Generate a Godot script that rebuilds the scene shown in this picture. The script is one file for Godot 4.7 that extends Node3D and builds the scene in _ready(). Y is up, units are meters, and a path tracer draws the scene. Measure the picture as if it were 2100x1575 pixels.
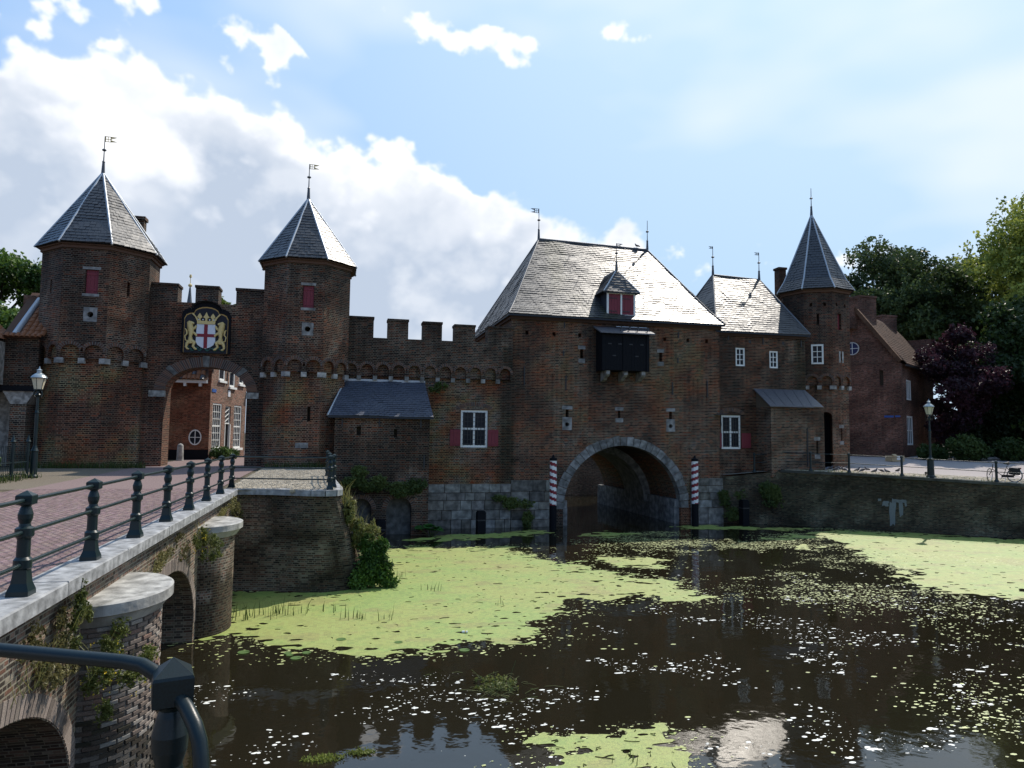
extends Node3D
# Medieval brick land-and-water gate on a canal, seen from the bank beside its arched bridge.
# x runs along the front of the gate, -z along the bridge towards it, y = 0 is the kerb of the bridge.

const WATER := -3.1
const UPV := Vector3(0, 1, 0)
const WHITE := Color(1, 1, 1)
var M := {}
var rng := RandomNumberGenerator.new()
var nz := FastNoiseLite.new()
var fine := FastNoiseLite.new()
var taken := {}
var sun_dir := Vector3(0.47, 0.785, -0.405).normalized()


# ---------------------------------------------------------------- geometry
class Geo:
	var p := PackedVector3Array()
	var n := PackedVector3Array()
	var uv := PackedVector2Array()
	var c := PackedColorArray()

	func tri(a: Vector3, b: Vector3, d: Vector3, col := Color(1, 1, 1), ua := Vector2.ZERO, ub := Vector2.ZERO, ud := Vector2.ZERO) -> void:
		var m := (b - a).cross(d - a)
		if m.length_squared() < 1e-14:
			return
		m = m.normalized()
		p.append_array(PackedVector3Array([a, d, b]))
		n.append_array(PackedVector3Array([m, m, m]))
		uv.append_array(PackedVector2Array([ua, ud, ub]))
		c.append_array(PackedColorArray([col, col, col]))

	func quad(a: Vector3, b: Vector3, d: Vector3, e: Vector3, col := Color(1, 1, 1)) -> void:
		tri(a, b, d, col)
		tri(a, d, e, col)

	# corners run counter-clockwise seen from outside; a colour and a uv for each
	func quadc(q: Array, cols: Array, uvs: Array) -> void:
		var m: Vector3 = (q[1] - q[0]).cross(q[2] - q[0])
		if m.length_squared() < 1e-14:
			m = (q[2] - q[0]).cross(q[3] - q[0])
		if m.length_squared() < 1e-14:
			return
		m = m.normalized()
		for k in [0, 2, 1, 0, 3, 2]:
			p.append(q[k])
			n.append(m)
			uv.append(uvs[k])
			c.append(cols[k])

	func smooth(q: Array, ns: Array, col: Color) -> void:
		for k in [0, 2, 1, 0, 3, 2]:
			p.append(q[k])
			n.append(ns[k])
			uv.append(Vector2.ZERO)
			c.append(col)

	func box(at: Vector3, size: Vector3, b := Basis.IDENTITY, col := Color(1, 1, 1)) -> void:
		var x := b.x * size.x * 0.5
		var y := b.y * size.y * 0.5
		var z := b.z * size.z * 0.5
		quad(at - x - y + z, at + x - y + z, at + x + y + z, at - x + y + z, col)
		quad(at + x - y - z, at - x - y - z, at - x + y - z, at + x + y - z, col)
		quad(at + x - y + z, at + x - y - z, at + x + y - z, at + x + y + z, col)
		quad(at - x - y - z, at - x - y + z, at - x + y + z, at - x + y - z, col)
		quad(at - x + y + z, at + x + y + z, at + x + y - z, at - x + y - z, col)
		quad(at - x - y - z, at + x - y - z, at + x - y + z, at - x - y + z, col)

	func vtube(pts: Array, rad: Array, seg := 8, col := Color(1, 1, 1)) -> void:
		var rings := []
		var nrm := []
		var side := Vector3.ZERO
		for i in pts.size():
			var t: Vector3 = (pts[mini(i + 1, pts.size() - 1)] - pts[maxi(i - 1, 0)]).normalized()
			if side == Vector3.ZERO:
				side = t.cross(Vector3(0, 1, 0) if absf(t.y) < 0.9 else Vector3(1, 0, 0)).normalized()
			side = (side - t * side.dot(t)).normalized()
			var up := side.cross(t)
			var ring := []
			var rn := []
			for k in seg:
				var a := TAU * k / seg
				var d := side * cos(a) + up * sin(a)
				ring.append(pts[i] + d * rad[i])
				rn.append(d)
			rings.append(ring)
			nrm.append(rn)
		for i in pts.size() - 1:
			for k in seg:
				var j := (k + 1) % seg
				smooth([rings[i][j], rings[i][k], rings[i + 1][k], rings[i + 1][j]], [nrm[i][j], nrm[i][k], nrm[i + 1][k], nrm[i + 1][j]], col)
		var last: int = pts.size() - 1
		for k in seg:
			var j := (k + 1) % seg
			tri(pts[0], rings[0][k], rings[0][j], col)
			tri(pts[last], rings[last][j], rings[last][k], col)

	func tube(pts: Array, r: float, seg := 8, col := Color(1, 1, 1)) -> void:
		var rr := []
		for q in pts:
			rr.append(r)
		vtube(pts, rr, seg, col)

	# profile of Vector2(radius, height), bottom to top
	func lathe(at: Vector3, prof: Array, seg := 16, col := Color(1, 1, 1), flat := false, turn := 0.0) -> void:
		for i in prof.size() - 1:
			var a: Vector2 = prof[i]
			var b: Vector2 = prof[i + 1]
			var sl := Vector2(b.y - a.y, a.x - b.x)
			if sl.length() < 1e-9:
				continue
			sl = sl.normalized()
			for k in seg:
				var t0 := TAU * k / seg + turn
				var t1 := TAU * (k + 1) / seg + turn
				var d0 := Vector3(sin(t0), 0, cos(t0))
				var d1 := Vector3(sin(t1), 0, cos(t1))
				var q := [at + d0 * a.x + UPV * a.y, at + d1 * a.x + UPV * a.y, at + d1 * b.x + UPV * b.y, at + d0 * b.x + UPV * b.y]
				if flat:
					quad(q[0], q[1], q[2], q[3], col)
				else:
					var n0 := d0 * sl.x + UPV * sl.y
					var n1 := d1 * sl.x + UPV * sl.y
					smooth(q, [n0, n1, n1, n0], col)

	# outline (u, y), counter-clockwise seen from outside, from n0 to n1 along the normal; back left open
	func slab(o: Vector3, u: Vector3, pts: PackedVector2Array, n0: float, n1: float, col := Color(1, 1, 1), back := false) -> void:
		var w := u.cross(UPV)
		var idx := Geometry2D.triangulate_polygon(pts)
		var f := func(q: Vector2, d: float) -> Vector3: return o + u * q.x + UPV * q.y + w * d
		for i in range(0, idx.size(), 3):
			var a := pts[idx[i]]
			var b := pts[idx[i + 1]]
			var d := pts[idx[i + 2]]
			if (b - a).cross(d - a) < 0:
				var t := b
				b = d
				d = t
			tri(f.call(a, n1), f.call(b, n1), f.call(d, n1), col, a, b, d)
			if back:
				tri(f.call(a, n0), f.call(d, n0), f.call(b, n0), col, a, d, b)
		for i in pts.size():
			var a := pts[i]
			var b := pts[(i + 1) % pts.size()]
			quad(f.call(a, n0), f.call(b, n0), f.call(b, n1), f.call(a, n1), col)

	func mesh(m: Material) -> ArrayMesh:
		var arr := []
		arr.resize(Mesh.ARRAY_MAX)
		arr[Mesh.ARRAY_VERTEX] = p
		arr[Mesh.ARRAY_NORMAL] = n
		arr[Mesh.ARRAY_TEX_UV] = uv
		arr[Mesh.ARRAY_COLOR] = c
		var am := ArrayMesh.new()
		am.add_surface_from_arrays(Mesh.PRIMITIVE_TRIANGLES, arr)
		am.surface_set_material(0, m)
		return am


# ---------------------------------------------------------------- scene tree
func numbered(called: String) -> String:
	taken[called] = taken.get(called, -1) + 1
	return called if taken[called] == 0 else "%s_%03d" % [called, taken[called]]

func thing(called: String, label: String, category: String, at := Vector3.ZERO, group := "") -> Node3D:
	var o := Node3D.new()
	o.name = numbered(called)
	add_child(o)
	o.position = at
	tag(o, label, category, group)
	return o

func tag(o: Node, label: String, category: String, group := "", kind := "") -> void:
	if label: o.set_meta("label", label)
	if category: o.set_meta("category", category)
	if group: o.set_meta("group", group)
	if kind: o.set_meta("kind", kind)

func origin_of(o: Node) -> Vector3:
	var at := Vector3.ZERO
	while o != self and o is Node3D:
		at += (o as Node3D).position
		o = o.get_parent()
	return at

# geometry given in world coordinates under a parent that is only moved
func put(g: Geo, called: String, m: Material, parent: Node = self, kind := "") -> MeshInstance3D:
	var o := MeshInstance3D.new()
	o.name = called if parent != self else numbered(called)
	o.mesh = g.mesh(m)
	parent.add_child(o, true)
	if parent != self:
		o.position = -origin_of(parent)
	if kind: o.set_meta("kind", kind)
	return o

# geometry given in the parent's own axes
func own(g: Geo, called: String, m: Material, parent: Node) -> MeshInstance3D:
	var o := MeshInstance3D.new()
	o.name = called
	o.mesh = g.mesh(m)
	parent.add_child(o, true)
	return o

func shared(mesh: Mesh, called: String, xf: Transform3D, parent: Node) -> MeshInstance3D:
	var o := MeshInstance3D.new()
	o.name = called
	o.mesh = mesh
	parent.add_child(o, true)
	o.transform = Transform3D(xf.basis, xf.origin - origin_of(parent))
	return o

func many(mesh: Mesh, xfs: Array, cols: Array, called: String, parent: Node, kind := "stuff") -> MultiMeshInstance3D:
	var mm := MultiMesh.new()
	mm.transform_format = MultiMesh.TRANSFORM_3D
	mm.use_colors = true
	mm.mesh = mesh
	mm.instance_count = xfs.size()
	for i in xfs.size():
		mm.set_instance_transform(i, xfs[i])
		mm.set_instance_color(i, cols[i])
	var o := MultiMeshInstance3D.new()
	o.multimesh = mm
	o.name = called if parent != self else numbered(called)
	parent.add_child(o, true)
	if parent != self:
		o.position = -origin_of(parent)
	if kind: o.set_meta("kind", kind)
	return o

func copy(o: Node3D, label := "") -> Node3D:
	var r: Node3D = o.duplicate()
	r.name = numbered(String(o.name).trim_suffix("_000"))
	add_child(r)
	if label: r.set_meta("label", label)
	return r


# ---------------------------------------------------------------- materials
func lin(r: float, g: float, b: float) -> Color:
	return Color(r, g, b).linear_to_srgb()

func mat(col: Color, rough := 0.8, spec := 0.5, metal := 0.0) -> StandardMaterial3D:
	var m := StandardMaterial3D.new()
	m.albedo_color = col.linear_to_srgb()
	m.roughness = rough
	m.metallic_specular = spec
	m.metallic = metal
	m.vertex_color_use_as_albedo = true
	return m

func noise_tex(freq: float, lo: Color, hi: Color, size := 512, octaves := 4, sd := 3, normal := false) -> NoiseTexture2D:
	var f := FastNoiseLite.new()
	f.seed = sd
	f.frequency = freq
	f.fractal_octaves = octaves
	var t := NoiseTexture2D.new()
	t.width = size
	t.height = size
	t.seamless = true
	t.noise = f
	if normal:
		t.as_normal_map = true
		t.bump_strength = 6.0
	else:
		var g := Gradient.new()
		g.set_color(0, lo)
		g.set_color(1, hi)
		t.color_ramp = g
	return t

func grained(m: StandardMaterial3D, scale: float, freq := 0.02, lo := 0.7, bump := 0.4, sd := 3) -> StandardMaterial3D:
	m.albedo_texture = noise_tex(freq, Color(lo, lo, lo), Color(1, 1, 1), 512, 5, sd)
	m.normal_enabled = true
	m.normal_texture = noise_tex(freq * 2.0, WHITE, WHITE, 512, 4, sd + 1, true)
	m.normal_scale = bump
	m.uv1_triplanar = true
	m.uv1_world_triplanar = true
	m.uv1_scale = Vector3.ONE * scale
	return m

# a sheet of bricks: cols x rows bricks in a square picture
func brick_material(cols: int, rows: int, metres: float, palette: Array, mortar: Color, sd: int, joint := 4) -> StandardMaterial3D:
	var r := RandomNumberGenerator.new()
	r.seed = sd
	var S := 2048
	var im := Image.create(S, S, false, Image.FORMAT_RGB8)
	var hm := Image.create(S, S, false, Image.FORMAT_L8)
	im.fill(mortar)
	hm.fill(Color(0.2, 0.2, 0.2))
	var bw := float(S) / cols
	var bh := float(S) / rows
	for y in rows:
		for x in S / 7:
			im.set_pixel(r.randi() % S, int(y * bh) + r.randi() % int(bh), mortar.darkened(r.randf() * 0.5))
		var headers := y % 2 == 1
		var n := cols * (2 if headers else 1)
		var w := bw * (0.5 if headers else 1.0)
		var off := bw * 0.25 if headers else 0.0
		for x in n:
			var col: Color = palette[r.randi() % palette.size()]
			col = col.lightened(r.randf() * 0.12) if r.randf() < 0.5 else col.darkened(r.randf() * 0.3)
			var x0 := int(x * w + off) + joint / 2 + r.randi() % 2
			var y0 := int(y * bh) + joint / 2 + r.randi() % 2
			var ww := int(w) - joint - r.randi() % 2
			var hh := int(bh) - joint - r.randi() % 3
			var hgt := 0.7 + r.randf() * 0.3
			var rect := Rect2i(x0 % S, y0, ww, hh)
			im.fill_rect(rect, col)
			hm.fill_rect(rect, Color(hgt, hgt, hgt))
			if rect.end.x > S:
				im.fill_rect(Rect2i(0, y0, rect.end.x - S, hh), col)
				hm.fill_rect(Rect2i(0, y0, rect.end.x - S, hh), Color(hgt, hgt, hgt))
			for k in 5:
				var sx := rect.position.x + r.randi() % maxi(1, ww - 8)
				var sy := rect.position.y + r.randi() % maxi(1, hh - 3)
				im.fill_rect(Rect2i(sx, sy, 3 + r.randi() % 9, 2 + r.randi() % 4), col.darkened(r.randf() * 0.25) if k % 2 else col.lightened(r.randf() * 0.12))
	var nm: Image = hm.duplicate()
	nm.convert(Image.FORMAT_RGBA8)
	nm.bump_map_to_normal_map(3.0)
	var m := mat(WHITE, 0.9, 0.3)
	m.albedo_texture = ImageTexture.create_from_image(im)
	m.normal_enabled = true
	m.normal_texture = ImageTexture.create_from_image(nm)
	m.normal_scale = 0.8
	m.uv1_scale = Vector3(1.0 / metres, 1.0 / metres, 1)
	return m

func c8(r: int, g: int, b: int) -> Color:
	return Color8(r, g, b)

func make_materials() -> void:
	var pal := [c8(92, 52, 38), c8(70, 46, 38), c8(48, 37, 35), c8(112, 60, 38), c8(38, 33, 34), c8(80, 62, 53), c8(62, 41, 34), c8(98, 70, 56)]
	M.brick = brick_material(32, 100, 8.8, pal, c8(132, 124, 110), 11, 5)
	var pal2 := [c8(134, 92, 76), c8(118, 82, 70), c8(104, 74, 64), c8(144, 100, 82), c8(124, 76, 62)]
	M.brick_house = brick_material(30, 100, 6.3, pal2, c8(142, 132, 118), 23, 3)
	var pal3 := [c8(112, 92, 80), c8(96, 80, 72), c8(84, 74, 68), c8(128, 104, 90), c8(110, 80, 68), c8(132, 122, 108), c8(72, 64, 58)]
	M.brick_old = brick_material(30, 100, 6.1, pal3, c8(138, 132, 120), 37, 4)
	M.stone = grained(mat(Color(0.36, 0.355, 0.34), 0.85, 0.3), 0.5, 0.008, 0.55, 0.3, 5)
	M.stone_pale = grained(mat(Color(0.52, 0.51, 0.48), 0.8, 0.35), 0.55, 0.01, 0.55, 0.4, 6)
	M.kerb = grained(mat(Color(0.42, 0.425, 0.43), 0.75, 0.4), 0.6, 0.012, 0.58, 0.3, 7)
	M.slate = mat(Color(0.034, 0.037, 0.044), 0.44, 0.45)
	M.slate.clearcoat_enabled = true
	M.slate.clearcoat = 0.1
	M.slate.clearcoat_roughness = 0.42
	M.slate_dark = mat(Color(0.03, 0.034, 0.042), 0.6, 0.3)
	M.lead = grained(mat(Color(0.09, 0.1, 0.115), 0.5, 0.5), 1.2, 0.02, 0.75, 0.3, 8)
	M.lead_pale = mat(Color(0.36, 0.39, 0.42), 0.4, 0.5, 0.2)
	M.zinc = grained(mat(Color(0.17, 0.17, 0.19), 0.42, 0.5, 0.3), 0.9, 0.02, 0.6, 0.2, 9)
	M.red = grained(mat(Color(0.22, 0.03, 0.045), 0.5, 0.4), 2.0, 0.02, 0.8, 0.15, 10)
	M.white = mat(Color(0.72, 0.72, 0.69), 0.45, 0.5)
	M.black_wood = grained(mat(Color(0.014, 0.015, 0.019), 0.6, 0.2), 1.5, 0.02, 0.6, 0.3, 12)
	M.iron = mat(Color(0.02, 0.02, 0.022), 0.55, 0.5)
	M.railing = mat(Color(0.008, 0.019, 0.021), 0.34, 0.4)
	M.railing_near = grained(mat(Color(0.008, 0.02, 0.024), 0.36, 0.4), 6.0, 0.03, 0.65, 0.1, 13)
	M.gold = mat(Color(0.6, 0.45, 0.18), 0.45, 0.5)
	M.gold_dark = mat(Color(0.38, 0.22, 0.05), 0.5, 0.5)
	M.navy = mat(Color(0.012, 0.012, 0.018), 0.6, 0.4)
	M.vine_paint = mat(Color(0.02, 0.07, 0.06), 0.6, 0.4)
	M.cross = mat(Color(0.2, 0.015, 0.025), 0.5, 0.4)
	M.shield = mat(Color(0.62, 0.64, 0.68), 0.5, 0.4)
	M.plaster = grained(mat(Color(0.5, 0.47, 0.42), 0.9, 0.3), 0.5, 0.012, 0.5, 0.4, 14)
	M.tile = grained(mat(Color(0.36, 0.14, 0.06), 0.7, 0.35), 3.0, 0.03, 0.6, 0.3, 15)
	M.tile_brown = grained(mat(Color(0.15, 0.075, 0.045), 0.75, 0.35), 3.0, 0.03, 0.6, 0.3, 16)
	M.tile_black = mat(Color(0.035, 0.03, 0.035), 0.4, 0.5)
	M.cobble = grained(mat(Color(0.62, 0.54, 0.43), 0.85, 0.3), 3.0, 0.03, 0.6, 0.4, 17)
	M.paver = grained(mat(Color(0.27, 0.195, 0.188), 0.85, 0.3), 4.0, 0.03, 0.7, 0.3, 18)
	M.sand = grained(mat(Color(0.26, 0.22, 0.17), 0.95, 0.2), 1.5, 0.04, 0.6, 0.5, 19)
	M.ground = grained(mat(Color(0.2, 0.17, 0.12), 0.95, 0.2), 0.6, 0.02, 0.5, 0.5, 20)
	M.road = grained(mat(Color(0.27, 0.2, 0.19), 0.9, 0.2), 0.9, 0.03, 0.75, 0.3, 21)
	M.road_pale = grained(mat(Color(0.48, 0.43, 0.41), 0.9, 0.2), 0.9, 0.03, 0.75, 0.3, 51)
	M.sand_pale = grained(mat(Color(0.4, 0.37, 0.3), 0.95, 0.2), 1.5, 0.04, 0.6, 0.5, 52)
	M.wet = grained(mat(Color(0.05, 0.05, 0.042), 0.75, 0.4), 0.5, 0.015, 0.35, 0.6, 22)
	M.bark = grained(mat(Color(0.05, 0.042, 0.034), 0.9, 0.2), 1.5, 0.02, 0.5, 0.8, 23)
	M.pigeon = mat(Color(0.09, 0.095, 0.115), 0.6, 0.4)
	M.rubber = mat(Color(0.012, 0.012, 0.013), 0.6, 0.4)
	M.chrome = mat(Color(0.6, 0.6, 0.62), 0.2, 0.5, 0.9)
	M.lamp_light = mat(Color(0.62, 0.56, 0.4), 0.35, 0.5)
	M.blue = mat(Color(0.03, 0.09, 0.3), 0.4, 0.5)
	M.card = mat(Color(0.45, 0.34, 0.2), 0.8, 0.3)
	M.foam = mat(Color(0.75, 0.75, 0.7), 0.6, 0.4)
	M.duckweed = grained(mat(Color(0.38, 0.445, 0.1), 0.58, 0.6), 1.3, 0.05, 0.66, 0.5, 24)
	M.weed = mat(Color(0.34, 0.37, 0.15), 0.58, 0.6)
	M.moss = mat(WHITE, 0.95, 0.2)
	var w := mat(Color(0.013, 0.011, 0.006), 0.04, 0.5)
	w.normal_enabled = true
	w.normal_texture = noise_tex(0.01, WHITE, WHITE, 512, 4, 31, true)
	w.normal_scale = 0.05
	w.uv1_triplanar = true
	w.uv1_world_triplanar = true
	w.uv1_scale = Vector3.ONE * 0.25
	M.water = w
	var gl := mat(Color(0.02, 0.024, 0.032), 0.05, 0.6)
	M.glass = gl
	gl.metallic_specular = 0.2
	var leaf := mat(WHITE, 0.5, 0.4)
	leaf.backlight_enabled = true
	leaf.backlight = Color(0.85, 0.85, 0.85)
	leaf.cull_mode = BaseMaterial3D.CULL_DISABLED
	M.leaf = leaf


# ---------------------------------------------------------------- walls
func tint(at: Vector3, st: Dictionary) -> Color:
	var a := nz.get_noise_3d(at.x * 16.0, at.y * 16.0, at.z * 16.0)
	var b := nz.get_noise_3d(at.x * 62.0 + 70.0, at.y * 90.0, at.z * 62.0)
	var col: Color = st.a
	col = col.lerp(st.b, clampf(0.5 + a * 2.2 + b * 0.9 + st.get("bias", 0.0), 0, 1))
	var cell := fine.get_noise_3d(floorf((at.x + at.z) / 1.7) * 517.0, floorf(at.y / 0.95 + at.x * 0.13) * 331.0, 9.0)
	col *= 1.0 + clampf(cell * 0.9, -0.28, 0.3)   # patches mended in another batch of bricks
	if st.has("rebuilt") and at.y > st.rebuilt_y:   # top courses rebuilt in other, greyer bricks
		col = st.rebuilt
	if st.has("pale"): # lime and salt bloom in patches
		col = col.lerp(st.pale, clampf((nz.get_noise_3d(at.x * 30.0 + 300.0, at.y * 30.0, at.z * 30.0) + b * 0.6) * 2.6 - 0.3, 0, 0.85))
	if st.has("tide") and at.y < st.tide + a * 0.9 + b * 0.7:   # blackened below the old high-water mark, with lime flakes
		col = Color(0.34, 0.32, 0.27) if b < 0.32 else Color(1.9, 1.9, 1.85)
	for d in st.get("drips", []):   # green-black algae below a leaking gutter
		var w: float = 1.0 - absf(at.x - d[0] + a * 0.25) / d[1]
		if w > 0.0 and at.y < d[3] + a and at.y > d[2] + a:
			col = col.lerp(Color(0.24, 0.26, 0.2), clampf(w * 2.2 + b * 0.8, 0, 0.9))
	var soot := clampf((nz.get_noise_3d(at.x * 24.0 - 500.0, at.y * 12.0, at.z * 24.0) + b * 0.5) * 3.2 - st.get("soot", 0.45), 0, 0.85)
	return (col * (1.0 + b * 0.75)).lerp(Color(0.32, 0.31, 0.3), soot)

func rect_hole(u0: float, y0: float, u1: float, y1: float, d: float) -> Dictionary:
	return {"p": PackedVector2Array([Vector2(u0, y0), Vector2(u1, y0), Vector2(u1, y1), Vector2(u0, y1)]), "d": d}

func arch_hole(uc: float, half: float, y0: float, ys: float, rise: float, d: float, n := 12) -> Dictionary:
	var q := PackedVector2Array([Vector2(uc - half, y0), Vector2(uc + half, y0)])
	for i in n + 1:
		var a := PI * i / n
		q.append(Vector2(uc + cos(a) * half, ys + sin(a) * rise))
	return {"p": q, "d": d}

func span_at(q: PackedVector2Array, x: float) -> Vector2:
	var lo := INF
	var hi := -INF
	for i in q.size():
		var a := q[i]
		var b := q[(i + 1) % q.size()]
		if (a.x <= x and b.x >= x) or (b.x <= x and a.x >= x):
			if absf(a.x - b.x) < 1e-6:
				continue
			var y := lerpf(a.y, b.y, (x - a.x) / (b.x - a.x))
			lo = minf(lo, y)
			hi = maxf(hi, y)
	return Vector2(lo, hi)

# a brick wall: from o along u, w wide, from height y0 to y1, with holes that have reveals
func panel(g: Geo, o: Vector3, u: Vector3, w: float, y0: float, y1: float, holes: Array, st: Dictionary, step := 0.55) -> void:
	var nrm := u.cross(UPV)
	o.y = 0
	var xs := []
	for i in int(ceil(w / step)) + 1:
		xs.append(minf(i * step, w))
	for h in holes:
		for q in h.p:
			if q.x > 0 and q.x < w:
				xs.append(q.x)
	xs.sort()
	var uo := o.dot(u) + nrm.dot(Vector3(3.1, 0, 1.7)) * 2.0
	for i in xs.size() - 1:
		var xa: float = xs[i]
		var xb: float = xs[i + 1]
		if xb - xa < 0.002:
			continue
		var cuts := []
		for h in holes:
			var sa := span_at(h.p, lerpf(xa, xb, 0.002))
			var sb := span_at(h.p, lerpf(xa, xb, 0.998))
			if sa.x < INF and sb.x < INF:
				cuts.append([sa, sb])
		cuts.sort_custom(func(a, b): return a[0].x < b[0].x)
		var la := y0
		var lb := y0
		cuts.append([Vector2(y1, y1), Vector2(y1, y1)])
		for k in cuts:
			var ta: float = minf(k[0].x, y1)
			var tb: float = minf(k[1].x, y1)
			if ta - la > 0.002 or tb - lb > 0.002:
				var m := maxi(1, int(ceil(maxf(ta - la, tb - lb) / step)))
				for j in m:
					var q := []
					var cs := []
					var us := []
					for e in [[xa, lerpf(la, ta, float(j) / m)], [xb, lerpf(lb, tb, float(j) / m)], [xb, lerpf(lb, tb, float(j + 1) / m)], [xa, lerpf(la, ta, float(j + 1) / m)]]:
						var v: Vector3 = o + u * e[0] + UPV * e[1]
						q.append(v)
						cs.append(tint(v, st))
						us.append(Vector2(uo + e[0], -e[1]))
					g.quadc(q, cs, us)
			la = maxf(la, k[0].y)
			lb = maxf(lb, k[1].y)
	for h in holes:
		var q: PackedVector2Array = h.p
		for i in q.size():
			var a := q[i]
			var b := q[(i + 1) % q.size()]
			if a.distance_to(b) < 1e-4:
				continue
			var va := o + u * a.x + UPV * a.y
			var vb := o + u * b.x + UPV * b.y
			var back: Vector3 = -nrm * h.d
			var ca := tint(va, st)
			var cb := tint(vb, st)
			var ul := a.distance_to(b)
			g.quadc([vb, va, va + back, vb + back], [cb, ca, ca, cb], [Vector2(0, 0), Vector2(0, ul), Vector2(h.d, ul), Vector2(h.d, 0)])
		if q.size() == 4 and h.d < 0.7:   # closing face added against light leaking through the hole, coloured dark
			var b3 := []
			for e in q:
				b3.append(o + u * e.x + UPV * e.y - nrm * h.d)
			g.quad(b3[0], b3[1], b3[2], b3[3], Color(0.25, 0.24, 0.23))

# a plain block of brickwork with uv in metres on its sides
func brick_block(g: Geo, lo: Vector3, hi: Vector3, st: Dictionary, step := 0.6) -> void:
	panel(g, Vector3(lo.x, 0, hi.z), Vector3(1, 0, 0), hi.x - lo.x, lo.y, hi.y, [], st, step)
	panel(g, Vector3(hi.x, 0, hi.z), Vector3(0, 0, -1), hi.z - lo.z, lo.y, hi.y, [], st, step)
	panel(g, Vector3(hi.x, 0, lo.z), Vector3(-1, 0, 0), hi.x - lo.x, lo.y, hi.y, [], st, step)
	panel(g, Vector3(lo.x, 0, lo.z), Vector3(0, 0, 1), hi.z - lo.z, lo.y, hi.y, [], st, step)
	var q := [Vector3(lo.x, hi.y, hi.z), Vector3(hi.x, hi.y, hi.z), Vector3(hi.x, hi.y, lo.z), Vector3(lo.x, hi.y, lo.z)]
	var cs := []
	var us := []
	for v in q:
		cs.append(tint(v, st))
		us.append(Vector2(v.x, v.z))
	g.quadc(q, cs, us)

# row of little arches under an overhanging wall: the holes along its lower edge
func frieze(w: float, n: int, y0: float, ys: float, rise: float, d: float, leg := 0.2) -> Array:
	var out := []
	var pitch := w / n
	for i in n:
		out.append(arch_hole((i + 0.5) * pitch, (pitch - leg) * 0.5, y0 - 0.01, ys, rise, d, 8))
	return out

# wedge stones of an arch: each outline is (u, y)
func wedges(uc: float, yc: float, rx: float, ry: float, t: float, a0: float, a1: float, n: int, gap: float, jitter := 0.0) -> Array:
	var out := []
	for i in n:
		var p0 := lerpf(a0, a1, float(i) / n) + gap
		var p1 := lerpf(a0, a1, float(i + 1) / n) - gap
		var tt := t + (rng.randf() - 0.5) * jitter
		var q := PackedVector2Array()
		var m := 3
		for k in m + 1:
			var a := lerpf(p0, p1, float(k) / m)
			q.append(Vector2(uc + cos(a) * (rx + tt), yc + sin(a) * (ry + tt)))
		for k in m + 1:
			var a := lerpf(p1, p0, float(k) / m)
			q.append(Vector2(uc + cos(a) * rx, yc + sin(a) * ry))
		if Geometry2D.is_polygon_clockwise(q):
			q.reverse()
		out.append(q)
	return out

# ring of bricks on edge, bedded in paler mortar
func brick_ring(g: Geo, o: Vector3, u: Vector3, uc: float, yc: float, rx: float, ry: float, t: float, a0: float, a1: float, n: int, skip := []) -> void:
	for q in wedges(uc, yc, rx, ry, t, a0, a1, maxi(6, n / 3), 0.0):
		g.slab(o, u, q, -0.06, 0.006, Color(0.26, 0.245, 0.215))
	var ws := wedges(uc, yc, rx + 0.004, ry + 0.004, t - 0.008, a0, a1, n, 0.16 * (a1 - a0) / n, 0.02)
	for i in n:
		if not i in skip:
			g.slab(o, u, ws[i], -0.06, 0.016, [Color(0.2, 0.1, 0.07), Color(0.15, 0.085, 0.065), Color(0.24, 0.12, 0.075), Color(0.11, 0.075, 0.065)][rng.randi() % 4] * (0.8 + rng.randf() * 0.4))

func rectp(u0: float, y0: float, u1: float, y1: float) -> PackedVector2Array:
	return PackedVector2Array([Vector2(u0, y0), Vector2(u1, y0), Vector2(u1, y1), Vector2(u0, y1)])

# stone, plank or plate lying on a wall
func plate(parent: Node, called: String, m: Material, o: Vector3, u: Vector3, pts: PackedVector2Array, n0: float, n1: float, col := WHITE) -> MeshInstance3D:
	var g := Geo.new()
	g.slab(o, u, pts, n0, n1, col)
	return put(g, called, m, parent)

# slit with a stone above and below
func slit(parent: Node, o: Vector3, u: Vector3, uc: float, y0: float, y1: float, w: float, stone := 0.55) -> void:
	plate(parent, "lintel", M.stone, o, u, rectp(uc - stone * 0.5, y1 + 0.003, uc + stone * 0.5, y1 + 0.2), -0.1, 0.012)
	plate(parent, "sill_stone", M.stone, o, u, rectp(uc - stone * 0.45, y0 - 0.24, uc + stone * 0.45, y0 - 0.003), -0.1, 0.012)

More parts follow.
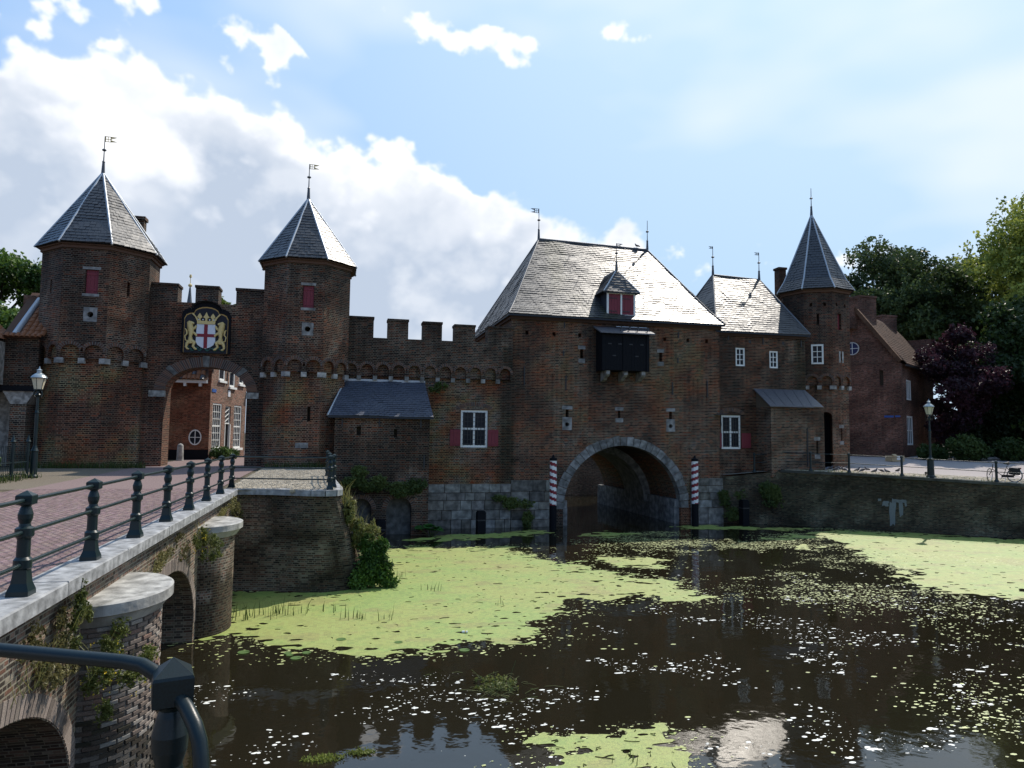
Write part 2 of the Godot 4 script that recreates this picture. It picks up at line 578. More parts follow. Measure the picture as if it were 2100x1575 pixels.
# square stone with a round gun hole
func gun_hole(parent: Node, o: Vector3, u: Vector3, uc: float, yc: float, s: float, r: float) -> void:
	var g := Geo.new()
	var w := u.cross(UPV)
	var n := 16
	for i in n:
		var a0 := TAU * i / n
		var a1 := TAU * (i + 1) / n
		var f := func(a: float, rad: float) -> Vector2: return Vector2(uc + cos(a) * rad, yc + sin(a) * rad)
		var sq := func(a: float) -> Vector2:
			var k := s / maxf(absf(cos(a)), absf(sin(a)))
			return Vector2(uc + cos(a) * k, yc + sin(a) * k * 1.15)
		var pts := [sq.call(a0), sq.call(a1), f.call(a1, r), f.call(a0, r)]
		var v := []
		for q in pts:
			v.append(o + u * q.x + UPV * q.y + w * 0.015)
		g.quad(v[0], v[1], v[2], v[3])
		var p0: Vector2 = f.call(a0, r)
		var p1: Vector2 = f.call(a1, r)
		var b0 := o + u * p0.x + UPV * p0.y
		var b1 := o + u * p1.x + UPV * p1.y
		g.quad(b0 + w * 0.015, b1 + w * 0.015, b1 - w * 0.4, b0 - w * 0.4)
		var s0: Vector2 = sq.call(a0)
		var s1: Vector2 = sq.call(a1)
		g.quad(o + u * s0.x + UPV * s0.y - w * 0.1, o + u * s1.x + UPV * s1.y - w * 0.1, o + u * s1.x + UPV * s1.y + w * 0.015, o + u * s0.x + UPV * s0.y + w * 0.015)
	put(g, "gun_port", M.stone, parent)

func gun_void(uc: float, yc: float, s: float) -> Dictionary:
	return rect_hole(uc - s * 0.96, yc - s * 1.1, uc + s * 0.96, yc + s * 1.1, 0.6)

func tie(parent: Node, o: Vector3, u: Vector3, uc: float, y0: float, y1: float) -> void:
	plate(parent, "wall_anchor", M.iron, o, u, rectp(uc - 0.03, y0, uc + 0.03, y1), 0.0, 0.05)

# window: frame with glazing bars; its panes are children
func window(parent: Node, o: Vector3, u: Vector3, u0: float, y0: float, w: float, h: float, nx: int, ny: int, depth: float, border := 0.09, bar := 0.035, called := "window", mid := 0.0) -> Node:
	var g := Geo.new()
	var b := -depth
	var f := b + 0.07
	g.slab(o, u, rectp(u0, y0, u0 + border, y0 + h), b, f)
	g.slab(o, u, rectp(u0 + w - border, y0, u0 + w, y0 + h), b, f)
	g.slab(o, u, rectp(u0 + border, y0 + h - border, u0 + w - border, y0 + h), b, f)
	g.slab(o, u, rectp(u0 + border, y0, u0 + w - border, y0 + border), b, f + 0.03)
	var iw := w - 2 * border
	var ih := h - 2 * border
	for i in range(1, nx):
		var x := u0 + border + iw * i / nx
		g.slab(o, u, rectp(x - bar * 0.5, y0 + border, x + bar * 0.5, y0 + h - border), b, f - 0.02)
	for j in range(1, ny):
		var y := y0 + border + ih * j / ny
		var t := bar
		if mid > 0 and absf(float(j) / ny - mid) < 0.5 / ny:
			t = bar * 2.6
		g.slab(o, u, rectp(u0 + border, y - t * 0.5, u0 + w - border, y + t * 0.5), b, f - 0.017)
	var fr := put(g, called, M.white, parent)
	var w3 := u.cross(UPV)
	for i in nx:
		for j in ny:
			var p := Geo.new()
			var x0 := u0 + border + iw * i / nx
			var x1 := u0 + border + iw * (i + 1) / nx
			var q0 := y0 + border + ih * j / ny
			var q1 := y0 + border + ih * (j + 1) / ny
			var tl := (rng.randf() - 0.5) * 0.012
			var base := w3 * (b + 0.015)
			p.quad(o + u * x0 + UPV * q0 + base - w3 * tl, o + u * x1 + UPV * q0 + base + w3 * tl, o + u * x1 + UPV * q1 + base + w3 * tl, o + u * x0 + UPV * q1 + base - w3 * tl)
			put(p, "pane", M.glass, fr)
	return fr

# red board shutter
func shutter(parent: Node, o: Vector3, u: Vector3, u0: float, y0: float, w: float, h: float, n0 := 0.0, n1 := 0.06, m: Material = null) -> void:
	var g := Geo.new()
	var k := maxi(3, int(w / 0.16))
	for i in k:
		g.slab(o, u, rectp(u0 + w * i / k + 0.004, y0, u0 + w * (i + 1) / k - 0.004, y0 + h), n0, n1 + (i % 2) * 0.006)
	g.slab(o, u, rectp(u0 + 0.004, y0 + h * 0.12, u0 + w - 0.004, y0 + h * 0.2), n1 + 0.007, n1 + 0.02)
	g.slab(o, u, rectp(u0 + 0.004, y0 + h * 0.8, u0 + w - 0.004, y0 + h * 0.88), n1 + 0.007, n1 + 0.02)
	put(g, "shutter", M.red if m == null else m, parent)


# ---------------------------------------------------------------- roofs
# slates on a sloping face a b (eave) d e (top), in courses; every slate a little out of line
func slates(g: Geo, a: Vector3, b: Vector3, d: Vector3, e: Vector3, row: float, wide: float, tone: Callable) -> void:
	var nrm := (b - a).cross(e - a if (e - a).length() > 0.1 else d - a).normalized()
	var lng := ((d + e) * 0.5 - (a + b) * 0.5).length()
	var rows := int(ceil(lng / row))
	for j in rows:
		var t0 := float(j) / rows
		var t1 := minf(float(j + 1) / rows + 0.25 / rows, 1.0)
		var l0 := a.lerp(e, t0)
		var r0 := b.lerp(d, t0)
		var l1 := a.lerp(e, t1)
		var r1 := b.lerp(d, t1)
		var n := maxi(1, int(round((r0 - l0).length() / wide)))
		var sh := 0.5 if j % 2 else 0.0
		for i in range(-1, n + 1):
			var x0 := clampf((i + sh) / n, 0, 1)
			var x1 := clampf((i + 1 + sh) / n, 0, 1)
			if x1 - x0 < 0.01:
				continue
			var lift := 0.016 + rng.randf() * 0.012
			var skew := 0.12 * (x1 - x0)
			var gap := 0.006 / maxf(0.05, (r0 - l0).length())
			var dip := (e - a).normalized() * (rng.randf() * 0.03)
			var q0 := l0.lerp(r0, x0 + gap) + nrm * (lift + rng.randf() * 0.008) - dip * 0.4
			var q1 := l0.lerp(r0, x1 - gap) + nrm * (lift + rng.randf() * 0.008) + dip
			var q2 := l1.lerp(r1, clampf(x1 - gap - skew * 0.0, 0, 1)) + nrm * 0.004
			var q3 := l1.lerp(r1, clampf(x0 + gap, 0, 1)) + nrm * 0.004
			var sag := nrm * absf(nz.get_noise_3d(q0.x * 20.0, q0.y * 20.0, q0.z * 20.0)) * 0.09
			q0 += sag
			q1 += sag
			q2 += sag
			q3 += sag
			var col: Color = tone.call((q0 + q2) * 0.5)
			g.quad(q0, q1, q2, q3, col)
			g.quad(q0 - nrm * 0.02 - sag, q1 - nrm * 0.02 - sag, q1, q0, col)

func slate_tone(p: Vector3) -> Color:
	var v := 0.75 + rng.randf() * 0.5
	return Color(v, v, v * 1.02)

func mossy_tone(p: Vector3) -> Color:
	var v := 0.8 + rng.randf() * 0.5
	var m := clampf(nz.get_noise_3d(p.x * 22.0 + 40.0, p.y * 14.0, 0) * 3.0 - 0.35 + rng.randf() * 0.4, 0, 1)
	return Color(v, v, v).lerp(Color(0.9, 1.0, 0.55) * v, m)

func vane(parent: Node, at: Vector3, h: float, flag: float, gilt: bool) -> void:
	var g := Geo.new()
	g.lathe(at, [Vector2(0.1, -0.15), Vector2(0.085, 0.1), Vector2(0.06, h * 0.3), Vector2(0.075, h * 0.32), Vector2(0.03, h * 0.36), Vector2(0.022, h * 0.6), Vector2(0.1, h * 0.62), Vector2(0.1, h * 0.645), Vector2(0.022, h * 0.67), Vector2(0.018, h), Vector2(0.0, h + 0.03)], 8)
	var f := put(g, "finial", M.lead, parent)
	if flag == 0.0:
		return
	var v := Geo.new()
	var u := Vector3(signf(flag), 0, 0)
	var s := absf(flag)
	for q in [rectp(0.02, 0, 0.05, s * 0.5), rectp(0.02, s * 0.46, s * 0.5, s * 0.5), rectp(0.02, 0, s * 0.5, s * 0.04), rectp(s * 0.25, 0.02, s * 0.29, s * 0.48), rectp(0.02, s * 0.23, s * 0.6, s * 0.27), rectp(s * 0.46, 0, s * 0.52, s * 0.5)]:
		v.slab(at + UPV * (h - s * 0.5), u, q, -0.012, 0.012, WHITE, true)
	v.slab(at + UPV * (h - s * 0.5), u, PackedVector2Array([Vector2(s * 0.5, 0.0), Vector2(s, 0.05 * s), Vector2(s * 0.75, 0.12 * s), Vector2(s * 0.5, 0.18 * s)]), -0.012, 0.012, WHITE, true)
	v.slab(at + UPV * (h - s * 0.5), u, PackedVector2Array([Vector2(s * 0.5, 0.32 * s), Vector2(s * 0.75, 0.36 * s), Vector2(s, 0.47 * s), Vector2(s * 0.5, 0.5 * s)]), -0.012, 0.012, WHITE, true)
	put(v, "weather_vane", M.gold if gilt else M.lead, f)

func facet(c: Vector3, r: float, phi: float) -> Array:
	var nrm := Vector3(sin(phi), 0, cos(phi))
	var u := Vector3(cos(phi), 0, -sin(phi))
	var s := r * tan(PI / 8)
	return [c + nrm * r - u * s, u, s * 2.0]

# octagonal tower: plain shaft, frieze of arches on stones, wider upper storey, slated spire
func octagon_tower(t: Node3D, c: Vector3, r0: float, r1: float, y0: float, yc: float, y1: float, apex: Vector3, turn: float, lower: Dictionary, upper: Dictionary, st0: Dictionary, st1: Dictionary, over: float, kick: float) -> void:
	var g := Geo.new()
	var h := Geo.new()
	var ring := Geo.new()
	for k in 8:
		var phi := turn + k * PI / 4
		var f0 := facet(c, r0, phi)
		panel(g, f0[0], f0[1], f0[2], y0, yc + 0.9, lower.get(k, []), st0)
		var f1 := facet(c, r1, phi)
		var ww: float = f1[2]
		var holes := frieze(ww, 2, yc, yc + 0.3, 0.3, r1 - r0)
		panel(h, f1[0], f1[1], ww, yc, y1, holes + upper.get(k, []), st1, 0.45)
		var low: Vector3 = f1[0]
		low.y = 0
		for i in 2:
			brick_ring(ring, low, f1[1], ww * (i + 0.5) / 2.0, yc + 0.3, (ww * 0.5 - 0.2) * 0.5, 0.3, 0.16, 0.0, PI, 13)
		for i in 3:
			var uc := clampf(ww * i * 0.5, 0.1, ww - 0.1)
			var sg := Geo.new()
			sg.slab(low, f1[1], rectp(uc - 0.13, yc - 0.24, uc + 0.13, yc - 0.004), -(r1 - r0) - 0.05, 0.03 if i == 1 else 0.04, WHITE)
			put(sg, "corbel_stone", M.stone_pale if (i + k) % 3 else M.stone, t)
	put(g, "lower_wall", M.brick, t)
	put(h, "upper_wall", M.brick, t)
	put(ring, "arch_bricks", M.rough, t, "stuff")
	# eave moulding
	var ev := Geo.new()
	for k in 8:
		var f := facet(c, r1 + 0.08, turn + k * PI / 4)
		var f2 := facet(c, r1 - 0.1, turn + k * PI / 4)
		var o: Vector3 = f[0]
		o.y = 0
		ev.slab(o, f[1], rectp(0, y1 - 0.22, f[2], y1 + 0.05), -0.3, 0.0, Color(0.9, 0.85, 0.8))
		ev.slab(o, f[1], rectp(-0.03, y1 - 0.08, f[2] + 0.03, y1 + 0.05), -0.3, 0.09, Color(0.8, 0.78, 0.75))
	put(ev, "eave_course", M.arch_brick, t)
	# spire
	var deck := Geo.new()
	var sl := Geo.new()
	var re := r1 + over
	var rk := lerpf(re, 0.0, kick) * (0.93 if kick > 0 else 1.0)
	var yk := lerpf(y1, apex.y, kick)
	var roof_parts := []
	for k in 8:
		var phi := turn + k * PI / 4
		var f := facet(c, re, phi)
		var a: Vector3 = f[0] + UPV * (y1 - c.y)
		var b: Vector3 = a + f[1] * f[2]
		if kick > 0:
			var fk := facet(Vector3(lerpf(c.x, apex.x, kick), c.y, lerpf(c.z, apex.z, kick)), rk, phi)
			var d2: Vector3 = fk[0] + UPV * (yk - c.y)
			var d1: Vector3 = d2 + fk[1] * fk[2]
			slates(sl, a, b, d1, d2, 0.2, 0.26, slate_tone)
			deck.quad(a, b, d1, d2, Color(0.6, 0.6, 0.6))
			a = d2
			b = d1
		slates(sl, a, b, apex, apex, 0.2, 0.26, slate_tone)
		deck.tri(a, b, apex, Color(0.6, 0.6, 0.6))
		var e0: Vector3 = f[0] + UPV * (y1 - c.y)
		var cap := Geo.new()
		var out := (e0 - Vector3(c.x, e0.y, c.z)).normalized() * 0.03
		var pts := [e0 + out - UPV * 0.02]
		if kick > 0:
			pts.append(a + out)
		pts.append(apex + UPV * 0.02)
		cap.tube(pts, 0.055, 6)
		roof_parts.append(cap)
	for k in 8:   # soffit
		var f := facet(c, re, turn + k * PI / 4)
		var f2 := facet(c, r1 - 0.05, turn + k * PI / 4)
		var y := UPV * (y1 - 0.02 - c.y)
		deck.quad(f2[0] + y, f2[0] + f2[1] * f2[2] + y, f[0] + f[1] * f[2] + y, f[0] + y, Color(0.5, 0.5, 0.5))
	var rf := put(deck, "roof", M.slate_dark, t)
	put(sl, "slates", M.slate, rf, "stuff")
	for cap in roof_parts:
		put(cap, "hip_roll", M.lead_pale, rf)


# ---------------------------------------------------------------- sky
const BANK := [-23.4, 23.6, -21.0, 24.0, -17.8, 25.3, -14.4, 24.7, -10.4, 24.6, -5.8, 24.8, -4.3, 23.9, -2.0, 22.6, 0.2, 23.6, 1.4, 22.6, 5.0, 22.4, 9.8, 21.2, 11.0, 18.6, 14.2, 18.6, 16.7, 16.6, 19.9, 15.2, 23.0, 14.2, 26.0, 11.0, 32.0, 9.0, 60.0, 7.0]

func bank_top(az: float, nl: FastNoiseLite) -> float:
	var drift := 10.0 + 7.0 * nl.get_noise_2d(az * 4.0, 900.0) + 5.0 * nl.get_noise_2d(az * 11.0, 300.0)
	if az <= -23.4:
		return lerpf(23.6, drift, clampf((-23.4 - az) / 14.0, 0, 1))
	if az >= 60.0:
		return lerpf(7.0, drift, clampf((az - 60.0) / 14.0, 0, 1))
	for i in range(0, BANK.size() - 2, 2):
		if az <= BANK[i + 2]:
			return lerpf(BANK[i + 1], BANK[i + 3], (az - BANK[i]) / (BANK[i + 2] - BANK[i]))
	return 7.0

const PUFF_TILT := -0.2
const PUFFS := [-13.0, 28.6, 4.6, 1.5, -8.4, 27.0, 3.0, 0.9, -22.5, 27.5, 4.5, 2.2, -27.0, 29.0, 5.0, 2.5, 5.0, 30.9, 2.2, 0.45, 9.3, 29.9, 3.4, 0.6, 14.0, 29.6, 2.2, 0.45, 22.4, 30.2, 1.3, 0.6, 28.5, 13.5, 1.6, 0.8, 33.5, 12.6, 2.2, 1.2, 40.2, 12.2, 1.6, 1.1]

func make_sky() -> Sky:
	var W := 4096
	var H := 2048
	var im := Image.create(W, H, false, Image.FORMAT_RGBF)
	var nl := FastNoiseLite.new()
	nl.seed = 5
	nl.frequency = 0.01
	nl.fractal_octaves = 1
	var fb := FastNoiseLite.new()
	fb.seed = 8
	fb.frequency = 0.022
	fb.fractal_octaves = 6
	fb.fractal_gain = 0.52
	var ci := FastNoiseLite.new()
	ci.seed = 12
	ci.frequency = 0.01
	ci.fractal_octaves = 4
	var sun_az := rad_to_deg(atan2(sun_dir.x, -sun_dir.z))
	im.fill(Color(0.2, 0.19, 0.17))
	var y := 0
	while y < H / 2:
		var el := 90.0 - (y + 0.5) * 180.0 / H
		var step_y := 1 if el < 36.0 else 4
		var x := 0
		while x < W:
			var az := fposmod((x + 0.5) * 360.0 / W + 180.0, 360.0) - 180.0
			var near := el < 36.0 and az > -30.0 and az < 58.0
			var st := 1 if near else 4
			var ra := deg_to_rad(az)
			var re := deg_to_rad(el)
			var dir := Vector3(sin(ra) * cos(re), sin(re), -cos(ra) * cos(re))
			var gam := rad_to_deg(acos(clampf(dir.dot(sun_dir), -1, 1)))
			# clear air, paler towards the sun and the horizon
			var t := clampf((gam - 14.0) / 58.0, 0, 1)
			var col := Color(0.74, 0.94, 1.12).lerp(Color(0.19, 0.44, 0.92), pow(t, 1.15))
			col = col.lerp(Color(0.07, 0.16, 0.38), clampf((gam - 70.0) / 60.0, 0, 1))
			col = col.lerp(Color(0.66, 0.86, 1.04), 0.6 * pow(clampf(1.0 - el / 34.0, 0, 1), 1.3) * clampf(1.6 - gam / 90.0, 0.35, 1))
			var cv := ci.get_noise_3d(dir.x * 190.0 + dir.y * 60.0, dir.y * 420.0, dir.z * 110.0)
			col = col.lerp(Color(0.95, 1.02, 1.07), clampf(cv * 1.9 + 0.2, 0, 1) * 0.75 * clampf(1.3 - gam / 70.0, 0.06, 1))
			var d3 := dir * 100.0
			var n1 := fb.get_noise_3d(d3.x * 2.6, d3.y * 3.4, d3.z * 2.6)
			var n2 := fb.get_noise_3d(d3.x * 9.0 + 77.0, d3.y * 11.0, d3.z * 9.0)
			var lump := fb.get_noise_3d(d3.x * 0.9 + 400.0, d3.y * 1.1, d3.z * 0.9)
			var top := bank_top(az, nl)
			var depth := top - el + n1 * 5.4 + lump * 2.0 + n2 * 1.7
			var low_gap := clampf((az - 7.0) / 9.0, 0, 1) * (1.0 - clampf((az - 60.0) / 20.0, 0, 1))
			depth = minf(depth, lerpf(60.0, (el - 11.5) * 1.4 + n1 * 10.0 + lump * 3.0 + n2 * 3.0, low_gap))
			var a := smoothstep(-0.2, 0.8 + 1.6 * clampf(lump + 0.3, 0, 1), depth)
			for i in range(0, PUFFS.size(), 4):
				var dx: float = (az - PUFFS[i]) / PUFFS[i + 2]
				var dy: float = (el - PUFFS[i + 1] - (az - PUFFS[i]) * PUFF_TILT) / PUFFS[i + 3]
				var rr := dx * dx + dy * dy
				if rr < 5.0:
					a = maxf(a, smoothstep(0.0, 1.1, 0.45 - rr * 0.3 + n1 * 2.4 + n2 * 2.6) * 0.88)
			if a > 0.0:
				var body := smoothstep(0.6, 7.5, depth + lump * 5.0 + n1 * 1.6)
				var lo := smoothstep(26.0, 7.0, el)
				var shade := body * clampf(0.6 + lo * 0.4 + lump * 1.2, 0, 1)
				var cl := Color(1.16, 1.17, 1.2).lerp(Color(0.42, 0.53, 0.7), clampf(shade, 0, 0.82))
				cl = cl.lerp(Color(1.02, 1.05, 1.1), clampf(n1 * 1.0 + n2 * 0.3, 0, 0.45))
				col = col.lerp(cl, a)
			if st == 1 and step_y == 1:
				im.set_pixel(x, y, col)
			else:
				im.fill_rect(Rect2i(x, y, st, step_y), col)
			x += st
		y += step_y
	var pm := PanoramaSkyMaterial.new()
	pm.panorama = ImageTexture.create_from_image(im)
	var s := Sky.new()
	s.sky_material = pm
	return s


# ---------------------------------------------------------------- plants
func leaf_mesh(size: float, count: int, sd: int, long := 1.6) -> ArrayMesh:
	var r := RandomNumberGenerator.new()
	r.seed = sd
	var g := Geo.new()
	for i in count:
		var at := Vector3(r.randfn(), r.randfn(), r.randfn()).normalized() * r.randf() * size * 2.2
		var b := Basis(Vector3(r.randfn(), r.randfn(), r.randfn()).normalized(), r.randf() * TAU)
		var s := size * (0.7 + r.randf() * 0.6)
		var x := b.x * s * 0.5
		var y := b.y * s * 0.5 * long
		var fold := b.z * s * 0.18
		var v := 0.8 + r.randf() * 0.4
		var col := Color(v, v, v)
		g.tri(at - y, at + x + fold, at + y, col)
		g.tri(at - y, at + y, at - x + fold, col)
	return g.mesh(M.leaf)

# blobs: [centre, radii, count]; sprays of leaves gathered towards the outside of every blob
func foliage(parent: Node, called: String, mesh: Mesh, blobs: Array, tone_a: Color, tone_b: Color, sd: int, scale := 1.0, shell := 0.5) -> void:
	var r := RandomNumberGenerator.new()
	r.seed = sd
	var xs := []
	var cs := []
	for b in blobs:
		for i in b[2]:
			var d := Vector3(r.randfn(), r.randfn(), r.randfn()).normalized()
			var rad := pow(r.randf(), shell)
			var at: Vector3 = b[0] + d * b[1] * rad
			var bas := Basis(Vector3(r.randfn(), r.randfn(), r.randfn()).normalized(), r.randf() * TAU).scaled(Vector3.ONE * scale * (0.7 + r.randf() * 0.7))
			xs.append(Transform3D(bas, at))
			var k := clampf(0.5 + nz.get_noise_3d(at.x * 25.0, at.y * 25.0, at.z * 25.0) * 1.5 + (r.randf() - 0.5) * 0.5, 0, 1)
			cs.append(tone_a.lerp(tone_b, k))
	many(mesh, xs, cs, called, parent)

# tree: tapered trunk with limbs that reach into clumps of leaves spread over the crown
func tree(called: String, label: String, base: Vector3, height: float, radius: Vector3, trunk_r: float, clear: float, clumps: int, per: int, mesh: Mesh, ta: Color, tb: Color, sd: int, lean := Vector3.ZERO) -> void:
	var t := thing(called, label, "tree", base, "")
	var r := RandomNumberGenerator.new()
	r.seed = sd
	var top := base + UPV * height
	var mid := base + UPV * (clear + (height - clear) * 0.5) + lean
	var trunk := Geo.new()
	trunk.vtube([base - UPV * 0.4, base + UPV * 0.5, base + UPV * clear * 0.6 + lean * 0.2, base + UPV * (clear + height) * 0.5 + lean * 0.7, base + UPV * height * 0.86 + lean], [trunk_r * 1.4, trunk_r, trunk_r * 0.85, trunk_r * 0.5, trunk_r * 0.12], 9)
	var blobs := []
	for i in clumps:
		var d := Vector3(r.randfn(), r.randfn() * 0.9, r.randfn()).normalized()
		var k := 0.45 + 0.5 * pow(r.randf(), 0.6)
		var at := mid + d * radius * k
		var s := (0.2 + r.randf() * 0.16) * (radius.x + radius.y) * 0.5
		blobs.append([at, Vector3(s, s * 0.72, s) * (0.8 + r.randf() * 0.4), per])
		if i % 2 == 0:
			var from := base + UPV * lerpf(clear, height * 0.75, r.randf()) + lean * 0.5
			trunk.vtube([from, from.lerp(at, 0.5) + UPV * s * 0.25, at], [trunk_r * 0.36, trunk_r * 0.2, trunk_r * 0.05], 6)
	put(trunk, "trunk", M.bark, t)
	foliage(t, "crown", mesh, blobs, ta, tb, sd + 1, 1.0, 0.45)

func bush(called: String, label: String, category: String, base: Vector3, blobs: Array, mesh: Mesh, ta: Color, tb: Color, sd: int, group := "", scale := 1.0) -> Node3D:
	var t := thing(called, label, category, base, group)
	var st := Geo.new()
	for b in blobs:
		st.vtube([base, base.lerp(b[0], 0.6) + Vector3(0.02, 0, 0.02), b[0]], [0.02, 0.015, 0.005], 5)
	put(st, "stem", M.bark, t)
	foliage(t, "leaves", mesh, blobs, ta, tb, sd, scale, 0.6)
	return t

# upright blades or seeding grass stalks
func blades(parent: Node, called: String, spots: Array, h: float, w: float, ta: Color, tb: Color, sd: int, lean := 0.3) -> void:
	var r := RandomNumberGenerator.new()
	r.seed = sd
	var g := Geo.new()
	for s in spots:
		var d := Vector3(r.randfn(), 0, r.randfn()) * lean
		var hh := h * (0.5 + r.randf() * 0.7)
		var side := Vector3(r.randfn(), 0, r.randfn()).normalized() * w
		var col := ta.lerp(tb, r.randf())
		var m: Vector3 = s + UPV * hh * 0.55 + d * hh * 0.3
		var e: Vector3 = s + UPV * hh + d * hh
		g.quad(s - side, s + side, m + side * 0.8, m - side * 0.8, col)
		g.tri(m - side * 0.8, m + side * 0.8, e, col)
	put(g, called, M.leaf, parent, "stuff")


# ---------------------------------------------------------------- ground, water, bridge
func street_y(z: float) -> float:
	return 0.12 * clampf((-z - 24.0) / 11.0, 0, 1)

func sheet(called: String, m: Material, xs: Array, zs: Array, f: Callable) -> MeshInstance3D:
	var g := Geo.new()
	for i in xs.size() - 1:
		for j in zs.size() - 1:
			var v := []
			for e in [[xs[i], zs[j]], [xs[i + 1], zs[j]], [xs[i + 1], zs[j + 1]], [xs[i], zs[j + 1]]]:
				v.append(Vector3(e[0], f.call(e[0], e[1]), e[1]))
			g.quad(v[0], v[1], v[2], v[3])
	var o := put(g, called, m)
	o.set_meta("kind", "structure")
	return o

const QUAY := [Vector3(21.6, -0.35, -37.2), Vector3(24.5, 0.0, -35.9), Vector3(27.3, -0.05, -33.7), Vector3(33.5, -0.35, -29.0), Vector3(48.0, -0.9, -18.0)]
const INLAND := Vector3(0.55, 0, -0.835)

func quay_at(s: float) -> Vector3:
	var k := clampi(int(s), 0, QUAY.size() - 2)
	return QUAY[k].lerp(QUAY[k + 1], s - k)

func bank_rise(t: float) -> float:
	return 0.75 * smoothstep(3.5, 17.0, t)

func bank(s: float, t: float) -> Vector3:
	var q := quay_at(s) + INLAND * t
	return Vector3(q.x, lerpf(quay_at(s).y, -0.1, clampf(t / 12.0, 0, 1)) + bank_rise(t), q.z)

func ground_at(x: float, z: float) -> float:   # height of the right bank under a place
	var best := 0.0
	var dist := INF
	for i in 41:
		var q := quay_at(i * 0.1)
		var d := Vector3(x, 0, z) - Vector3(q.x, 0, q.z)
		var t := maxf(0.0, d.dot(INLAND))
		var off := (d - INLAND * t).length()
		if off < dist:
			dist = off
			best = bank(i * 0.1, t).y
	return best

func build_ground() -> void:
	var wat := sheet("water", M.water, [-120, -40, 0, 10, 20, 40, 150], [12, 0, -20, -40, -60, -140], func(_x, _z): return WATER)
	var flat := func(_x, z): return street_y(z) - 0.03
	sheet("ground", M.ground, [-300, -90, -9.2], [-22.0, -24.0, -29.0, -35.0, -60.0, -400.0], flat)
	sheet("embankment", M.ground, [-9.2, -3.3, -0.3], [-23.5, -24.0, -29.0, -35.0, -38.0], flat)
	sheet("city_ground", M.ground, [-9.2, 0, 8.9], [-38.0, -60.0, -400.0], flat)
	sheet("road", M.road, [-9.0, -3.6], [-24.0, -29.0, -35.0, -48.0, -70.0], func(_x, z): return street_y(z) - 0.012)
	sheet("pavement", M.sand, [-13.4, -9.0], [-24.0, -29.0, -34.9], func(_x, z): return street_y(z) - 0.018)
	# right bank
	var g := Geo.new()
	var ts := [0.0, 1.0, 2.5, 4.0, 6.0, 8.5, 11.0, 14.0, 17.0, 24.0, 60.0, 300.0]
	var road := Geo.new()
	for i in 40:
		for j in ts.size() - 1:
			g.quad(bank(i * 0.1, ts[j]), bank((i + 1) * 0.1, ts[j]), bank((i + 1) * 0.1, ts[j + 1]), bank(i * 0.1, ts[j + 1]))
		if i >= 10:
			for j in range(3, 8):
				var up := UPV * 0.012
				road.quad(bank(i * 0.1, ts[j]) + up, bank((i + 1) * 0.1, ts[j]) + up, bank((i + 1) * 0.1, ts[j + 1]) + up, bank(i * 0.1, ts[j + 1]) + up)
	put(g, "quay_ground", M.sand_pale).set_meta("kind", "structure")
	put(road, "quay_road", M.road_pale).set_meta("kind", "structure")
	# bank under the camera
	var nb := Geo.new()
	var pts := [Vector2(-30, -4.4), Vector2(-3.3, -4.4), Vector2(-0.56, -2.72), Vector2(-0.42, -2.0), Vector2(-0.28, -1.2), Vector2(0.5, 0.8), Vector2(60, 4), Vector2(60, 16), Vector2(-30, 16)]
	for i in pts.size():
		var a: Vector2 = pts[i]
		var b: Vector2 = pts[(i + 1) % pts.size()]
		nb.quad(Vector3(b.x, -4, b.y), Vector3(a.x, -4, a.y), Vector3(a.x, -0.12, a.y), Vector3(b.x, -0.12, b.y))
	var poly := PackedVector2Array(pts)
	var idx := Geometry2D.triangulate_polygon(poly)
	for i in range(0, idx.size(), 3):
		var q := [poly[idx[i]], poly[idx[i + 1]], poly[idx[i + 2]]]
		var v := []
		for e in q:
			v.append(Vector3(e.x, -0.12, e.y))
		if (v[1] - v[0]).cross(v[2] - v[0]).y < 0:
			v.reverse()
		nb.tri(v[0], v[1], v[2])
	put(nb, "near_bank", M.sand).set_meta("kind", "structure")

func stone_mesh(size: Vector3, m: Material) -> ArrayMesh:
	var g := Geo.new()
	var b := 0.16
	var s := size * 0.5
	var lo := [Vector3(-s.x, -s.y, s.z), Vector3(s.x, -s.y, s.z), Vector3(s.x, -s.y, -s.z), Vector3(-s.x, -s.y, -s.z)]
	var mid := [Vector3(-s.x, s.y * 0.4, s.z), Vector3(s.x, s.y * 0.4, s.z), Vector3(s.x, s.y * 0.4, -s.z), Vector3(-s.x, s.y * 0.4, -s.z)]
	var k := 1.0 - b
	var top := [Vector3(-s.x * k, s.y, s.z * k), Vector3(s.x * k, s.y, s.z * k), Vector3(s.x * k, s.y, -s.z * k), Vector3(-s.x * k, s.y, -s.z * k)]
	for i in 4:
		var j := (i + 1) % 4
		g.quad(lo[i], lo[j], mid[j], mid[i])
		g.quad(mid[i], mid[j], top[j], top[i])
	g.quad(top[0], top[1], top[2], top[3])
	return g.mesh(m)

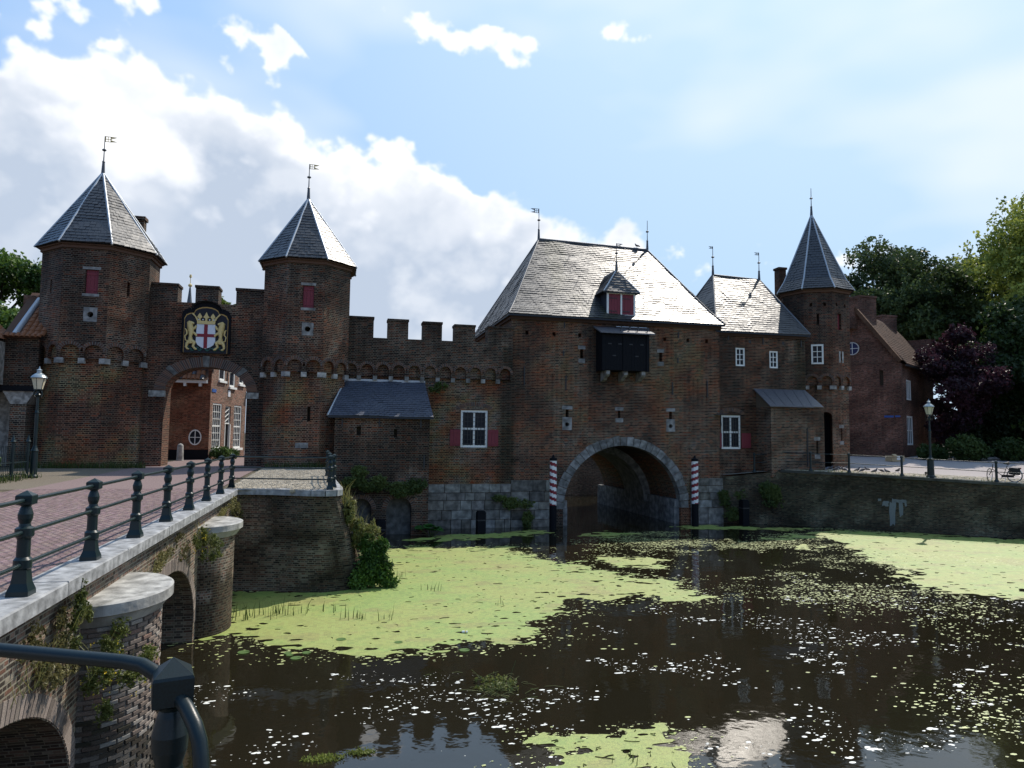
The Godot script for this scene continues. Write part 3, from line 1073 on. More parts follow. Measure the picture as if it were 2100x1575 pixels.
func build_paving() -> void:
	# clinkers of the bridge deck
	var brick := stone_mesh(Vector3(0.062, 0.06, 0.2), M.paver)
	var xs := []
	var cs := []
	var row := 0
	var x := -9.1
	while x < -3.5:
		var z := -6.0 - (0.1 if row % 2 else 0.0)
		while z > -24.0:
			xs.append(Transform3D(Basis(UPV, rng.randfn() * 0.01), Vector3(x, -0.03 + rng.randf() * 0.004, z)))
			var v := 0.75 + rng.randf() * 0.5
			cs.append(Color(v, v * (0.92 + rng.randf() * 0.12), v * (0.92 + rng.randf() * 0.12)))
			z -= 0.208
		x += 0.068
		row += 1
	var deck := sheet("bridge_deck", M.sand, [-9.2, -3.4], [-4.3, -24.05], func(_x, _z): return -0.035)
	many(brick, xs, cs, "clinkers", deck)
	# cobbles of the terrace in front of the gate tower
	var cob := stone_mesh(Vector3(0.13, 0.09, 0.11), M.cobble)
	xs = []
	cs = []
	var z := -23.0
	while z > -35.2:
		x = -3.3 + rng.randf() * 0.1
		while x < -0.1 - 0.4 * clampf((-z - 24.0) / 9.5, 0, 1):
			if not (z > -23.5 and x < -1.4):
				xs.append(Transform3D(Basis(UPV, rng.randfn() * 0.12), Vector3(x, street_y(z) - 0.022 + rng.randf() * 0.012, z + rng.randfn() * 0.01)))
				var v := 0.65 + rng.randf() * 0.6
				cs.append(Color(v, v, v * 0.97))
			x += 0.135 + rng.randf() * 0.02
		z -= 0.122
	var ter := sheet("terrace", M.sand_pale, [-3.3, -0.3], [-23.45, -29.0, -35.2], func(_x, zz): return street_y(zz) - 0.024)
	many(cob, xs, cs, "cobbles", ter)
	# cobbles along the right quay
	xs = []
	cs = []
	var cob2 := stone_mesh(Vector3(0.2, 0.12, 0.16), M.cobble)
	for i in 5200:
		var s := 1.05 + rng.randf() * 2.5
		var t := 0.35 + rng.randf() * 3.6
		var p := bank(s, t)
		xs.append(Transform3D(Basis(UPV, 0.9 + rng.randfn() * 0.2), p + UPV * (rng.randf() * 0.02 - 0.035)))
		var v := 0.8 + rng.randf() * 0.6
		cs.append(Color(v, v, v * 0.96))
	many(cob2, xs, cs, "quay_cobbles", get_node("quay_ground"))

func post_mesh(seg: int, m: Material) -> ArrayMesh:
	var g := Geo.new()
	var d := Vector3.ZERO
	g.lathe(d, [Vector2(0.15, 0), Vector2(0.146, 0.05), Vector2(0.108, 0.13), Vector2(0.088, 0.27)], 4, WHITE, true, PI / 4)
	g.lathe(d, [Vector2(0.07, 0.27), Vector2(0.088, 0.285), Vector2(0.09, 0.37), Vector2(0.066, 0.4), Vector2(0.064, 0.58), Vector2(0.072, 0.6), Vector2(0.092, 0.62), Vector2(0.092, 0.7), Vector2(0.06, 0.72), Vector2(0.052, 0.75), Vector2(0.07, 0.8), Vector2(0.073, 0.85), Vector2(0.055, 0.91), Vector2(0.046, 0.93), Vector2(0.06, 0.945)], seg)
	g.lathe(d, [Vector2(0.06, 0.94), Vector2(0.11, 0.955), Vector2(0.112, 1.04), Vector2(0.106, 1.05), Vector2(0.0, 1.1)], 4, WHITE, true, PI / 4)
	return g.mesh(m)

func railing(label: String, at: Array, heights: Array, m: Material, seg := 10, r := 0.024, turn := 0.0) -> Node3D:
	var t := thing("railing", label, "railing", at[0], "")
	var pm := post_mesh(seg, m)
	for p in at:
		shared(pm, "post", Transform3D(Basis(UPV, turn), p), t)
	for h in heights:
		var g := Geo.new()
		var pts := []
		for p in at:
			pts.append(p + UPV * h)
		g.tube(pts, r, 8)
		put(g, "rail", m, t)
	return t

func build_bridge() -> void:
	var old := {"a": Color(1.1, 1.08, 1.0), "b": Color(0.8, 0.78, 0.7), "pale": Color(1.9, 1.9, 1.75), "soot": 0.5}
	var t := thing("bridge", "brick arched bridge with pale kerb and rounded piers leading to the gate", "bridge", Vector3(-6, -3, -14))
	var g := Geo.new()
	var z0 := -4.3
	panel(g, Vector3(-3.15, 0, z0), Vector3(0, 0, -1), 19.5, -3.6, -0.17, [arch_hole(3.28, 2.67, -3.7, -2.75, 1.6, 6.0, 20), arch_hole(11.0, 2.75, -3.7, -2.7, 1.65, 6.0, 20)], old, 0.4)
	panel(g, Vector3(-9.15, 0, -23.8), Vector3(0, 0, 1), 19.5, -3.6, -0.17, [arch_hole(8.5, 2.75, -3.7, -2.7, 1.65, 0.1, 20), arch_hole(16.2, 2.67, -3.7, -2.75, 1.6, 0.1, 20)], old, 1.0)
	put(g, "side_wall", M.brick_old, t)
	var ring := Geo.new()
	for q in wedges(3.28, -2.75, 2.68, 1.61, 0.24, 0.02, PI - 0.02, 74, 0.004):
		ring.slab(Vector3(-3.15, 0, z0), Vector3(0, 0, -1), q, -0.05, 0.012, Color(0.34, 0.28, 0.24) * (0.6 + rng.randf() * 0.7))
	for q in wedges(11.0, -2.7, 2.76, 1.66, 0.24, 0.02, PI - 0.02, 74, 0.004):
		ring.slab(Vector3(-3.15, 0, z0), Vector3(0, 0, -1), q, -0.05, 0.012, Color(0.34, 0.28, 0.24) * (0.6 + rng.randf() * 0.7))
	put(ring, "arch_bricks", M.rough, t, "stuff")
	# kerb slabs
	var zz := -4.3
	while zz > -23.5:
		var l := minf(2.35 + rng.randf() * 0.4, zz + 23.6)
		var k := Geo.new()
		var zc := zz - l * 0.5
		var yo := rng.randf() * 0.006
		var h := l * 0.5 - 0.006
		k.quad(Vector3(-2.98, -0.165, zc + h), Vector3(-2.98, -0.165, zc - h), Vector3(-2.98, -0.015 + yo, zc - h), Vector3(-2.98, -0.015 + yo, zc + h))
		k.quad(Vector3(-2.98, -0.015 + yo, zc + h), Vector3(-2.98, -0.015 + yo, zc - h), Vector3(-3.0, 0.0 + yo, zc - h), Vector3(-3.0, 0.0 + yo, zc + h))
		k.quad(Vector3(-3.0, yo, zc + h), Vector3(-3.0, yo, zc - h), Vector3(-3.47, yo, zc - h), Vector3(-3.47, yo, zc + h))
		k.quad(Vector3(-3.47, yo, zc + h), Vector3(-3.47, yo, zc - h), Vector3(-3.47, -0.165, zc - h), Vector3(-3.47, -0.165, zc + h))
		k.quad(Vector3(-3.47, -0.165, zc + h), Vector3(-2.98, -0.165, zc + h), Vector3(-2.98, yo, zc + h), Vector3(-3.47, yo, zc + h))
		k.quad(Vector3(-2.98, -0.165, zc - h), Vector3(-3.47, -0.165, zc - h), Vector3(-3.47, yo, zc - h), Vector3(-2.98, yo, zc - h))
		k.quad(Vector3(-3.47, -0.165, zc - h), Vector3(-2.98, -0.165, zc - h), Vector3(-2.98, -0.165, zc + h), Vector3(-3.47, -0.165, zc + h))
		put(k, "kerb_slab", M.kerb, t)
		zz -= l
	# piers
	for pz in [-11.4, -19.3]:
		var near: bool = pz > -15
		var cap := Geo.new()
		var n := 28
		var oval := func(a: float, rx: float, rz: float) -> Vector3: return Vector3(-3.16 + cos(a) * rx, 0, pz + sin(a) * rz)
		var prev := []
		for lv in [[0.72, 1.03, -0.8], [0.82, 1.14, -0.66], [0.86, 1.18, -0.64], [0.86, 1.18, -0.5], [0.83, 1.15, -0.485]]:
			var cur := []
			for i in n + 1:
				cur.append(oval.call(PI * 0.5 - PI * i / n, lv[0], lv[1]) + UPV * lv[2])
			if prev:
				for i in n:
					cap.quad(prev[i], prev[i + 1], cur[i + 1], cur[i])
			prev = cur
		for i in n:
			cap.tri(Vector3(-3.16, -0.485, pz), prev[i], prev[i + 1])
		put(cap, "pier_cap", M.stone_pale, t)
		var core := Geo.new()
		for i in 28:
			var a: Vector3 = oval.call(PI * 0.5 - PI * i / 28.0, 0.692 if near else 0.67, 1.0 if near else 0.98)
			var b: Vector3 = oval.call(PI * 0.5 - PI * (i + 1) / 28.0, 0.692 if near else 0.67, 1.0 if near else 0.98)
			panel(core, a, (b - a).normalized(), a.distance_to(b), -3.6, -0.66, [], {"a": Color(1.1, 1.05, 0.98), "b": Color(0.75, 0.7, 0.64), "pale": Color(2.0, 2.0, 1.9), "soot": 0.5, "tide": -1.35} if not near else {"a": WHITE, "b": Color(0.85, 0.85, 0.85)}, 0.22)
		var pier := put(core, "pier", M.mortar if near else M.brick_old, t)
		if near:
			# every brick of the near pier; the lower courses, past three hundred, as one
			var meshes := []
			for k in 5:
				meshes.append(stone_brick([Color(0.3, 0.24, 0.2), Color(0.29, 0.19, 0.15), Color(0.34, 0.29, 0.25), Color(0.24, 0.19, 0.16), Color(0.42, 0.38, 0.33)][k]))
			var dark := []   # algae-blackened bricks below the old high-water mark
			for k in 5:
				dark.append(stone_brick([Color(0.1, 0.085, 0.07), Color(0.075, 0.065, 0.05), Color(0.13, 0.1, 0.08), Color(0.06, 0.055, 0.04), Color(0.3, 0.29, 0.26)][k]))
			var rest := Geo.new()
			var count := 0
			for c in 36:
				var y := -0.84 - c * 0.0645
				var m := 12
				for i in m:
					var a := PI * 0.5 - PI * (i + 0.5 + (0.5 if c % 2 else 0.0)) / m
					if a < -PI * 0.5:
						continue
					var at: Vector3 = oval.call(a, 0.685, 0.995) + UPV * y
					var nx := Vector3(cos(a) * 0.995, 0, sin(a) * 0.685).normalized()
					var bas := Basis(nx.cross(UPV) * -1.0, UPV, nx).rotated(UPV, rng.randfn() * 0.02)
					if count < 300:
						var wet := y < -1.75 + nz.get_noise_3d(at.x * 40.0, at.y * 40.0, at.z * 40.0) * 1.6
						shared((dark if wet else meshes)[rng.randi() % 5], "brick", Transform3D(bas, at + nx * rng.randfn() * 0.003), pier)
					else:
						rest.box(at + nx * rng.randfn() * 0.004, Vector3(0.2, 0.052, 0.05), bas, [Color(0.1, 0.085, 0.07), Color(0.075, 0.065, 0.05), Color(0.2, 0.18, 0.15), Color(0.06, 0.055, 0.045)][rng.randi() % 4])
					count += 1
			put(rest, "lower_bricks", M.rough, pier, "stuff")
	# railing of the bridge
	var posts := []
	for i in range(-2, 8):
		posts.append(Vector3(-3.216, 0, -8.652 - 2.17 * i))
	var heights := [0.995, 0.66, 0.32]
	railing("dark green iron railing along the bridge kerb", posts, heights, M.railing, 12)
	railing("dark green iron railing across the front of the terrace", [posts[9], Vector3(-0.22, 0, -22.95)], heights, M.railing, 10, 0.022)
	var side := [Vector3(-0.12, 0, -23.0 - 0.9), Vector3(-0.28, 0, -25.9), Vector3(-0.4, 0, -29.2)]
	side.push_front(Vector3(-0.22, 0, -22.95))
	var tr := railing("dark green iron railing beside the water on the terrace edge", side.slice(1), heights, M.railing, 10, 0.022)
	var lk := Geo.new()
	for h in heights:
		lk.tube([side[0] + UPV * h, side[1] + UPV * h], 0.022, 8)
	put(lk, "rail", M.railing, tr)
	# corner of the railing by the camera
	var corner := Vector3(-0.52, -0.12, -2.66)
	var nr := thing("railing", "scuffed dark green railing corner with pyramid capped post in the foreground", "railing", corner)
	shared(post_mesh(24, M.railing_near), "post", Transform3D(Basis(UPV, 0.25).scaled(Vector3(0.8, 1.0, 0.8)), corner), nr)
	for h in [0.945, 0.47, 0.1]:
		var a := Geo.new()
		var b := Vector3(0, h, 0)
		a.tube([Vector3(-3.2, 0, -4.0) + b, Vector3(-0.7, 0, -2.76) + b, Vector3(-0.63, 0, -2.72) + b - UPV * 0.004, Vector3(-0.59, 0, -2.695) + b - UPV * 0.02, Vector3(-0.54, 0, -2.67) + b - UPV * 0.05], 0.0245, 14)
		put(a, "rail", M.railing_near, nr)
	for d in [0.0, 0.42]:   # rails that run down beside the steps
		var c := Geo.new()
		c.tube([Vector3(-0.52, 0.868 - d, -2.66), Vector3(-0.487, 0.855 - d, -2.622), Vector3(-0.455, 0.829 - d, -2.583), Vector3(-0.423, 0.795 - d, -2.537), Vector3(-0.404, 0.753 - d, -2.515), Vector3(-0.394, 0.701 - d, -2.496), Vector3(-0.382, 0.593 - d, -2.470), Vector3(-0.364, 0.381 - d, -2.430), Vector3(-0.33, 0.05 - d, -2.37)], 0.0245, 14)
		put(c, "rail", M.railing_near, nr)

func stone_brick(col: Color) -> ArrayMesh:
	var g := Geo.new()
	var s := Vector3(0.2, 0.052, 0.06) * 0.5
	var f := Vector3(s.x - 0.006, s.y - 0.006, s.z)
	var m := s.z - 0.008
	var fr := [Vector3(-f.x, -f.y, f.z), Vector3(f.x, -f.y, f.z), Vector3(f.x, f.y, f.z), Vector3(-f.x, f.y, f.z)]
	var md := [Vector3(-s.x, -s.y, m), Vector3(s.x, -s.y, m), Vector3(s.x, s.y, m), Vector3(-s.x, s.y, m)]
	var bk := [Vector3(-s.x, -s.y, -s.z), Vector3(s.x, -s.y, -s.z), Vector3(s.x, s.y, -s.z), Vector3(-s.x, s.y, -s.z)]
	g.quad(fr[0], fr[1], fr[2], fr[3], col)
	for i in 4:
		var j := (i + 1) % 4
		g.quad(md[i], md[j], fr[j], fr[i], col)
		g.quad(bk[i], bk[j], md[j], md[i], col)
	return g.mesh(M.rough)

func build_abutment() -> void:
	var top := [Vector2(-3.15, -23.62), Vector2(-2.5, -23.55), Vector2(-1.9, -23.4), Vector2(-1.2, -23.02), Vector2(-0.75, -22.8), Vector2(-0.35, -22.72), Vector2(-0.05, -22.8), Vector2(0.1, -23.1), Vector2(0.1, -23.8), Vector2(-0.05, -26.0), Vector2(-0.3, -30.0), Vector2(-0.35, -35.1)]
	var low := [Vector2(-3.15, -23.5), Vector2(-2.4, -23.4), Vector2(-1.7, -23.2), Vector2(-0.9, -22.9), Vector2(-0.2, -22.85), Vector2(0.45, -23.05), Vector2(0.95, -23.5), Vector2(1.2, -24.2), Vector2(1.2, -25.2), Vector2(1.0, -27.0), Vector2(0.6, -30.5), Vector2(0.5, -35.1)]
	var t := thing("bridge_abutment", "rounded dark brick abutment with a cobbled terrace on top", "abutment", Vector3(-1.5, WATER, -25))
	var g := Geo.new()
	var st := {"a": Color(0.3, 0.3, 0.24), "b": Color(0.66, 0.54, 0.46), "pale": Color(0.75, 0.77, 0.7), "soot": 0.3}
	var acc := 0.0
	var rows := 8
	for i in top.size() - 1:
		var l: float = top[i].distance_to(top[i + 1])
		var sub := maxi(1, int(l / 0.5))
		for k in sub:
			for j in rows:
				var q := []
				var cs := []
				var us := []
				for e in [[float(k) / sub, float(j) / rows], [float(k + 1) / sub, float(j) / rows], [float(k + 1) / sub, float(j + 1) / rows], [float(k) / sub, float(j + 1) / rows]]:
					var a: Vector2 = low[i].lerp(low[i + 1], e[0])
					var b: Vector2 = top[i].lerp(top[i + 1], e[0])
					var h := pow(e[1], 0.85)
					var p: Vector2 = a.lerp(b, h)
					var v := Vector3(p.x, lerpf(-3.5, -0.16, e[1]), p.y)
					q.append(v)
					cs.append(tint(v, st))
					us.append(Vector2(acc + l * e[0], -v.y))
				g.quadc(q, cs, us)
		acc += l
	put(g, "wall", M.brick_old, t)
	for i in top.size() - 1:
		var a := Vector3(top[i].x, 0, top[i].y)
		var b := Vector3(top[i + 1].x, 0, top[i + 1].y)
		var inn := Vector3(-1.6, 0, -29.0)
		var n := (b - a).normalized().cross(UPV)
		if n.dot(a - inn) < 0:
			n = -n
		var k := Geo.new()
		var o0 := a + n * 0.08
		var o1 := b + n * 0.08
		var i0 := a - n * 0.35
		var i1 := b - n * 0.35
		var y0 := UPV * (street_y(a.z) + 0.012)
		var y1 := UPV * (street_y(b.z) + 0.012)
		var d := UPV * -0.17
		k.quad(o0 + d, o1 + d, o1 + y1, o0 + y0)
		k.quad(o0 + y0, o1 + y1, i1 + y1, i0 + y0)
		k.quad(i1 + d, i0 + d, i0 + y0, i1 + y1)
		k.quad(i0 + d, o0 + d, o0 + y0, i0 + y0)
		k.quad(o1 + d, i1 + d, i1 + y1, o1 + y1)
		k.quad(i0 + d, i1 + d, o1 + d, o0 + d)
		put(k, "kerb_stone", M.kerb, t)


# ---------------------------------------------------------------- the gate
func sty(a: Color, b: Color, extra := {}) -> Dictionary:
	var d := {"a": a, "b": b}
	d.merge(extra)
	return d

# courses of ashlar between two heights; every block its own part
func ashlar(parent: Node, o: Vector3, u: Vector3, w: float, courses: Array, proud: float, sd: int) -> void:
	var r := RandomNumberGenerator.new()
	r.seed = sd
	for i in courses.size() - 1:
		var x := 0.0
		while x < w - 0.05:
			var l := minf(0.45 + r.randf() * 1.05, w - x)
			if w - x - l < 0.3:
				l = w - x
			var v := 0.4 + r.randf() * 0.6
			plate(parent, "stone_block", M.stone, o, u, rectp(x + 0.014, courses[i + 1] + 0.014, x + l - 0.014, courses[i] - 0.014), -0.2, proud + r.randf() * 0.045, Color(v * 1.15, v * 1.1, v * (0.95 + r.randf() * 0.1)))
			x += l

func build_land_gate() -> void:
	# left tower
	var c := Vector3(-11.3, 0, -37.6)
	var t := thing("gate_tower", "octagonal brick gate tower beside the lantern, wider, with a chimney on its spire", "tower", c, "gate towers")
	var low := sty(Color(2.3, 1.05, 0.64), Color(1.1, 0.82, 0.7), {"pale": Color(1.2, 1.05, 1.0), "soot": 0.3, "bias": -0.1})
	var hi := sty(Color(0.82, 0.76, 0.72), Color(0.6, 0.58, 0.56), {"soot": 0.3})
	var f := facet(c, 2.3, 0.0)
	var ox: float = f[0].x
	var oz: float = f[0].z
	var u := Vector3(1, 0, 0)
	var o := Vector3(ox, 0, oz)
	octagon_tower(t, c, 2.15, 2.3, -0.4, 5.0, 10.2, Vector3(-11.55, 14.3, -37.6), 0.0, {}, {0: [rect_hole(-11.32 - ox, 7.93, -10.79 - ox, 9.03, 0.3), gun_void(-11.04 - ox, 6.98, 0.28)], 1: [rect_hole(0.85, 8.0, 0.98, 8.65, 0.4)], 7: [rect_hole(0.9, 8.0, 1.03, 8.6, 0.4)]}, low, sty(Color(0.85, 0.64, 0.54), Color(0.52, 0.49, 0.48), {"soot": 0.3, "pale": Color(0.8, 0.76, 0.74)}), 0.27, 0.0)
	shutter(t, o, u, -11.31 - ox, 7.94, 0.51, 1.08, -0.2, -0.1)
	plate(t, "lintel", M.stone, o, u, rectp(-11.45 - ox, 9.034, -10.7 - ox, 9.16), -0.1, 0.01)
	plate(t, "sill_stone", M.stone, o, u, rectp(-11.42 - ox, 7.8, -10.72 - ox, 7.926), -0.1, 0.02)
	gun_hole(t, o, u, -11.04 - ox, 6.98, 0.28, 0.13)
	vane(t, Vector3(-11.55, 14.25, -37.6), 1.9, 0.55, true)
	var ch := Geo.new()
	brick_block(ch, Vector3(-10.5, 10.5, -39.6), Vector3(-10.0, 12.55, -39.1), hi)
	brick_block(ch, Vector3(-10.57, 12.55, -39.67), Vector3(-9.93, 12.72, -39.03), hi)
	put(ch, "chimney", M.brick, t)
	# right tower of the land gate
	c = Vector3(-1.72, 0, -37.45)
	t = thing("gate_tower", "octagonal brick gate tower between the road arch and the battlemented wall", "tower", c, "gate towers")
	f = facet(c, 2.07, 0.0)
	ox = f[0].x
	o = Vector3(ox, 0, f[0].z)
	var f0 := facet(c, 1.93, 0.0)
	octagon_tower(t, c, 1.93, 2.07, -0.4, 4.7, 10.2, Vector3(-1.88, 13.85, -37.45), 0.0, {0: [rect_hole(-1.5 - f0[0].x, 2.35, -1.36 - f0[0].x, 3.05, 0.4)]}, {0: [rect_hole(-1.88 - ox, 7.82, -1.36 - ox, 8.91, 0.3), gun_void(-1.61 - ox, 6.78, 0.27)]}, low, sty(Color(0.92, 0.66, 0.55), Color(0.55, 0.5, 0.48), {"rebuilt": Color(0.62, 0.6, 0.56), "rebuilt_y": 9.28, "pale": Color(1.0, 0.95, 0.9), "soot": 0.5}), 0.27, 0.0)
	shutter(t, o, u, -1.87 - ox, 7.83, 0.5, 1.07, -0.2, -0.1)
	plate(t, "lintel", M.stone, o, u, rectp(-1.98 - ox, 8.914, -1.28 - ox, 9.04), -0.1, 0.01)
	plate(t, "sill_stone", M.stone, o, u, rectp(-1.96 - ox, 7.69, -1.28 - ox, 7.816), -0.1, 0.02)
	gun_hole(t, o, u, -1.61 - ox, 6.78, 0.27, 0.13)
	plate(t, "old_stone", M.stone, Vector3(f0[0].x, 0, f0[0].z), u, rectp(0.5, 1.05, 1.1, 1.3), -0.1, 0.012)
	vane(t, Vector3(-1.88, 13.8, -37.45), 1.9, 0.5, true)
	# wall with the road arch
	t = thing("gate_wall", "battlemented brick wall with the road arch between the two towers", "wall", Vector3(-6.3, 0, -37.5))
	var st := sty(Color(0.85, 0.6, 0.5), Color(0.5, 0.46, 0.45), {"soot": 0.3})
	var g := Geo.new()
	o = Vector3(-9.3, 0, -37.0)
	panel(g, o, u, 5.9, -0.2, 8.05, [arch_hole(2.97, 1.87, -0.3, 3.72, 1.22, 1.4, 18)], st, 0.45)
	panel(g, Vector3(-3.4, 0, -38.4), Vector3(-1, 0, 0), 5.9, -0.2, 8.05, [arch_hole(2.93, 1.87, -0.3, 3.72, 1.22, 0.05, 18)], st, 0.8)
	put(g, "wall", M.brick, t)
	for m in [[-9.3, -7.8, 8.95], [-7.0, -5.95, 8.93], [-5.13, -3.4, 8.9]]:
		var b := Geo.new()
		brick_block(b, Vector3(m[0], 8.0, -37.9), Vector3(m[1], m[2] - 0.12, -37.004), sty(Color(0.5, 0.48, 0.47), Color(0.38, 0.37, 0.36)))
		brick_block(b, Vector3(m[0] - 0.04, m[2] - 0.12, -37.95), Vector3(m[1] + 0.04, m[2], -36.95), sty(Color(0.42, 0.41, 0.4), Color(0.36, 0.35, 0.35)))
		put(b, "merlon", M.brick, t)
	var cope := Geo.new()
	brick_block(cope, Vector3(-9.3, 8.05, -38.4), Vector3(-3.4, 8.07, -37.9), st)
	put(cope, "wall_walk", M.brick, t)
	var ring := Geo.new()
	brick_ring(ring, o, u, 2.97, 3.72, 1.86, 1.21, 0.48, 0.02, PI - 0.02, 66)
	put(ring, "arch_bricks", M.rough, t, "stuff")
	for a in [[15, 18], [35, 38], [54, 57]]:
		var q: PackedVector2Array = wedges(2.97, 3.72, 1.85, 1.2, 0.53, lerpf(0.02, PI - 0.02, a[0] / 72.0), lerpf(0.02, PI - 0.02, a[1] / 72.0), 1, 0.004)[0]
		plate(t, "arch_stone", M.stone, o, u, q, -0.1, 0.045, Color(0.6, 0.6, 0.58))
	plate(t, "impost_stone", M.stone_pale, o, u, rectp(0.42, 3.42, 1.13, 3.72), -0.2, 0.05, Color(0.75, 0.75, 0.72))
	plate(t, "impost_stone", M.stone_pale, o, u, rectp(4.81, 3.42, 5.4, 3.72), -0.2, 0.05, Color(0.8, 0.8, 0.77))
	build_arms(Vector3(-6.42, 5.52, -36.94))

# painted coat of arms with two lions
func build_arms(at: Vector3) -> void:
	var t := thing("coat_of_arms", "carved coat of arms with gold crown, lions and red cross over the road arch", "emblem", at, "")
	var u := Vector3(1, 0, 0)
	var o := at
	var outline := func(k: float) -> PackedVector2Array:
		var q := PackedVector2Array([Vector2(-1.03 * k, 0.06 / k), Vector2(1.03 * k, 0.06 / k), Vector2(1.03 * k, 1.8 * k), Vector2(0.94 * k, 1.98 * k), Vector2(0.78 * k, 2.06 * k), Vector2(0.58 * k, 2.08 * k)])
		for i in 9:
			var a := PI * i / 8.0
			q.append(Vector2(cos(a) * 0.58 * k, 2.1 * k + sin(a) * 0.3 * k))
		q.append_array(PackedVector2Array([Vector2(-0.58 * k, 2.08 * k), Vector2(-0.78 * k, 2.06 * k), Vector2(-0.94 * k, 1.98 * k), Vector2(-1.03 * k, 1.8 * k)]))
		return q
	plate(t, "frame", M.black_wood, o, u, outline.call(1.08), -0.06, 0.1)
	plate(t, "gilt_line", M.gold_dark, o, u, outline.call(0.97), 0.1, 0.106)
	plate(t, "board", M.navy, o, u, outline.call(0.945), 0.1, 0.112)
	var hood := Geo.new()
	var hp := []
	for i in 9:
		var a := PI * i / 8.0
		hp.append(o + Vector3(cos(a) * 0.7, 2.2 + sin(a) * 0.42, 0.02))
	for i in 8:
		var d := Vector3(0, 0, 0.24)
		hood.quad(hp[i], hp[i + 1], hp[i + 1] + d, hp[i] + d)
		hood.quad(hp[i] + d - UPV * 0.04, hp[i + 1] + d - UPV * 0.04, hp[i + 1] - UPV * 0.04, hp[i] - UPV * 0.04)
	put(hood, "lead_hood", M.lead, t)
	var sh := plate(t, "shield", M.shield, o, u, PackedVector2Array([Vector2(-0.42, 1.46), Vector2(-0.44, 0.62), Vector2(-0.36, 0.45), Vector2(-0.2, 0.34), Vector2(0, 0.26), Vector2(0.2, 0.34), Vector2(0.36, 0.45), Vector2(0.44, 0.62), Vector2(0.42, 1.46)]), 0.1, 0.17)
	plate(sh, "cross", M.cross, o, u, rectp(-0.08, 0.29, 0.08, 1.45), 0.1, 0.185)
	plate(sh, "cross", M.cross, o, u, rectp(-0.43, 0.84, 0.43, 0.99), 0.1, 0.182)
	var crown := Geo.new()
	crown.slab(o, u, PackedVector2Array([Vector2(-0.4, 1.47), Vector2(0.4, 1.47), Vector2(0.42, 1.62), Vector2(-0.42, 1.62)]), 0.1, 0.2)
	crown.slab(o, u, PackedVector2Array([Vector2(-0.42, 1.62), Vector2(-0.3, 1.62), Vector2(-0.52, 1.9), Vector2(-0.62, 2.0), Vector2(-0.64, 1.93), Vector2(-0.52, 1.82)]), 0.1, 0.19)
	crown.slab(o, u, PackedVector2Array([Vector2(0.3, 1.62), Vector2(0.42, 1.62), Vector2(0.52, 1.82), Vector2(0.64, 1.93), Vector2(0.62, 2.0), Vector2(0.52, 1.9)]), 0.1, 0.19)
	for k in [-0.3, 0.0, 0.3]:
		var big := 1.0 if k == 0.0 else 0.82
		crown.slab(o, u, PackedVector2Array([Vector2(k - 0.05, 1.62), Vector2(k + 0.05, 1.62), Vector2(k + 0.04, 1.74), Vector2(k + 0.14 * big, 1.8), Vector2(k + 0.07, 1.9), Vector2(k, 1.74 + 0.32 * big), Vector2(k - 0.07, 1.9), Vector2(k - 0.14 * big, 1.8), Vector2(k - 0.04, 1.74)]), 0.1, 0.19)
	var cr := put(crown, "crown", M.gold, t)
	for k in [-0.34, -0.15, 0.15, 0.34]:
		var pl := Geo.new()
		pl.lathe(o + Vector3(k, 1.68, 0.17), [Vector2(0, -0.045), Vector2(0.035, -0.02), Vector2(0.04, 0.01), Vector2(0, 0.05)], 8)
		put(pl, "pearl", M.shield, cr)
	for s in [-1.0, 1.0]:
		var li := Geo.new()
		var P := func(x: float, y: float, z := 0.17) -> Vector3: return o + Vector3(s * x, y, z)
		# body from haunch to head, then limbs and tail, one figure
		li.vtube([P.call(0.66, 0.5), P.call(0.68, 0.66), P.call(0.68, 0.86), P.call(0.66, 1.04), P.call(0.68, 1.2), P.call(0.72, 1.36), P.call(0.74, 1.5), P.call(0.7, 1.58)], [0.1, 0.12, 0.075, 0.12, 0.15, 0.14, 0.13, 0.08], 9)
		li.vtube([P.call(0.7, 1.5), P.call(0.6, 1.49), P.call(0.54, 1.47)], [0.1, 0.07, 0.05], 7)
		li.vtube([P.call(0.64, 1.2), P.call(0.5, 1.25), P.call(0.44, 1.38)], [0.08, 0.06, 0.05], 7)
		li.vtube([P.call(0.62, 1.06), P.call(0.48, 0.98), P.call(0.4, 0.88)], [0.08, 0.06, 0.05], 7)
		li.vtube([P.call(0.64, 0.62), P.call(0.5, 0.56), P.call(0.56, 0.36), P.call(0.44, 0.24), P.call(0.38, 0.23)], [0.12, 0.09, 0.06, 0.055, 0.04], 7)
		li.vtube([P.call(0.72, 0.6), P.call(0.82, 0.5), P.call(0.86, 0.32), P.call(0.8, 0.24), P.call(0.72, 0.23)], [0.11, 0.08, 0.055, 0.05, 0.035], 7)
		li.vtube([P.call(0.76, 0.6), P.call(0.9, 0.66), P.call(0.93, 0.86), P.call(0.84, 0.96), P.call(0.86, 1.12), P.call(0.93, 1.22)], [0.035, 0.03, 0.03, 0.04, 0.055, 0.02], 6)
		put(li, "lion", M.gold, t)
	var vine := Geo.new()
	var vp := []
	for i in 25:
		vp.append(o + Vector3(-0.85 + 1.7 * i / 24.0, 0.22 + 0.07 * sin(i * 1.3), 0.13))
	vine.tube(vp, 0.03, 6)
	for i in range(1, 24, 2):
		vine.box(vp[i] + Vector3(0, 0.07, 0.01), Vector3(0.11, 0.08, 0.02), Basis(Vector3(0, 0, 1), i * 0.9))
	put(vine, "leaf_scroll", M.vine_paint, t)

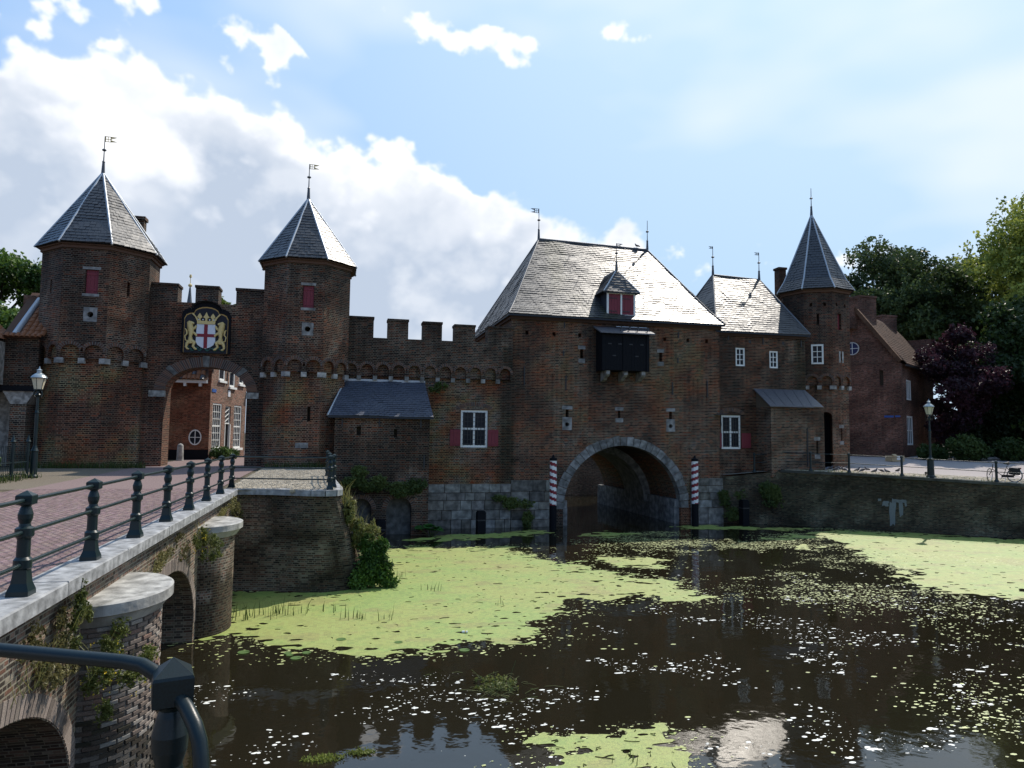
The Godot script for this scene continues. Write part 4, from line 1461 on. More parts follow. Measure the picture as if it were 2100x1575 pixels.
func cross_window(t: Node, o: Vector3, u: Vector3, u0: float, y0: float, w: float, h: float, depth: float) -> void:
	var fr := window(t, o, u, u0, y0, w, h, 2, 2, depth, 0.12, 0.1)
	var bars := Geo.new()
	var n := 0
	for half in 2:
		for k in 3:
			var x := u0 + w * (0.5 * half) + w * 0.5 * (k + 1) / 4.0
			bars.slab(o, u, rectp(x - 0.012, y0 + 0.1, x + 0.012, y0 + h - 0.1), -depth + 0.09, -depth + 0.115, WHITE, true)
	for k in 8:
		var y := y0 + h * (k + 0.8) / 8.4
		bars.slab(o, u, rectp(u0 + 0.08, y - 0.011, u0 + w - 0.08, y + 0.011), -depth + 0.116, -depth + 0.135, WHITE, true)
	put(bars, "grille", M.iron, fr)

func build_curtain() -> void:
	var t := thing("curtain_wall", "battlemented brick wall joining tower and water gate above a stone base", "wall", Vector3(4.6, WATER, -37.3))
	var u := Vector3(1, 0, 0)
	var up := sty(Color(0.66, 0.62, 0.58), Color(0.48, 0.46, 0.44), {"drips": [[8.75, 0.45, 4.0, 6.6]], "soot": 0.3, "pale": Color(0.68, 0.67, 0.65)})
	var low := sty(Color(2.1, 1.0, 0.64), Color(1.0, 0.86, 0.78), {"pale": Color(1.5, 1.46, 1.38), "soot": 0.4, "drips": [[8.75, 0.5, -1.0, 5.8]]})
	var o := Vector3(0.1, 0, -37.0)
	var o2 := Vector3(0.1, 0, -37.2)
	var g := Geo.new()
	panel(g, o, u, 8.9, 4.75, 6.72, frieze(8.9, 11, 4.75, 5.05, 0.3, 0.2, 0.22), up, 0.4)
	panel(g, Vector3(9.0, 0, -38.3), Vector3(-1, 0, 0), 8.9, -0.2, 6.72, [], up, 0.8)
	put(g, "parapet_wall", M.brick, t)
	var g2 := Geo.new()
	panel(g2, o2, u, 8.9, -3.4, 5.6, [rect_hole(6.16, 1.12, 7.61, 3.1, 0.16)], low, 0.4)
	put(g2, "lower_wall", M.brick, t)
	var walk := Geo.new()
	brick_block(walk, Vector3(0.1, 6.6, -38.3), Vector3(9.0, 6.722, -37.0 - 0.004), up)
	put(walk, "wall_walk", M.brick, t)
	for m in [[0.1, 1.59, 7.8], [2.32, 3.37, 7.75], [4.14, 5.14, 7.7], [5.82, 6.92, 7.63], [7.62, 9.0, 7.62]]:
		var b := Geo.new()
		brick_block(b, Vector3(m[0], 6.71, -37.75), Vector3(m[1], m[2] - 0.12, -37.006), up, 0.4)
		brick_block(b, Vector3(m[0] - 0.03, m[2] - 0.12, -37.8), Vector3(m[1] + 0.03, m[2], -36.96), sty(Color(0.45, 0.44, 0.42), Color(0.36, 0.35, 0.34)))
		put(b, "merlon", M.brick, t)
	var ring := Geo.new()
	for i in 11:
		var pitch := 8.9 / 11.0
		brick_ring(ring, o, u, (i + 0.5) * pitch, 5.05, (pitch - 0.22) * 0.5, 0.3, 0.14, 0.0, PI, 12)
		plate(t, "corbel_stone", M.stone, o, u, rectp(i * pitch - 0.1 + (0.12 if i == 0 else 0.0), 4.53, i * pitch + 0.11, 4.746), -0.3, 0.03, Color(0.75, 0.75, 0.73) if i % 3 else Color(1.3, 1.3, 1.28))
	brick_ring(ring, o2, u, 6.885, 2.95, 0.92, 0.36, 0.22, 0.45, PI - 0.45, 24)
	put(ring, "arch_bricks", M.rough, t, "stuff")
	cross_window(t, o2, u, 6.16, 1.12, 1.45, 1.98, 0.12)
	shutter(t, o2, u, 5.58, 1.2, 0.57, 0.86, 0.01, 0.06)
	shutter(t, o2, u, 7.62, 1.2, 0.57, 0.86, 0.01, 0.06)
	ashlar(t, Vector3(4.4, 0, -37.2), u, 4.6, [-0.8, -1.25, -1.65, -2.15, -2.65, -3.3], 0.12, 40)

func build_guard_house() -> void:
	var t := thing("guard_house", "low brick annex with a slate lean-to roof and two bricked arches at the water", "building", Vector3(2, WATER, -36))
	var u := Vector3(1, 0, 0)
	var o := Vector3(-0.2, 0, -35.0)
	var st := sty(Color(0.62, 0.54, 0.49), Color(0.46, 0.43, 0.41), {"pale": Color(1.0, 0.98, 0.95), "soot": 0.3})
	var g := Geo.new()
	panel(g, o, u, 4.55, -3.4, 2.55, [arch_hole(1.32, 0.5, -3.5, -1.85, 0.52, 0.45), arch_hole(3.14, 0.6, -3.5, -1.85, 0.58, 0.45), rect_hole(1.03, 1.7, 1.23, 2.12, 0.3), rect_hole(2.8, 1.6, 2.96, 2.02, 0.3)], st, 0.4)
	panel(g, Vector3(4.35, 0, -35.0), Vector3(0, 0, -1), 2.2, -3.4, 2.55, [], st, 0.6)
	panel(g, Vector3(-0.2, 0, -37.2), Vector3(0, 0, 1), 2.2, -3.4, 2.55, [], st, 0.6)
	put(g, "wall", M.brick, t)
	for a in [[1.32, 0.5], [3.14, 0.6]]:
		var bk := Geo.new()
		bk.slab(o, u, arch_hole(a[0], a[1] + 0.02, -3.4, -1.85, a[1] * 1.05, 0.1).p, -0.5, -0.42, Color(0.5, 0.5, 0.48))
		put(bk, "arch_filling", M.stone, t)
	var ring := Geo.new()
	for a in [[1.32, 0.5, 0.52], [3.14, 0.6, 0.58]]:
		brick_ring(ring, o, u, a[0], -1.85, a[1], a[2], 0.22, 0.05, PI - 0.05, 19)
	put(ring, "arch_bricks", M.rough, t, "stuff")
	var a := Vector3(-0.54, 2.6, -34.8)
	var b := Vector3(4.5, 2.6, -34.8)
	var d := Vector3(4.28, 4.5, -37.15)
	var e := Vector3(0.24, 4.5, -37.15)
	var deck := Geo.new()
	deck.quad(a, b, d, e)
	deck.tri(Vector3(-0.54, 2.6, -37.15), a, e)
	deck.tri(b, Vector3(4.5, 2.6, -37.15), d)
	deck.quad(a - UPV * 0.08, b - UPV * 0.08, b, a)
	deck.quad(Vector3(-0.54, 2.52, -35.05), Vector3(4.5, 2.52, -35.05), b - UPV * 0.08, a - UPV * 0.08)
	var rf := put(deck, "roof", M.slate_dark, t)
	var sl := Geo.new()
	slates(sl, a, b, d, e, 0.16, 0.24, slate_tone)
	put(sl, "slates", M.slate_blue, rf, "stuff")
	var fl := Geo.new()
	fl.box(Vector3(2.26, 4.5, -37.12), Vector3(4.1, 0.14, 0.12))
	fl.tube([a + Vector3(0, 0.03, 0), e + Vector3(0, 0.03, 0)], 0.05, 6)
	put(fl, "lead_flashing", M.lead_pale, rf)
	for k in [0.35, 2.1, 4.1]:
		tie(t, o, u, k, 2.1, 2.5)
	tie(t, o, u, 4.3, 0.1, 0.75)

func build_water_gate() -> void:
	var t := thing("water_gate", "tall brick water gate with hipped slate roof over a stone arch", "building", Vector3(15.3, WATER, -42))
	var u := Vector3(1, 0, 0)
	var o := Vector3(9.0, 0, -37.3)
	var st := sty(Color(1.6, 0.88, 0.6), Color(0.78, 0.67, 0.6), {"soot": 0.3, "pale": Color(0.95, 0.86, 0.78), "drips": [[9.1, 0.35, -1.0, 5.0]]})
	var holes := [arch_hole(6.5, 3.5, -3.5, -2.2, 3.5, 11.95, 32)]
	for x in [3.19, 9.39]:
		holes.append(rect_hole(x - 0.09, 2.83, x + 0.09, 3.25, 0.5))
		holes.append(gun_void(x, 2.44, 0.27))
	holes.append(rect_hole(6.19, 2.83, 6.33, 3.25, 0.5))
	for x in [4.02, 8.79]:
		holes.append(rect_hole(x - 0.09, 6.1, x + 0.09, 6.62, 0.5))
	for x in [0.85, 2.4, 3.9, 9.05, 10.5, 11.7]:
		holes.append(rect_hole(x - 0.09, 7.3, x + 0.09, 7.5, 0.4))
	var g := Geo.new()
	panel(g, o, u, 12.5, -3.4, 8.35, holes, st, 0.45)
	panel(g, Vector3(9.0, 0, -49.3), Vector3(0, 0, 1), 12.0, -3.4, 8.35, [], st, 0.7)
	panel(g, Vector3(21.5, 0, -37.3), Vector3(0, 0, -1), 12.0, -3.4, 8.35, [], st, 1.0)
	panel(g, Vector3(21.5, 0, -49.3), Vector3(-1, 0, 0), 12.5, -3.4, 8.35, [arch_hole(6.0, 3.5, -3.5, -2.2, 3.5, 0.02, 32)], st, 1.0)
	put(g, "wall", M.brick, t)
	slit(t, o, u, 3.19, 2.83, 3.25, 0.18, 0.6)
	slit(t, o, u, 9.39, 2.83, 3.25, 0.18, 0.55)
	slit(t, o, u, 6.26, 2.83, 3.25, 0.14, 0.5)
	for x in [4.02, 8.79]:
		slit(t, o, u, x, 6.1, 6.62, 0.18, 0.42)
	for x in [3.19, 9.39]:
		gun_hole(t, o, u, x, 2.42, 0.27, 0.12)
	for a in [[0.72, 4.5, 5.55], [3.1, 4.3, 5.1], [9.5, 4.2, 4.95], [11.7, 4.15, 5.1], [2.95, 6.2, 6.5], [9.85, 6.05, 6.35], [3.0, 7.75, 8.1], [9.9, 7.5, 7.85]]:
		tie(t, o, u, a[0], a[1], a[2])
	for q in wedges(6.5, -2.2, 3.49, 3.49, 0.5, 0.0, PI, 29, 0.0045, 0.08):
		var v := 0.6 + rng.randf() * 0.5
		plate(t, "voussoir", M.stone, o, u, q, -0.45, 0.035 + rng.randf() * 0.015, Color(v, v, v * 0.98))
	# arch step and stone footing inside the passage
	var inner := Geo.new()
	for q in wedges(6.5, -2.2, 3.05, 3.05, 0.5, 0.0, PI, 24, 0.0):
		inner.slab(o, u, q, -7.0, -4.0, Color(0.8, 0.8, 0.78))
	put(inner, "inner_arch", M.stone, t)
	for s in [[12.0, 12.28], [18.72, 19.0]]:
		var z := -37.5
		while z > -49.0:
			var bx := Geo.new()
			var l := 0.9 + rng.randf() * 0.5
			var v := 0.8 + rng.randf() * 0.35
			bx.box(Vector3((s[0] + s[1]) * 0.5, -1.95, z - l * 0.5), Vector3(s[1] - s[0], 0.42, l - 0.016), Basis.IDENTITY, Color(v, v, v))
			bx.box(Vector3((s[0] + s[1]) * 0.5, -2.75, z - l * 0.5), Vector3(s[1] - s[0] + 0.04, 1.16, l - 0.016), Basis.IDENTITY, Color(v, v, v) * 0.8)
			put(bx, "footing_stone", M.stone, t)
			z -= l
	ashlar(t, Vector3(9.03, 0, -37.3), u, 2.4, [-0.6, -1.2, -1.75, -2.2, -2.7, -3.3], 0.1, 51)
	ashlar(t, Vector3(19.6, 0, -37.3), u, 2.0, [-0.52, -0.95, -1.35, -1.75, -2.2, -3.3], 0.12, 52)
	# eave, roof
	var ev := Geo.new()
	ev.slab(o, u, rectp(-0.1, 8.12, 12.6, 8.35), -0.1, 0.12, Color(0.5, 0.48, 0.46))
	ev.slab(Vector3(9.0, 0, -49.3), Vector3(0, 0, 1), rectp(-0.1, 8.12, 12.1, 8.35), -0.1, 0.12, Color(0.5, 0.48, 0.46))
	put(ev, "eave_course", M.arch_brick, t)
	var A := Vector3(8.75, 8.37, -37.0)
	var B := Vector3(21.75, 8.37, -37.0)
	var Cc := Vector3(21.75, 8.37, -49.6)
	var D := Vector3(8.75, 8.37, -49.6)
	var R1 := Vector3(11.93, 14.15, -42.5)
	var R2 := Vector3(19.34, 14.0, -42.5)
	# the lower courses kick out to a gentler slope
	var kick := func(e: Vector3, r: Vector3) -> Vector3: return e.lerp(r, 0.17) - UPV * 0.13
	var A2: Vector3 = kick.call(A, R1)
	var B2: Vector3 = kick.call(B, R2)
	var C2: Vector3 = kick.call(Cc, R2)
	var D2: Vector3 = kick.call(D, R1)
	var deck := Geo.new()
	for q in [[A, B, B2, A2], [A2, B2, R2, R1], [Cc, D, D2, C2], [C2, D2, R1, R2], [D, A, A2, D2], [D2, A2, R1, R1], [B, Cc, C2, B2], [B2, C2, R2, R2], [D, Cc, B, A]]:
		deck.tri(q[0], q[1], q[2])
		deck.tri(q[0], q[2], q[3])
	for q in [[A, B], [D, A]]:
		deck.quad(q[0] - UPV * 0.1, q[1] - UPV * 0.1, q[1], q[0])
	var rf := put(deck, "roof", M.slate_dark, t)
	var sl := Geo.new()
	slates(sl, A, B, B2, A2, 0.21, 0.27, mossy_tone)
	slates(sl, A2, B2, R2, R1, 0.21, 0.27, mossy_tone)
	put(sl, "slates", M.slate, rf, "stuff")
	var sl2 := Geo.new()
	slates(sl2, D, A, A2, D2, 0.21, 0.27, slate_tone)
	slates(sl2, D2, A2, R1, R1, 0.21, 0.27, slate_tone)
	slates(sl2, B, Cc, R2, R2, 0.24, 0.3, slate_tone)
	put(sl2, "slates", M.slate, rf, "stuff")
	for q in [[A, A2], [A2, R1], [D2, R1], [B, B2], [B2, R2], [C2, R2], [R1, R2]]:
		var cap := Geo.new()
		cap.tube([q[0] + UPV * 0.03, q[1] + UPV * 0.03], 0.06 if q[0] != R1 else 0.1, 7)
		put(cap, "ridge_roll", M.lead, rf)
	vane(t, R1, 2.0, -0.55, false)
	vane(t, R2, 2.0, 0.0, false)
	for k in 9:   # hooks on the slates
		var h := Geo.new()
		var p := A.lerp(B, 0.2 + 0.65 * rng.randf()).lerp(R1.lerp(R2, rng.randf()), 0.25 + 0.6 * rng.randf())
		h.tube([p, p + Vector3(0.0, 0.16, 0.12), p + Vector3(0.05, 0.22, 0.2)], 0.012, 5)
		put(h, "roof_hook", M.iron, rf)
	# dormer with double doors
	var dz := -37.4
	var x0 := 14.52
	var x1 := 16.24
	var dw := Geo.new()
	dw.quad(Vector3(x0, 8.5, dz), Vector3(x1, 8.5, dz), Vector3(x1, 9.97, dz), Vector3(x0, 9.97, dz))
	dw.quad(Vector3(x0, 8.5, -39.2), Vector3(x0, 8.5, dz), Vector3(x0, 9.97, dz), Vector3(x0, 9.97, -39.2))
	dw.quad(Vector3(x1, 8.5, dz), Vector3(x1, 8.5, -39.2), Vector3(x1, 9.97, -39.2), Vector3(x1, 9.97, dz))
	var dm := put(dw, "dormer", M.slate_dark, t)
	var fr := Geo.new()
	var od := Vector3(x0, 0, dz)
	for q in [rectp(0, 8.6, 0.1, 9.95), rectp(1.62, 8.6, 1.72, 9.95), rectp(0.82, 8.7, 0.91, 9.87), rectp(0.1, 9.87, 1.62, 9.95), rectp(0.1, 8.6, 1.62, 8.7)]:
		fr.slab(od, u, q, 0, 0.09)
	put(fr, "door_frame", M.white, dm)
	for k in [0.1, 0.91]:
		var sh := Geo.new()
		for i in 4:
			sh.slab(od, u, rectp(k + 0.178 * i + 0.004, 8.7, k + 0.178 * (i + 1) - 0.004, 9.87), 0.0, 0.05 + (i % 2) * 0.006)
		put(sh, "hatch_door", M.red, dm)
		var hg := Geo.new()
		hg.slab(od, u, rectp(k + 0.02, 9.6, k + 0.5, 9.64), 0.05, 0.075)
		hg.slab(od, u, rectp(k + 0.02, 8.86, k + 0.5, 8.9), 0.05, 0.075)
		put(hg, "hinge", M.iron, dm)
	var ap := Vector3(15.38, 11.4, -38.05)
	var e0 := Vector3(14.28, 9.95, -37.2)
	var e1 := Vector3(16.48, 9.95, -37.2)
	var bk := Vector3(15.38, 11.4, -40.6)
	var dr := Geo.new()
	var lb := Vector3(14.28, 9.95, -39.2)
	var rb := Vector3(16.48, 9.95, -39.2)
	dr.tri(e0, e1, ap)
	dr.quad(lb, e0, ap, bk)
	dr.quad(e1, rb, bk, ap)
	dr.quad(lb, rb, e1, e0)
	dr.quad(e0 - UPV * 0.06, e1 - UPV * 0.06, e1, e0)
	put(dr, "dormer_roof", M.slate_dark, dm)
	var ds := Geo.new()
	slates(ds, e0, e1, ap, ap, 0.2, 0.26, slate_tone)
	slates(ds, lb, e0, ap, bk, 0.2, 0.26, slate_tone)
	put(ds, "slates", M.slate, dm, "stuff")
	for q in [[e0, ap], [e1, ap], [ap, bk]]:
		var cap := Geo.new()
		cap.tube([q[0] + UPV * 0.02, q[1] + UPV * 0.02], 0.045, 6)
		put(cap, "hip_roll", M.lead_pale, dm)
	vane(t, ap, 1.6, 0.4, false)
	# timber bay on stone corbels
	var hz := -36.4
	var oh := Vector3(13.87, 0, hz)
	var hw := 2.78
	var bay := Geo.new()
	bay.quad(Vector3(13.87, 5.42, -37.3), Vector3(13.87, 5.42, hz), Vector3(13.87, 7.6, hz), Vector3(13.87, 7.9, -37.3))
	bay.quad(Vector3(16.65, 5.42, hz), Vector3(16.65, 5.42, -37.3), Vector3(16.65, 7.9, -37.3), Vector3(16.65, 7.6, hz))
	bay.quad(Vector3(13.87, 5.42, -37.3), Vector3(16.65, 5.42, -37.3), Vector3(16.65, 5.42, hz), Vector3(13.87, 5.42, hz))
	bay.quad(Vector3(13.87, 5.42, hz), Vector3(16.65, 5.42, hz), Vector3(16.65, 7.6, hz), Vector3(13.87, 7.6, hz))
	var hb := put(bay, "timber_bay", M.black_wood, t)
	for i in 16:
		if i in [0, 7, 8, 15]:
			plate(hb, "post_board", M.black_wood, oh, u, rectp(hw * i / 16.0 + 0.005, 5.38, hw * (i + 1) / 16.0 - 0.005, 7.5), 0.0, 0.06)
		else:
			plate(hb, "plank", M.black_wood, oh, u, rectp(hw * i / 16.0 + 0.004, 5.44, hw * (i + 1) / 16.0 - 0.004, 7.46), 0.0, 0.015 + rng.randf() * 0.008, Color(1.25, 1.25, 1.3))
	for q in [[0.35, 6.85], [0.95, 6.85], [1.6, 6.85], [2.25, 6.85], [0.62, 6.2], [1.95, 6.2]]:
		plate(hb, "hinge_plate", M.iron, oh, u, rectp(q[0], q[1], q[0] + 0.2, q[1] + 0.06), 0.024, 0.04)
	for k in 6:
		plate(hb, "side_plank", M.black_wood, Vector3(13.87, 0, -37.3), Vector3(0, 0, 1), rectp(0.15 * k + 0.004, 5.4, 0.15 * (k + 1) - 0.004, 7.6), 0.0, 0.012 + (k % 2) * 0.008)
	var cn := Geo.new()
	var c0 := Vector3(13.68, 7.5, -36.12)
	var c1 := Vector3(16.9, 7.5, -36.12)
	var c2 := Vector3(16.9, 7.95, -37.29)
	var c3 := Vector3(13.68, 7.95, -37.29)
	cn.quad(c0, c1, c2, c3)
	cn.quad(c3 - UPV * 0.07, c2 - UPV * 0.07, c1 - UPV * 0.07, c0 - UPV * 0.07)
	cn.quad(c0 - UPV * 0.07, c1 - UPV * 0.07, c1, c0)
	cn.quad(c3 - UPV * 0.07, c0 - UPV * 0.07, c0, c3)
	cn.quad(c1 - UPV * 0.07, c2 - UPV * 0.07, c2, c1)
	put(cn, "canopy", M.zinc, hb)
	for k in [15.0, 15.5, 16.0, 16.6]:
		var sp := Geo.new()
		sp.tube([Vector3(k, 7.6, -36.5), Vector3(k, 7.78, -36.45)], 0.02, 6)
		sp.vtube([Vector3(k, 7.78, -36.5), Vector3(k, 7.8, -36.38)], [0.04, 0.075], 10)
		put(sp, "floodlight", M.iron, hb)
	var rod := Geo.new()
	rod.tube([Vector3(14.9, 7.93, -36.9), Vector3(16.75, 7.93, -36.9)], 0.025, 6)
	put(rod, "cable_rail", M.lead_pale, hb)
	for k in [14.25, 15.3, 16.35]:
		var cb := Geo.new()
		var oc := Vector3(k + 0.11, 0, -37.3)
		cb.slab(oc, Vector3(0, 0, -1), PackedVector2Array([Vector2(0, 4.85), Vector2(0, 5.41), Vector2(-0.85, 5.41), Vector2(-0.85, 5.2), Vector2(-0.7, 5.08), Vector2(-0.5, 5.05), Vector2(-0.35, 4.92)]), -0.22, 0.0, WHITE, true)
		put(cb, "corbel_stone", M.stone, t)

func build_annex() -> void:
	var t := thing("gate_annex", "lower brick wing with slate roof joining the water gate to the slim tower", "building", Vector3(24.4, -0.5, -41))
	var u := Vector3(1, 0, 0)
	var o := Vector3(21.52, 0, -37.5)
	var st := sty(Color(0.8, 0.58, 0.47), Color(0.5, 0.45, 0.41), {"soot": 0.4, "pale": Color(0.85, 0.76, 0.7), "drips": [[27.2, 0.4, 2.0, 7.6]]})
	var g := Geo.new()
	panel(g, o, u, 5.9, -3.4, 8.0, [rect_hole(0.2, 1.15, 1.46, 3.12, 0.16), rect_hole(1.18, 6.05, 1.8, 7.14, 0.16), rect_hole(3.44, 6.0, 4.02, 7.04, 0.16)], st, 0.45)
	panel(g, Vector3(27.42, 0, -37.5), Vector3(0, 0, -1), 7.0, -3.4, 8.0, [], st, 1.0)
	panel(g, Vector3(27.42, 0, -44.5), Vector3(-1, 0, 0), 5.9, -3.4, 8.0, [], st, 1.0)
	put(g, "wall", M.brick, t)
	cross_window(t, o, u, 0.2, 1.15, 1.26, 1.97, 0.12)
	shutter(t, o, u, 1.48, 1.22, 0.6, 0.86, 0.01, 0.06)
	shutter(t, o, u, 0.0, 1.22, 0.19, 0.86, 0.01, 0.06)
	window(t, o, u, 1.18, 6.05, 0.62, 1.09, 2, 3, 0.1, 0.09, 0.04)
	window(t, o, u, 3.44, 6.0, 0.58, 1.04, 2, 3, 0.1, 0.09, 0.04)
	var ring := Geo.new()
	brick_ring(ring, o, u, 0.83, 3.0, 0.8, 0.34, 0.22, 0.45, PI - 0.45, 22)
	put(ring, "arch_bricks", M.rough, t, "stuff")
	for a in [[0.7, 7.55, 7.95], [3.0, 7.4, 7.8], [5.6, 7.35, 7.75]]:
		tie(t, o, u, a[0], a[1], a[2])
	for x in [2.05, 4.3]:
		plate(t, "putlog_patch", M.iron, o, u, rectp(x, 7.45, x + 0.16, 7.62), -0.02, 0.006)  # flat near-black square in place of a putlog hole
	var ev := Geo.new()
	ev.slab(o, u, rectp(0, 7.82, 5.95, 8.04), -0.1, 0.1, Color(0.5, 0.48, 0.46))
	put(ev, "eave_course", M.arch_brick, t)
	var A := Vector3(21.3, 8.06, -37.25)
	var B := Vector3(27.6, 8.06, -37.25)
	var Cc := Vector3(27.6, 8.06, -44.75)
	var D := Vector3(21.3, 8.06, -44.75)
	var R1 := Vector3(23.24, 12.28, -41.0)
	var R2 := Vector3(26.6, 12.17, -41.0)
	var deck := Geo.new()
	for q in [[A, B, R2, R1], [Cc, D, R1, R2], [D, A, R1, R1], [B, Cc, R2, R2], [D, Cc, B, A]]:
		deck.tri(q[0], q[1], q[2])
		deck.tri(q[0], q[2], q[3])
	deck.quad(A - UPV * 0.1, B - UPV * 0.1, B, A)
	var rf := put(deck, "roof", M.slate_dark, t)
	var sl := Geo.new()
	slates(sl, A, B, R2, R1, 0.21, 0.27, mossy_tone)
	slates(sl, D, A, R1, R1, 0.21, 0.27, slate_tone)
	put(sl, "slates", M.slate, rf, "stuff")
	for q in [[A, R1], [D, R1], [B, R2], [R1, R2]]:
		var cap := Geo.new()
		cap.tube([q[0] + UPV * 0.03, q[1] + UPV * 0.03], 0.07, 7)
		put(cap, "ridge_roll", M.lead, rf)
	vane(t, R1, 1.9, -0.3, false)
	vane(t, R2, 1.85, -0.35, false)
	var lm := Geo.new()   # sloping lamp hood by the window
	lm.box(Vector3(21.45, 3.15, -37.1), Vector3(0.55, 0.05, 0.5), Basis(Vector3(0, 0, 1), 0.12))
	lm.tube([Vector3(21.6, 3.1, -37.4), Vector3(21.6, 2.5, -37.3)], 0.03, 6)
	put(lm, "lamp_hood", M.iron, t)
	# porch
	t = thing("brick_porch", "small brick porch with a zinc lean-to roof at the foot of the slim tower", "porch", Vector3(25.3, 0, -36.8))
	var p := Geo.new()
	var po := Vector3(24.0, 0, -36.0)
	var ps := sty(Color(0.78, 0.68, 0.6), Color(0.66, 0.6, 0.54), {"soot": 0.9, "pale": Color(0.9, 0.84, 0.78)})
	panel(p, po, u, 3.5, -0.4, 3.62, [rect_hole(2.95, 0.9, 3.07, 1.7, 0.3)], ps, 0.45)
	panel(p, Vector3(24.0, 0, -37.48), Vector3(0, 0, 1), 1.48, -0.4, 3.62, [], ps, 0.5)
	panel(p, Vector3(27.5, 0, -36.0), Vector3(0, 0, -1), 2.5, -0.4, 3.62, [], ps, 0.5)
	p.tri(Vector3(24.0, 3.62, -37.48), Vector3(24.0, 3.62, -36.0), Vector3(24.0, 4.7, -37.48), Color(0.5, 0.45, 0.42))
	put(p, "wall", M.brick, t)
	slit(t, po, u, 3.01, 0.9, 1.7, 0.12, 0.4)
	tie(t, po, u, 2.35, 0.2, 2.4)
	var z := Geo.new()
	var q0 := Vector3(23.85, 3.66, -35.85)
	var q1 := Vector3(26.75, 3.66, -35.85)
	var q2 := Vector3(27.35, 4.75, -37.52)
	var q3 := Vector3(23.85, 4.75, -37.52)
	z.quad(q0, q1, q2, q3)
	z.quad(q0 - UPV * 0.06, q1 - UPV * 0.06, q1, q0)
	z.quad(q3 - UPV * 0.06, q0 - UPV * 0.06, q0, q3)
	z.quad(q3 - UPV * 0.06, q2 - UPV * 0.06, q1 - UPV * 0.06, q0 - UPV * 0.06)
	z.tri(q1, Vector3(27.5, 3.66, -36.0), q2)
	put(z, "roof", M.zinc, t)
	for k in 5:
		var s := Geo.new()
		var f := 0.15 + 0.2 * k
		s.tube([q0.lerp(q1, f) + UPV * 0.01, q3.lerp(q2, f) + UPV * 0.01], 0.012, 5)
		put(s, "roof_seam", M.zinc, t)

func build_slim_tower() -> void:
	var c := Vector3(30.25, 0, -40.4)
	var turn := deg_to_rad(15.0)
	var t := thing("slim_tower", "slim octagonal brick tower with the tallest spire beside the quay", "tower", c)
	var st := sty(Color(0.72, 0.52, 0.44), Color(0.46, 0.41, 0.39), {"soot": 0.5})
	var low := sty(Color(1.0, 0.74, 0.6), Color(0.74, 0.62, 0.54), {"soot": 0.9, "pale": Color(1.0, 0.9, 0.82)})
	var w: float = 2.0 * 2.0 * tan(PI / 8)
	# facet 7 looks towards the camera, facet 0 towards the quay
	var put_holes := {7: [rect_hole(0.42, 6.55, 1.06, 7.7, 0.18), rect_hole(0.75, 9.0, 0.88, 9.7, 0.4)], 0: [rect_hole(0.5, 8.7, 0.86, 9.75, 0.3), rect_hole(0.7, 6.75, 0.84, 7.2, 0.4)]}
	for k in [7, 0]:
		for i in 2:
			put_holes[k].append(rect_hole(0.35 + 0.8 * i, 10.2, 0.5 + 0.8 * i, 10.4, 0.3))
	var low_holes := {7: [arch_hole(1.12, 0.36, -0.2, 3.2, 0.3, 0.9, 8)], 0: [rect_hole(0.72, 1.7, 0.84, 2.5, 0.4)]}
	octagon_tower(t, c, 1.86, 2.0, -0.4, 5.15, 11.3, Vector3(30.2, 16.7, -40.4), turn, low_holes, put_holes, low, st, 0.3, 0.14)
	var f := facet(c, 2.0, turn + 7 * PI / 4)
	window(t, Vector3(f[0].x, 0, f[0].z), f[1], 0.38, 6.5, 0.72, 1.25, 2, 3, 0.03, 0.1, 0.04)
	var f0 := facet(c, 2.0, turn)
	var o0 := Vector3(f0[0].x, 0, f0[0].z)
	plate(t, "loop_stone", M.stone_pale, o0, f0[1], rectp(0.56, 6.62, 0.695, 7.34), -0.1, 0.015, Color(1.2, 1.2, 1.18))
	plate(t, "loop_stone", M.stone_pale, o0, f0[1], rectp(0.845, 6.62, 0.98, 7.34), -0.1, 0.015, Color(1.2, 1.2, 1.18))
	shutter(t, o0, f0[1], 0.51, 8.72, 0.34, 1.0, -0.25, -0.15)
	var fl := facet(c, 1.86, turn)
	slit(t, Vector3(fl[0].x, 0, fl[0].z), fl[1], 0.78, 1.7, 2.5, 0.12, 0.42)
	var f7 := facet(c, 1.86, turn + 7 * PI / 4)
	var dg := Geo.new()
	dg.slab(Vector3(f7[0].x, 0, f7[0].z), f7[1], rectp(0.7, -0.2, 1.5, 3.6), -0.95, -0.88, Color(0.6, 0.6, 0.6))  # near-black panel closing the back of the arched niche
	put(dg, "niche_back", M.black_wood, t)
	vane(t, Vector3(30.2, 16.65, -40.4), 1.85, 0.0, false)
	var ch := Geo.new()
	brick_block(ch, Vector3(29.3, 9.5, -43.3), Vector3(29.85, 13.5, -42.75), st)
	brick_block(ch, Vector3(29.24, 13.5, -43.36), Vector3(29.91, 13.65, -42.69), st)
	put(ch, "chimney", M.brick, t)


# ---------------------------------------------------------------- houses and quay
func tile_geo(w: float, l: float, h: float) -> Geo:
	var g := Geo.new()
	var n := 6
	for i in n:
		var p0 := float(i) / n
		var p1 := float(i + 1) / n
		var f := func(p: float) -> Vector2: return Vector2((p - 0.5) * w, sin(p * TAU * 0.5) * h - (0.3 * h if p > 0.85 else 0.0))
		var a: Vector2 = f.call(p0)
		var b: Vector2 = f.call(p1)
		g.quad(Vector3(a.x, -l * 0.5, a.y + 0.03), Vector3(b.x, -l * 0.5, b.y + 0.03), Vector3(b.x, l * 0.5, b.y), Vector3(a.x, l * 0.5, a.y))
		g.quad(Vector3(a.x, -l * 0.5, a.y), Vector3(b.x, -l * 0.5, b.y), Vector3(b.x, -l * 0.5, b.y + 0.03), Vector3(a.x, -l * 0.5, a.y + 0.03))
	return g

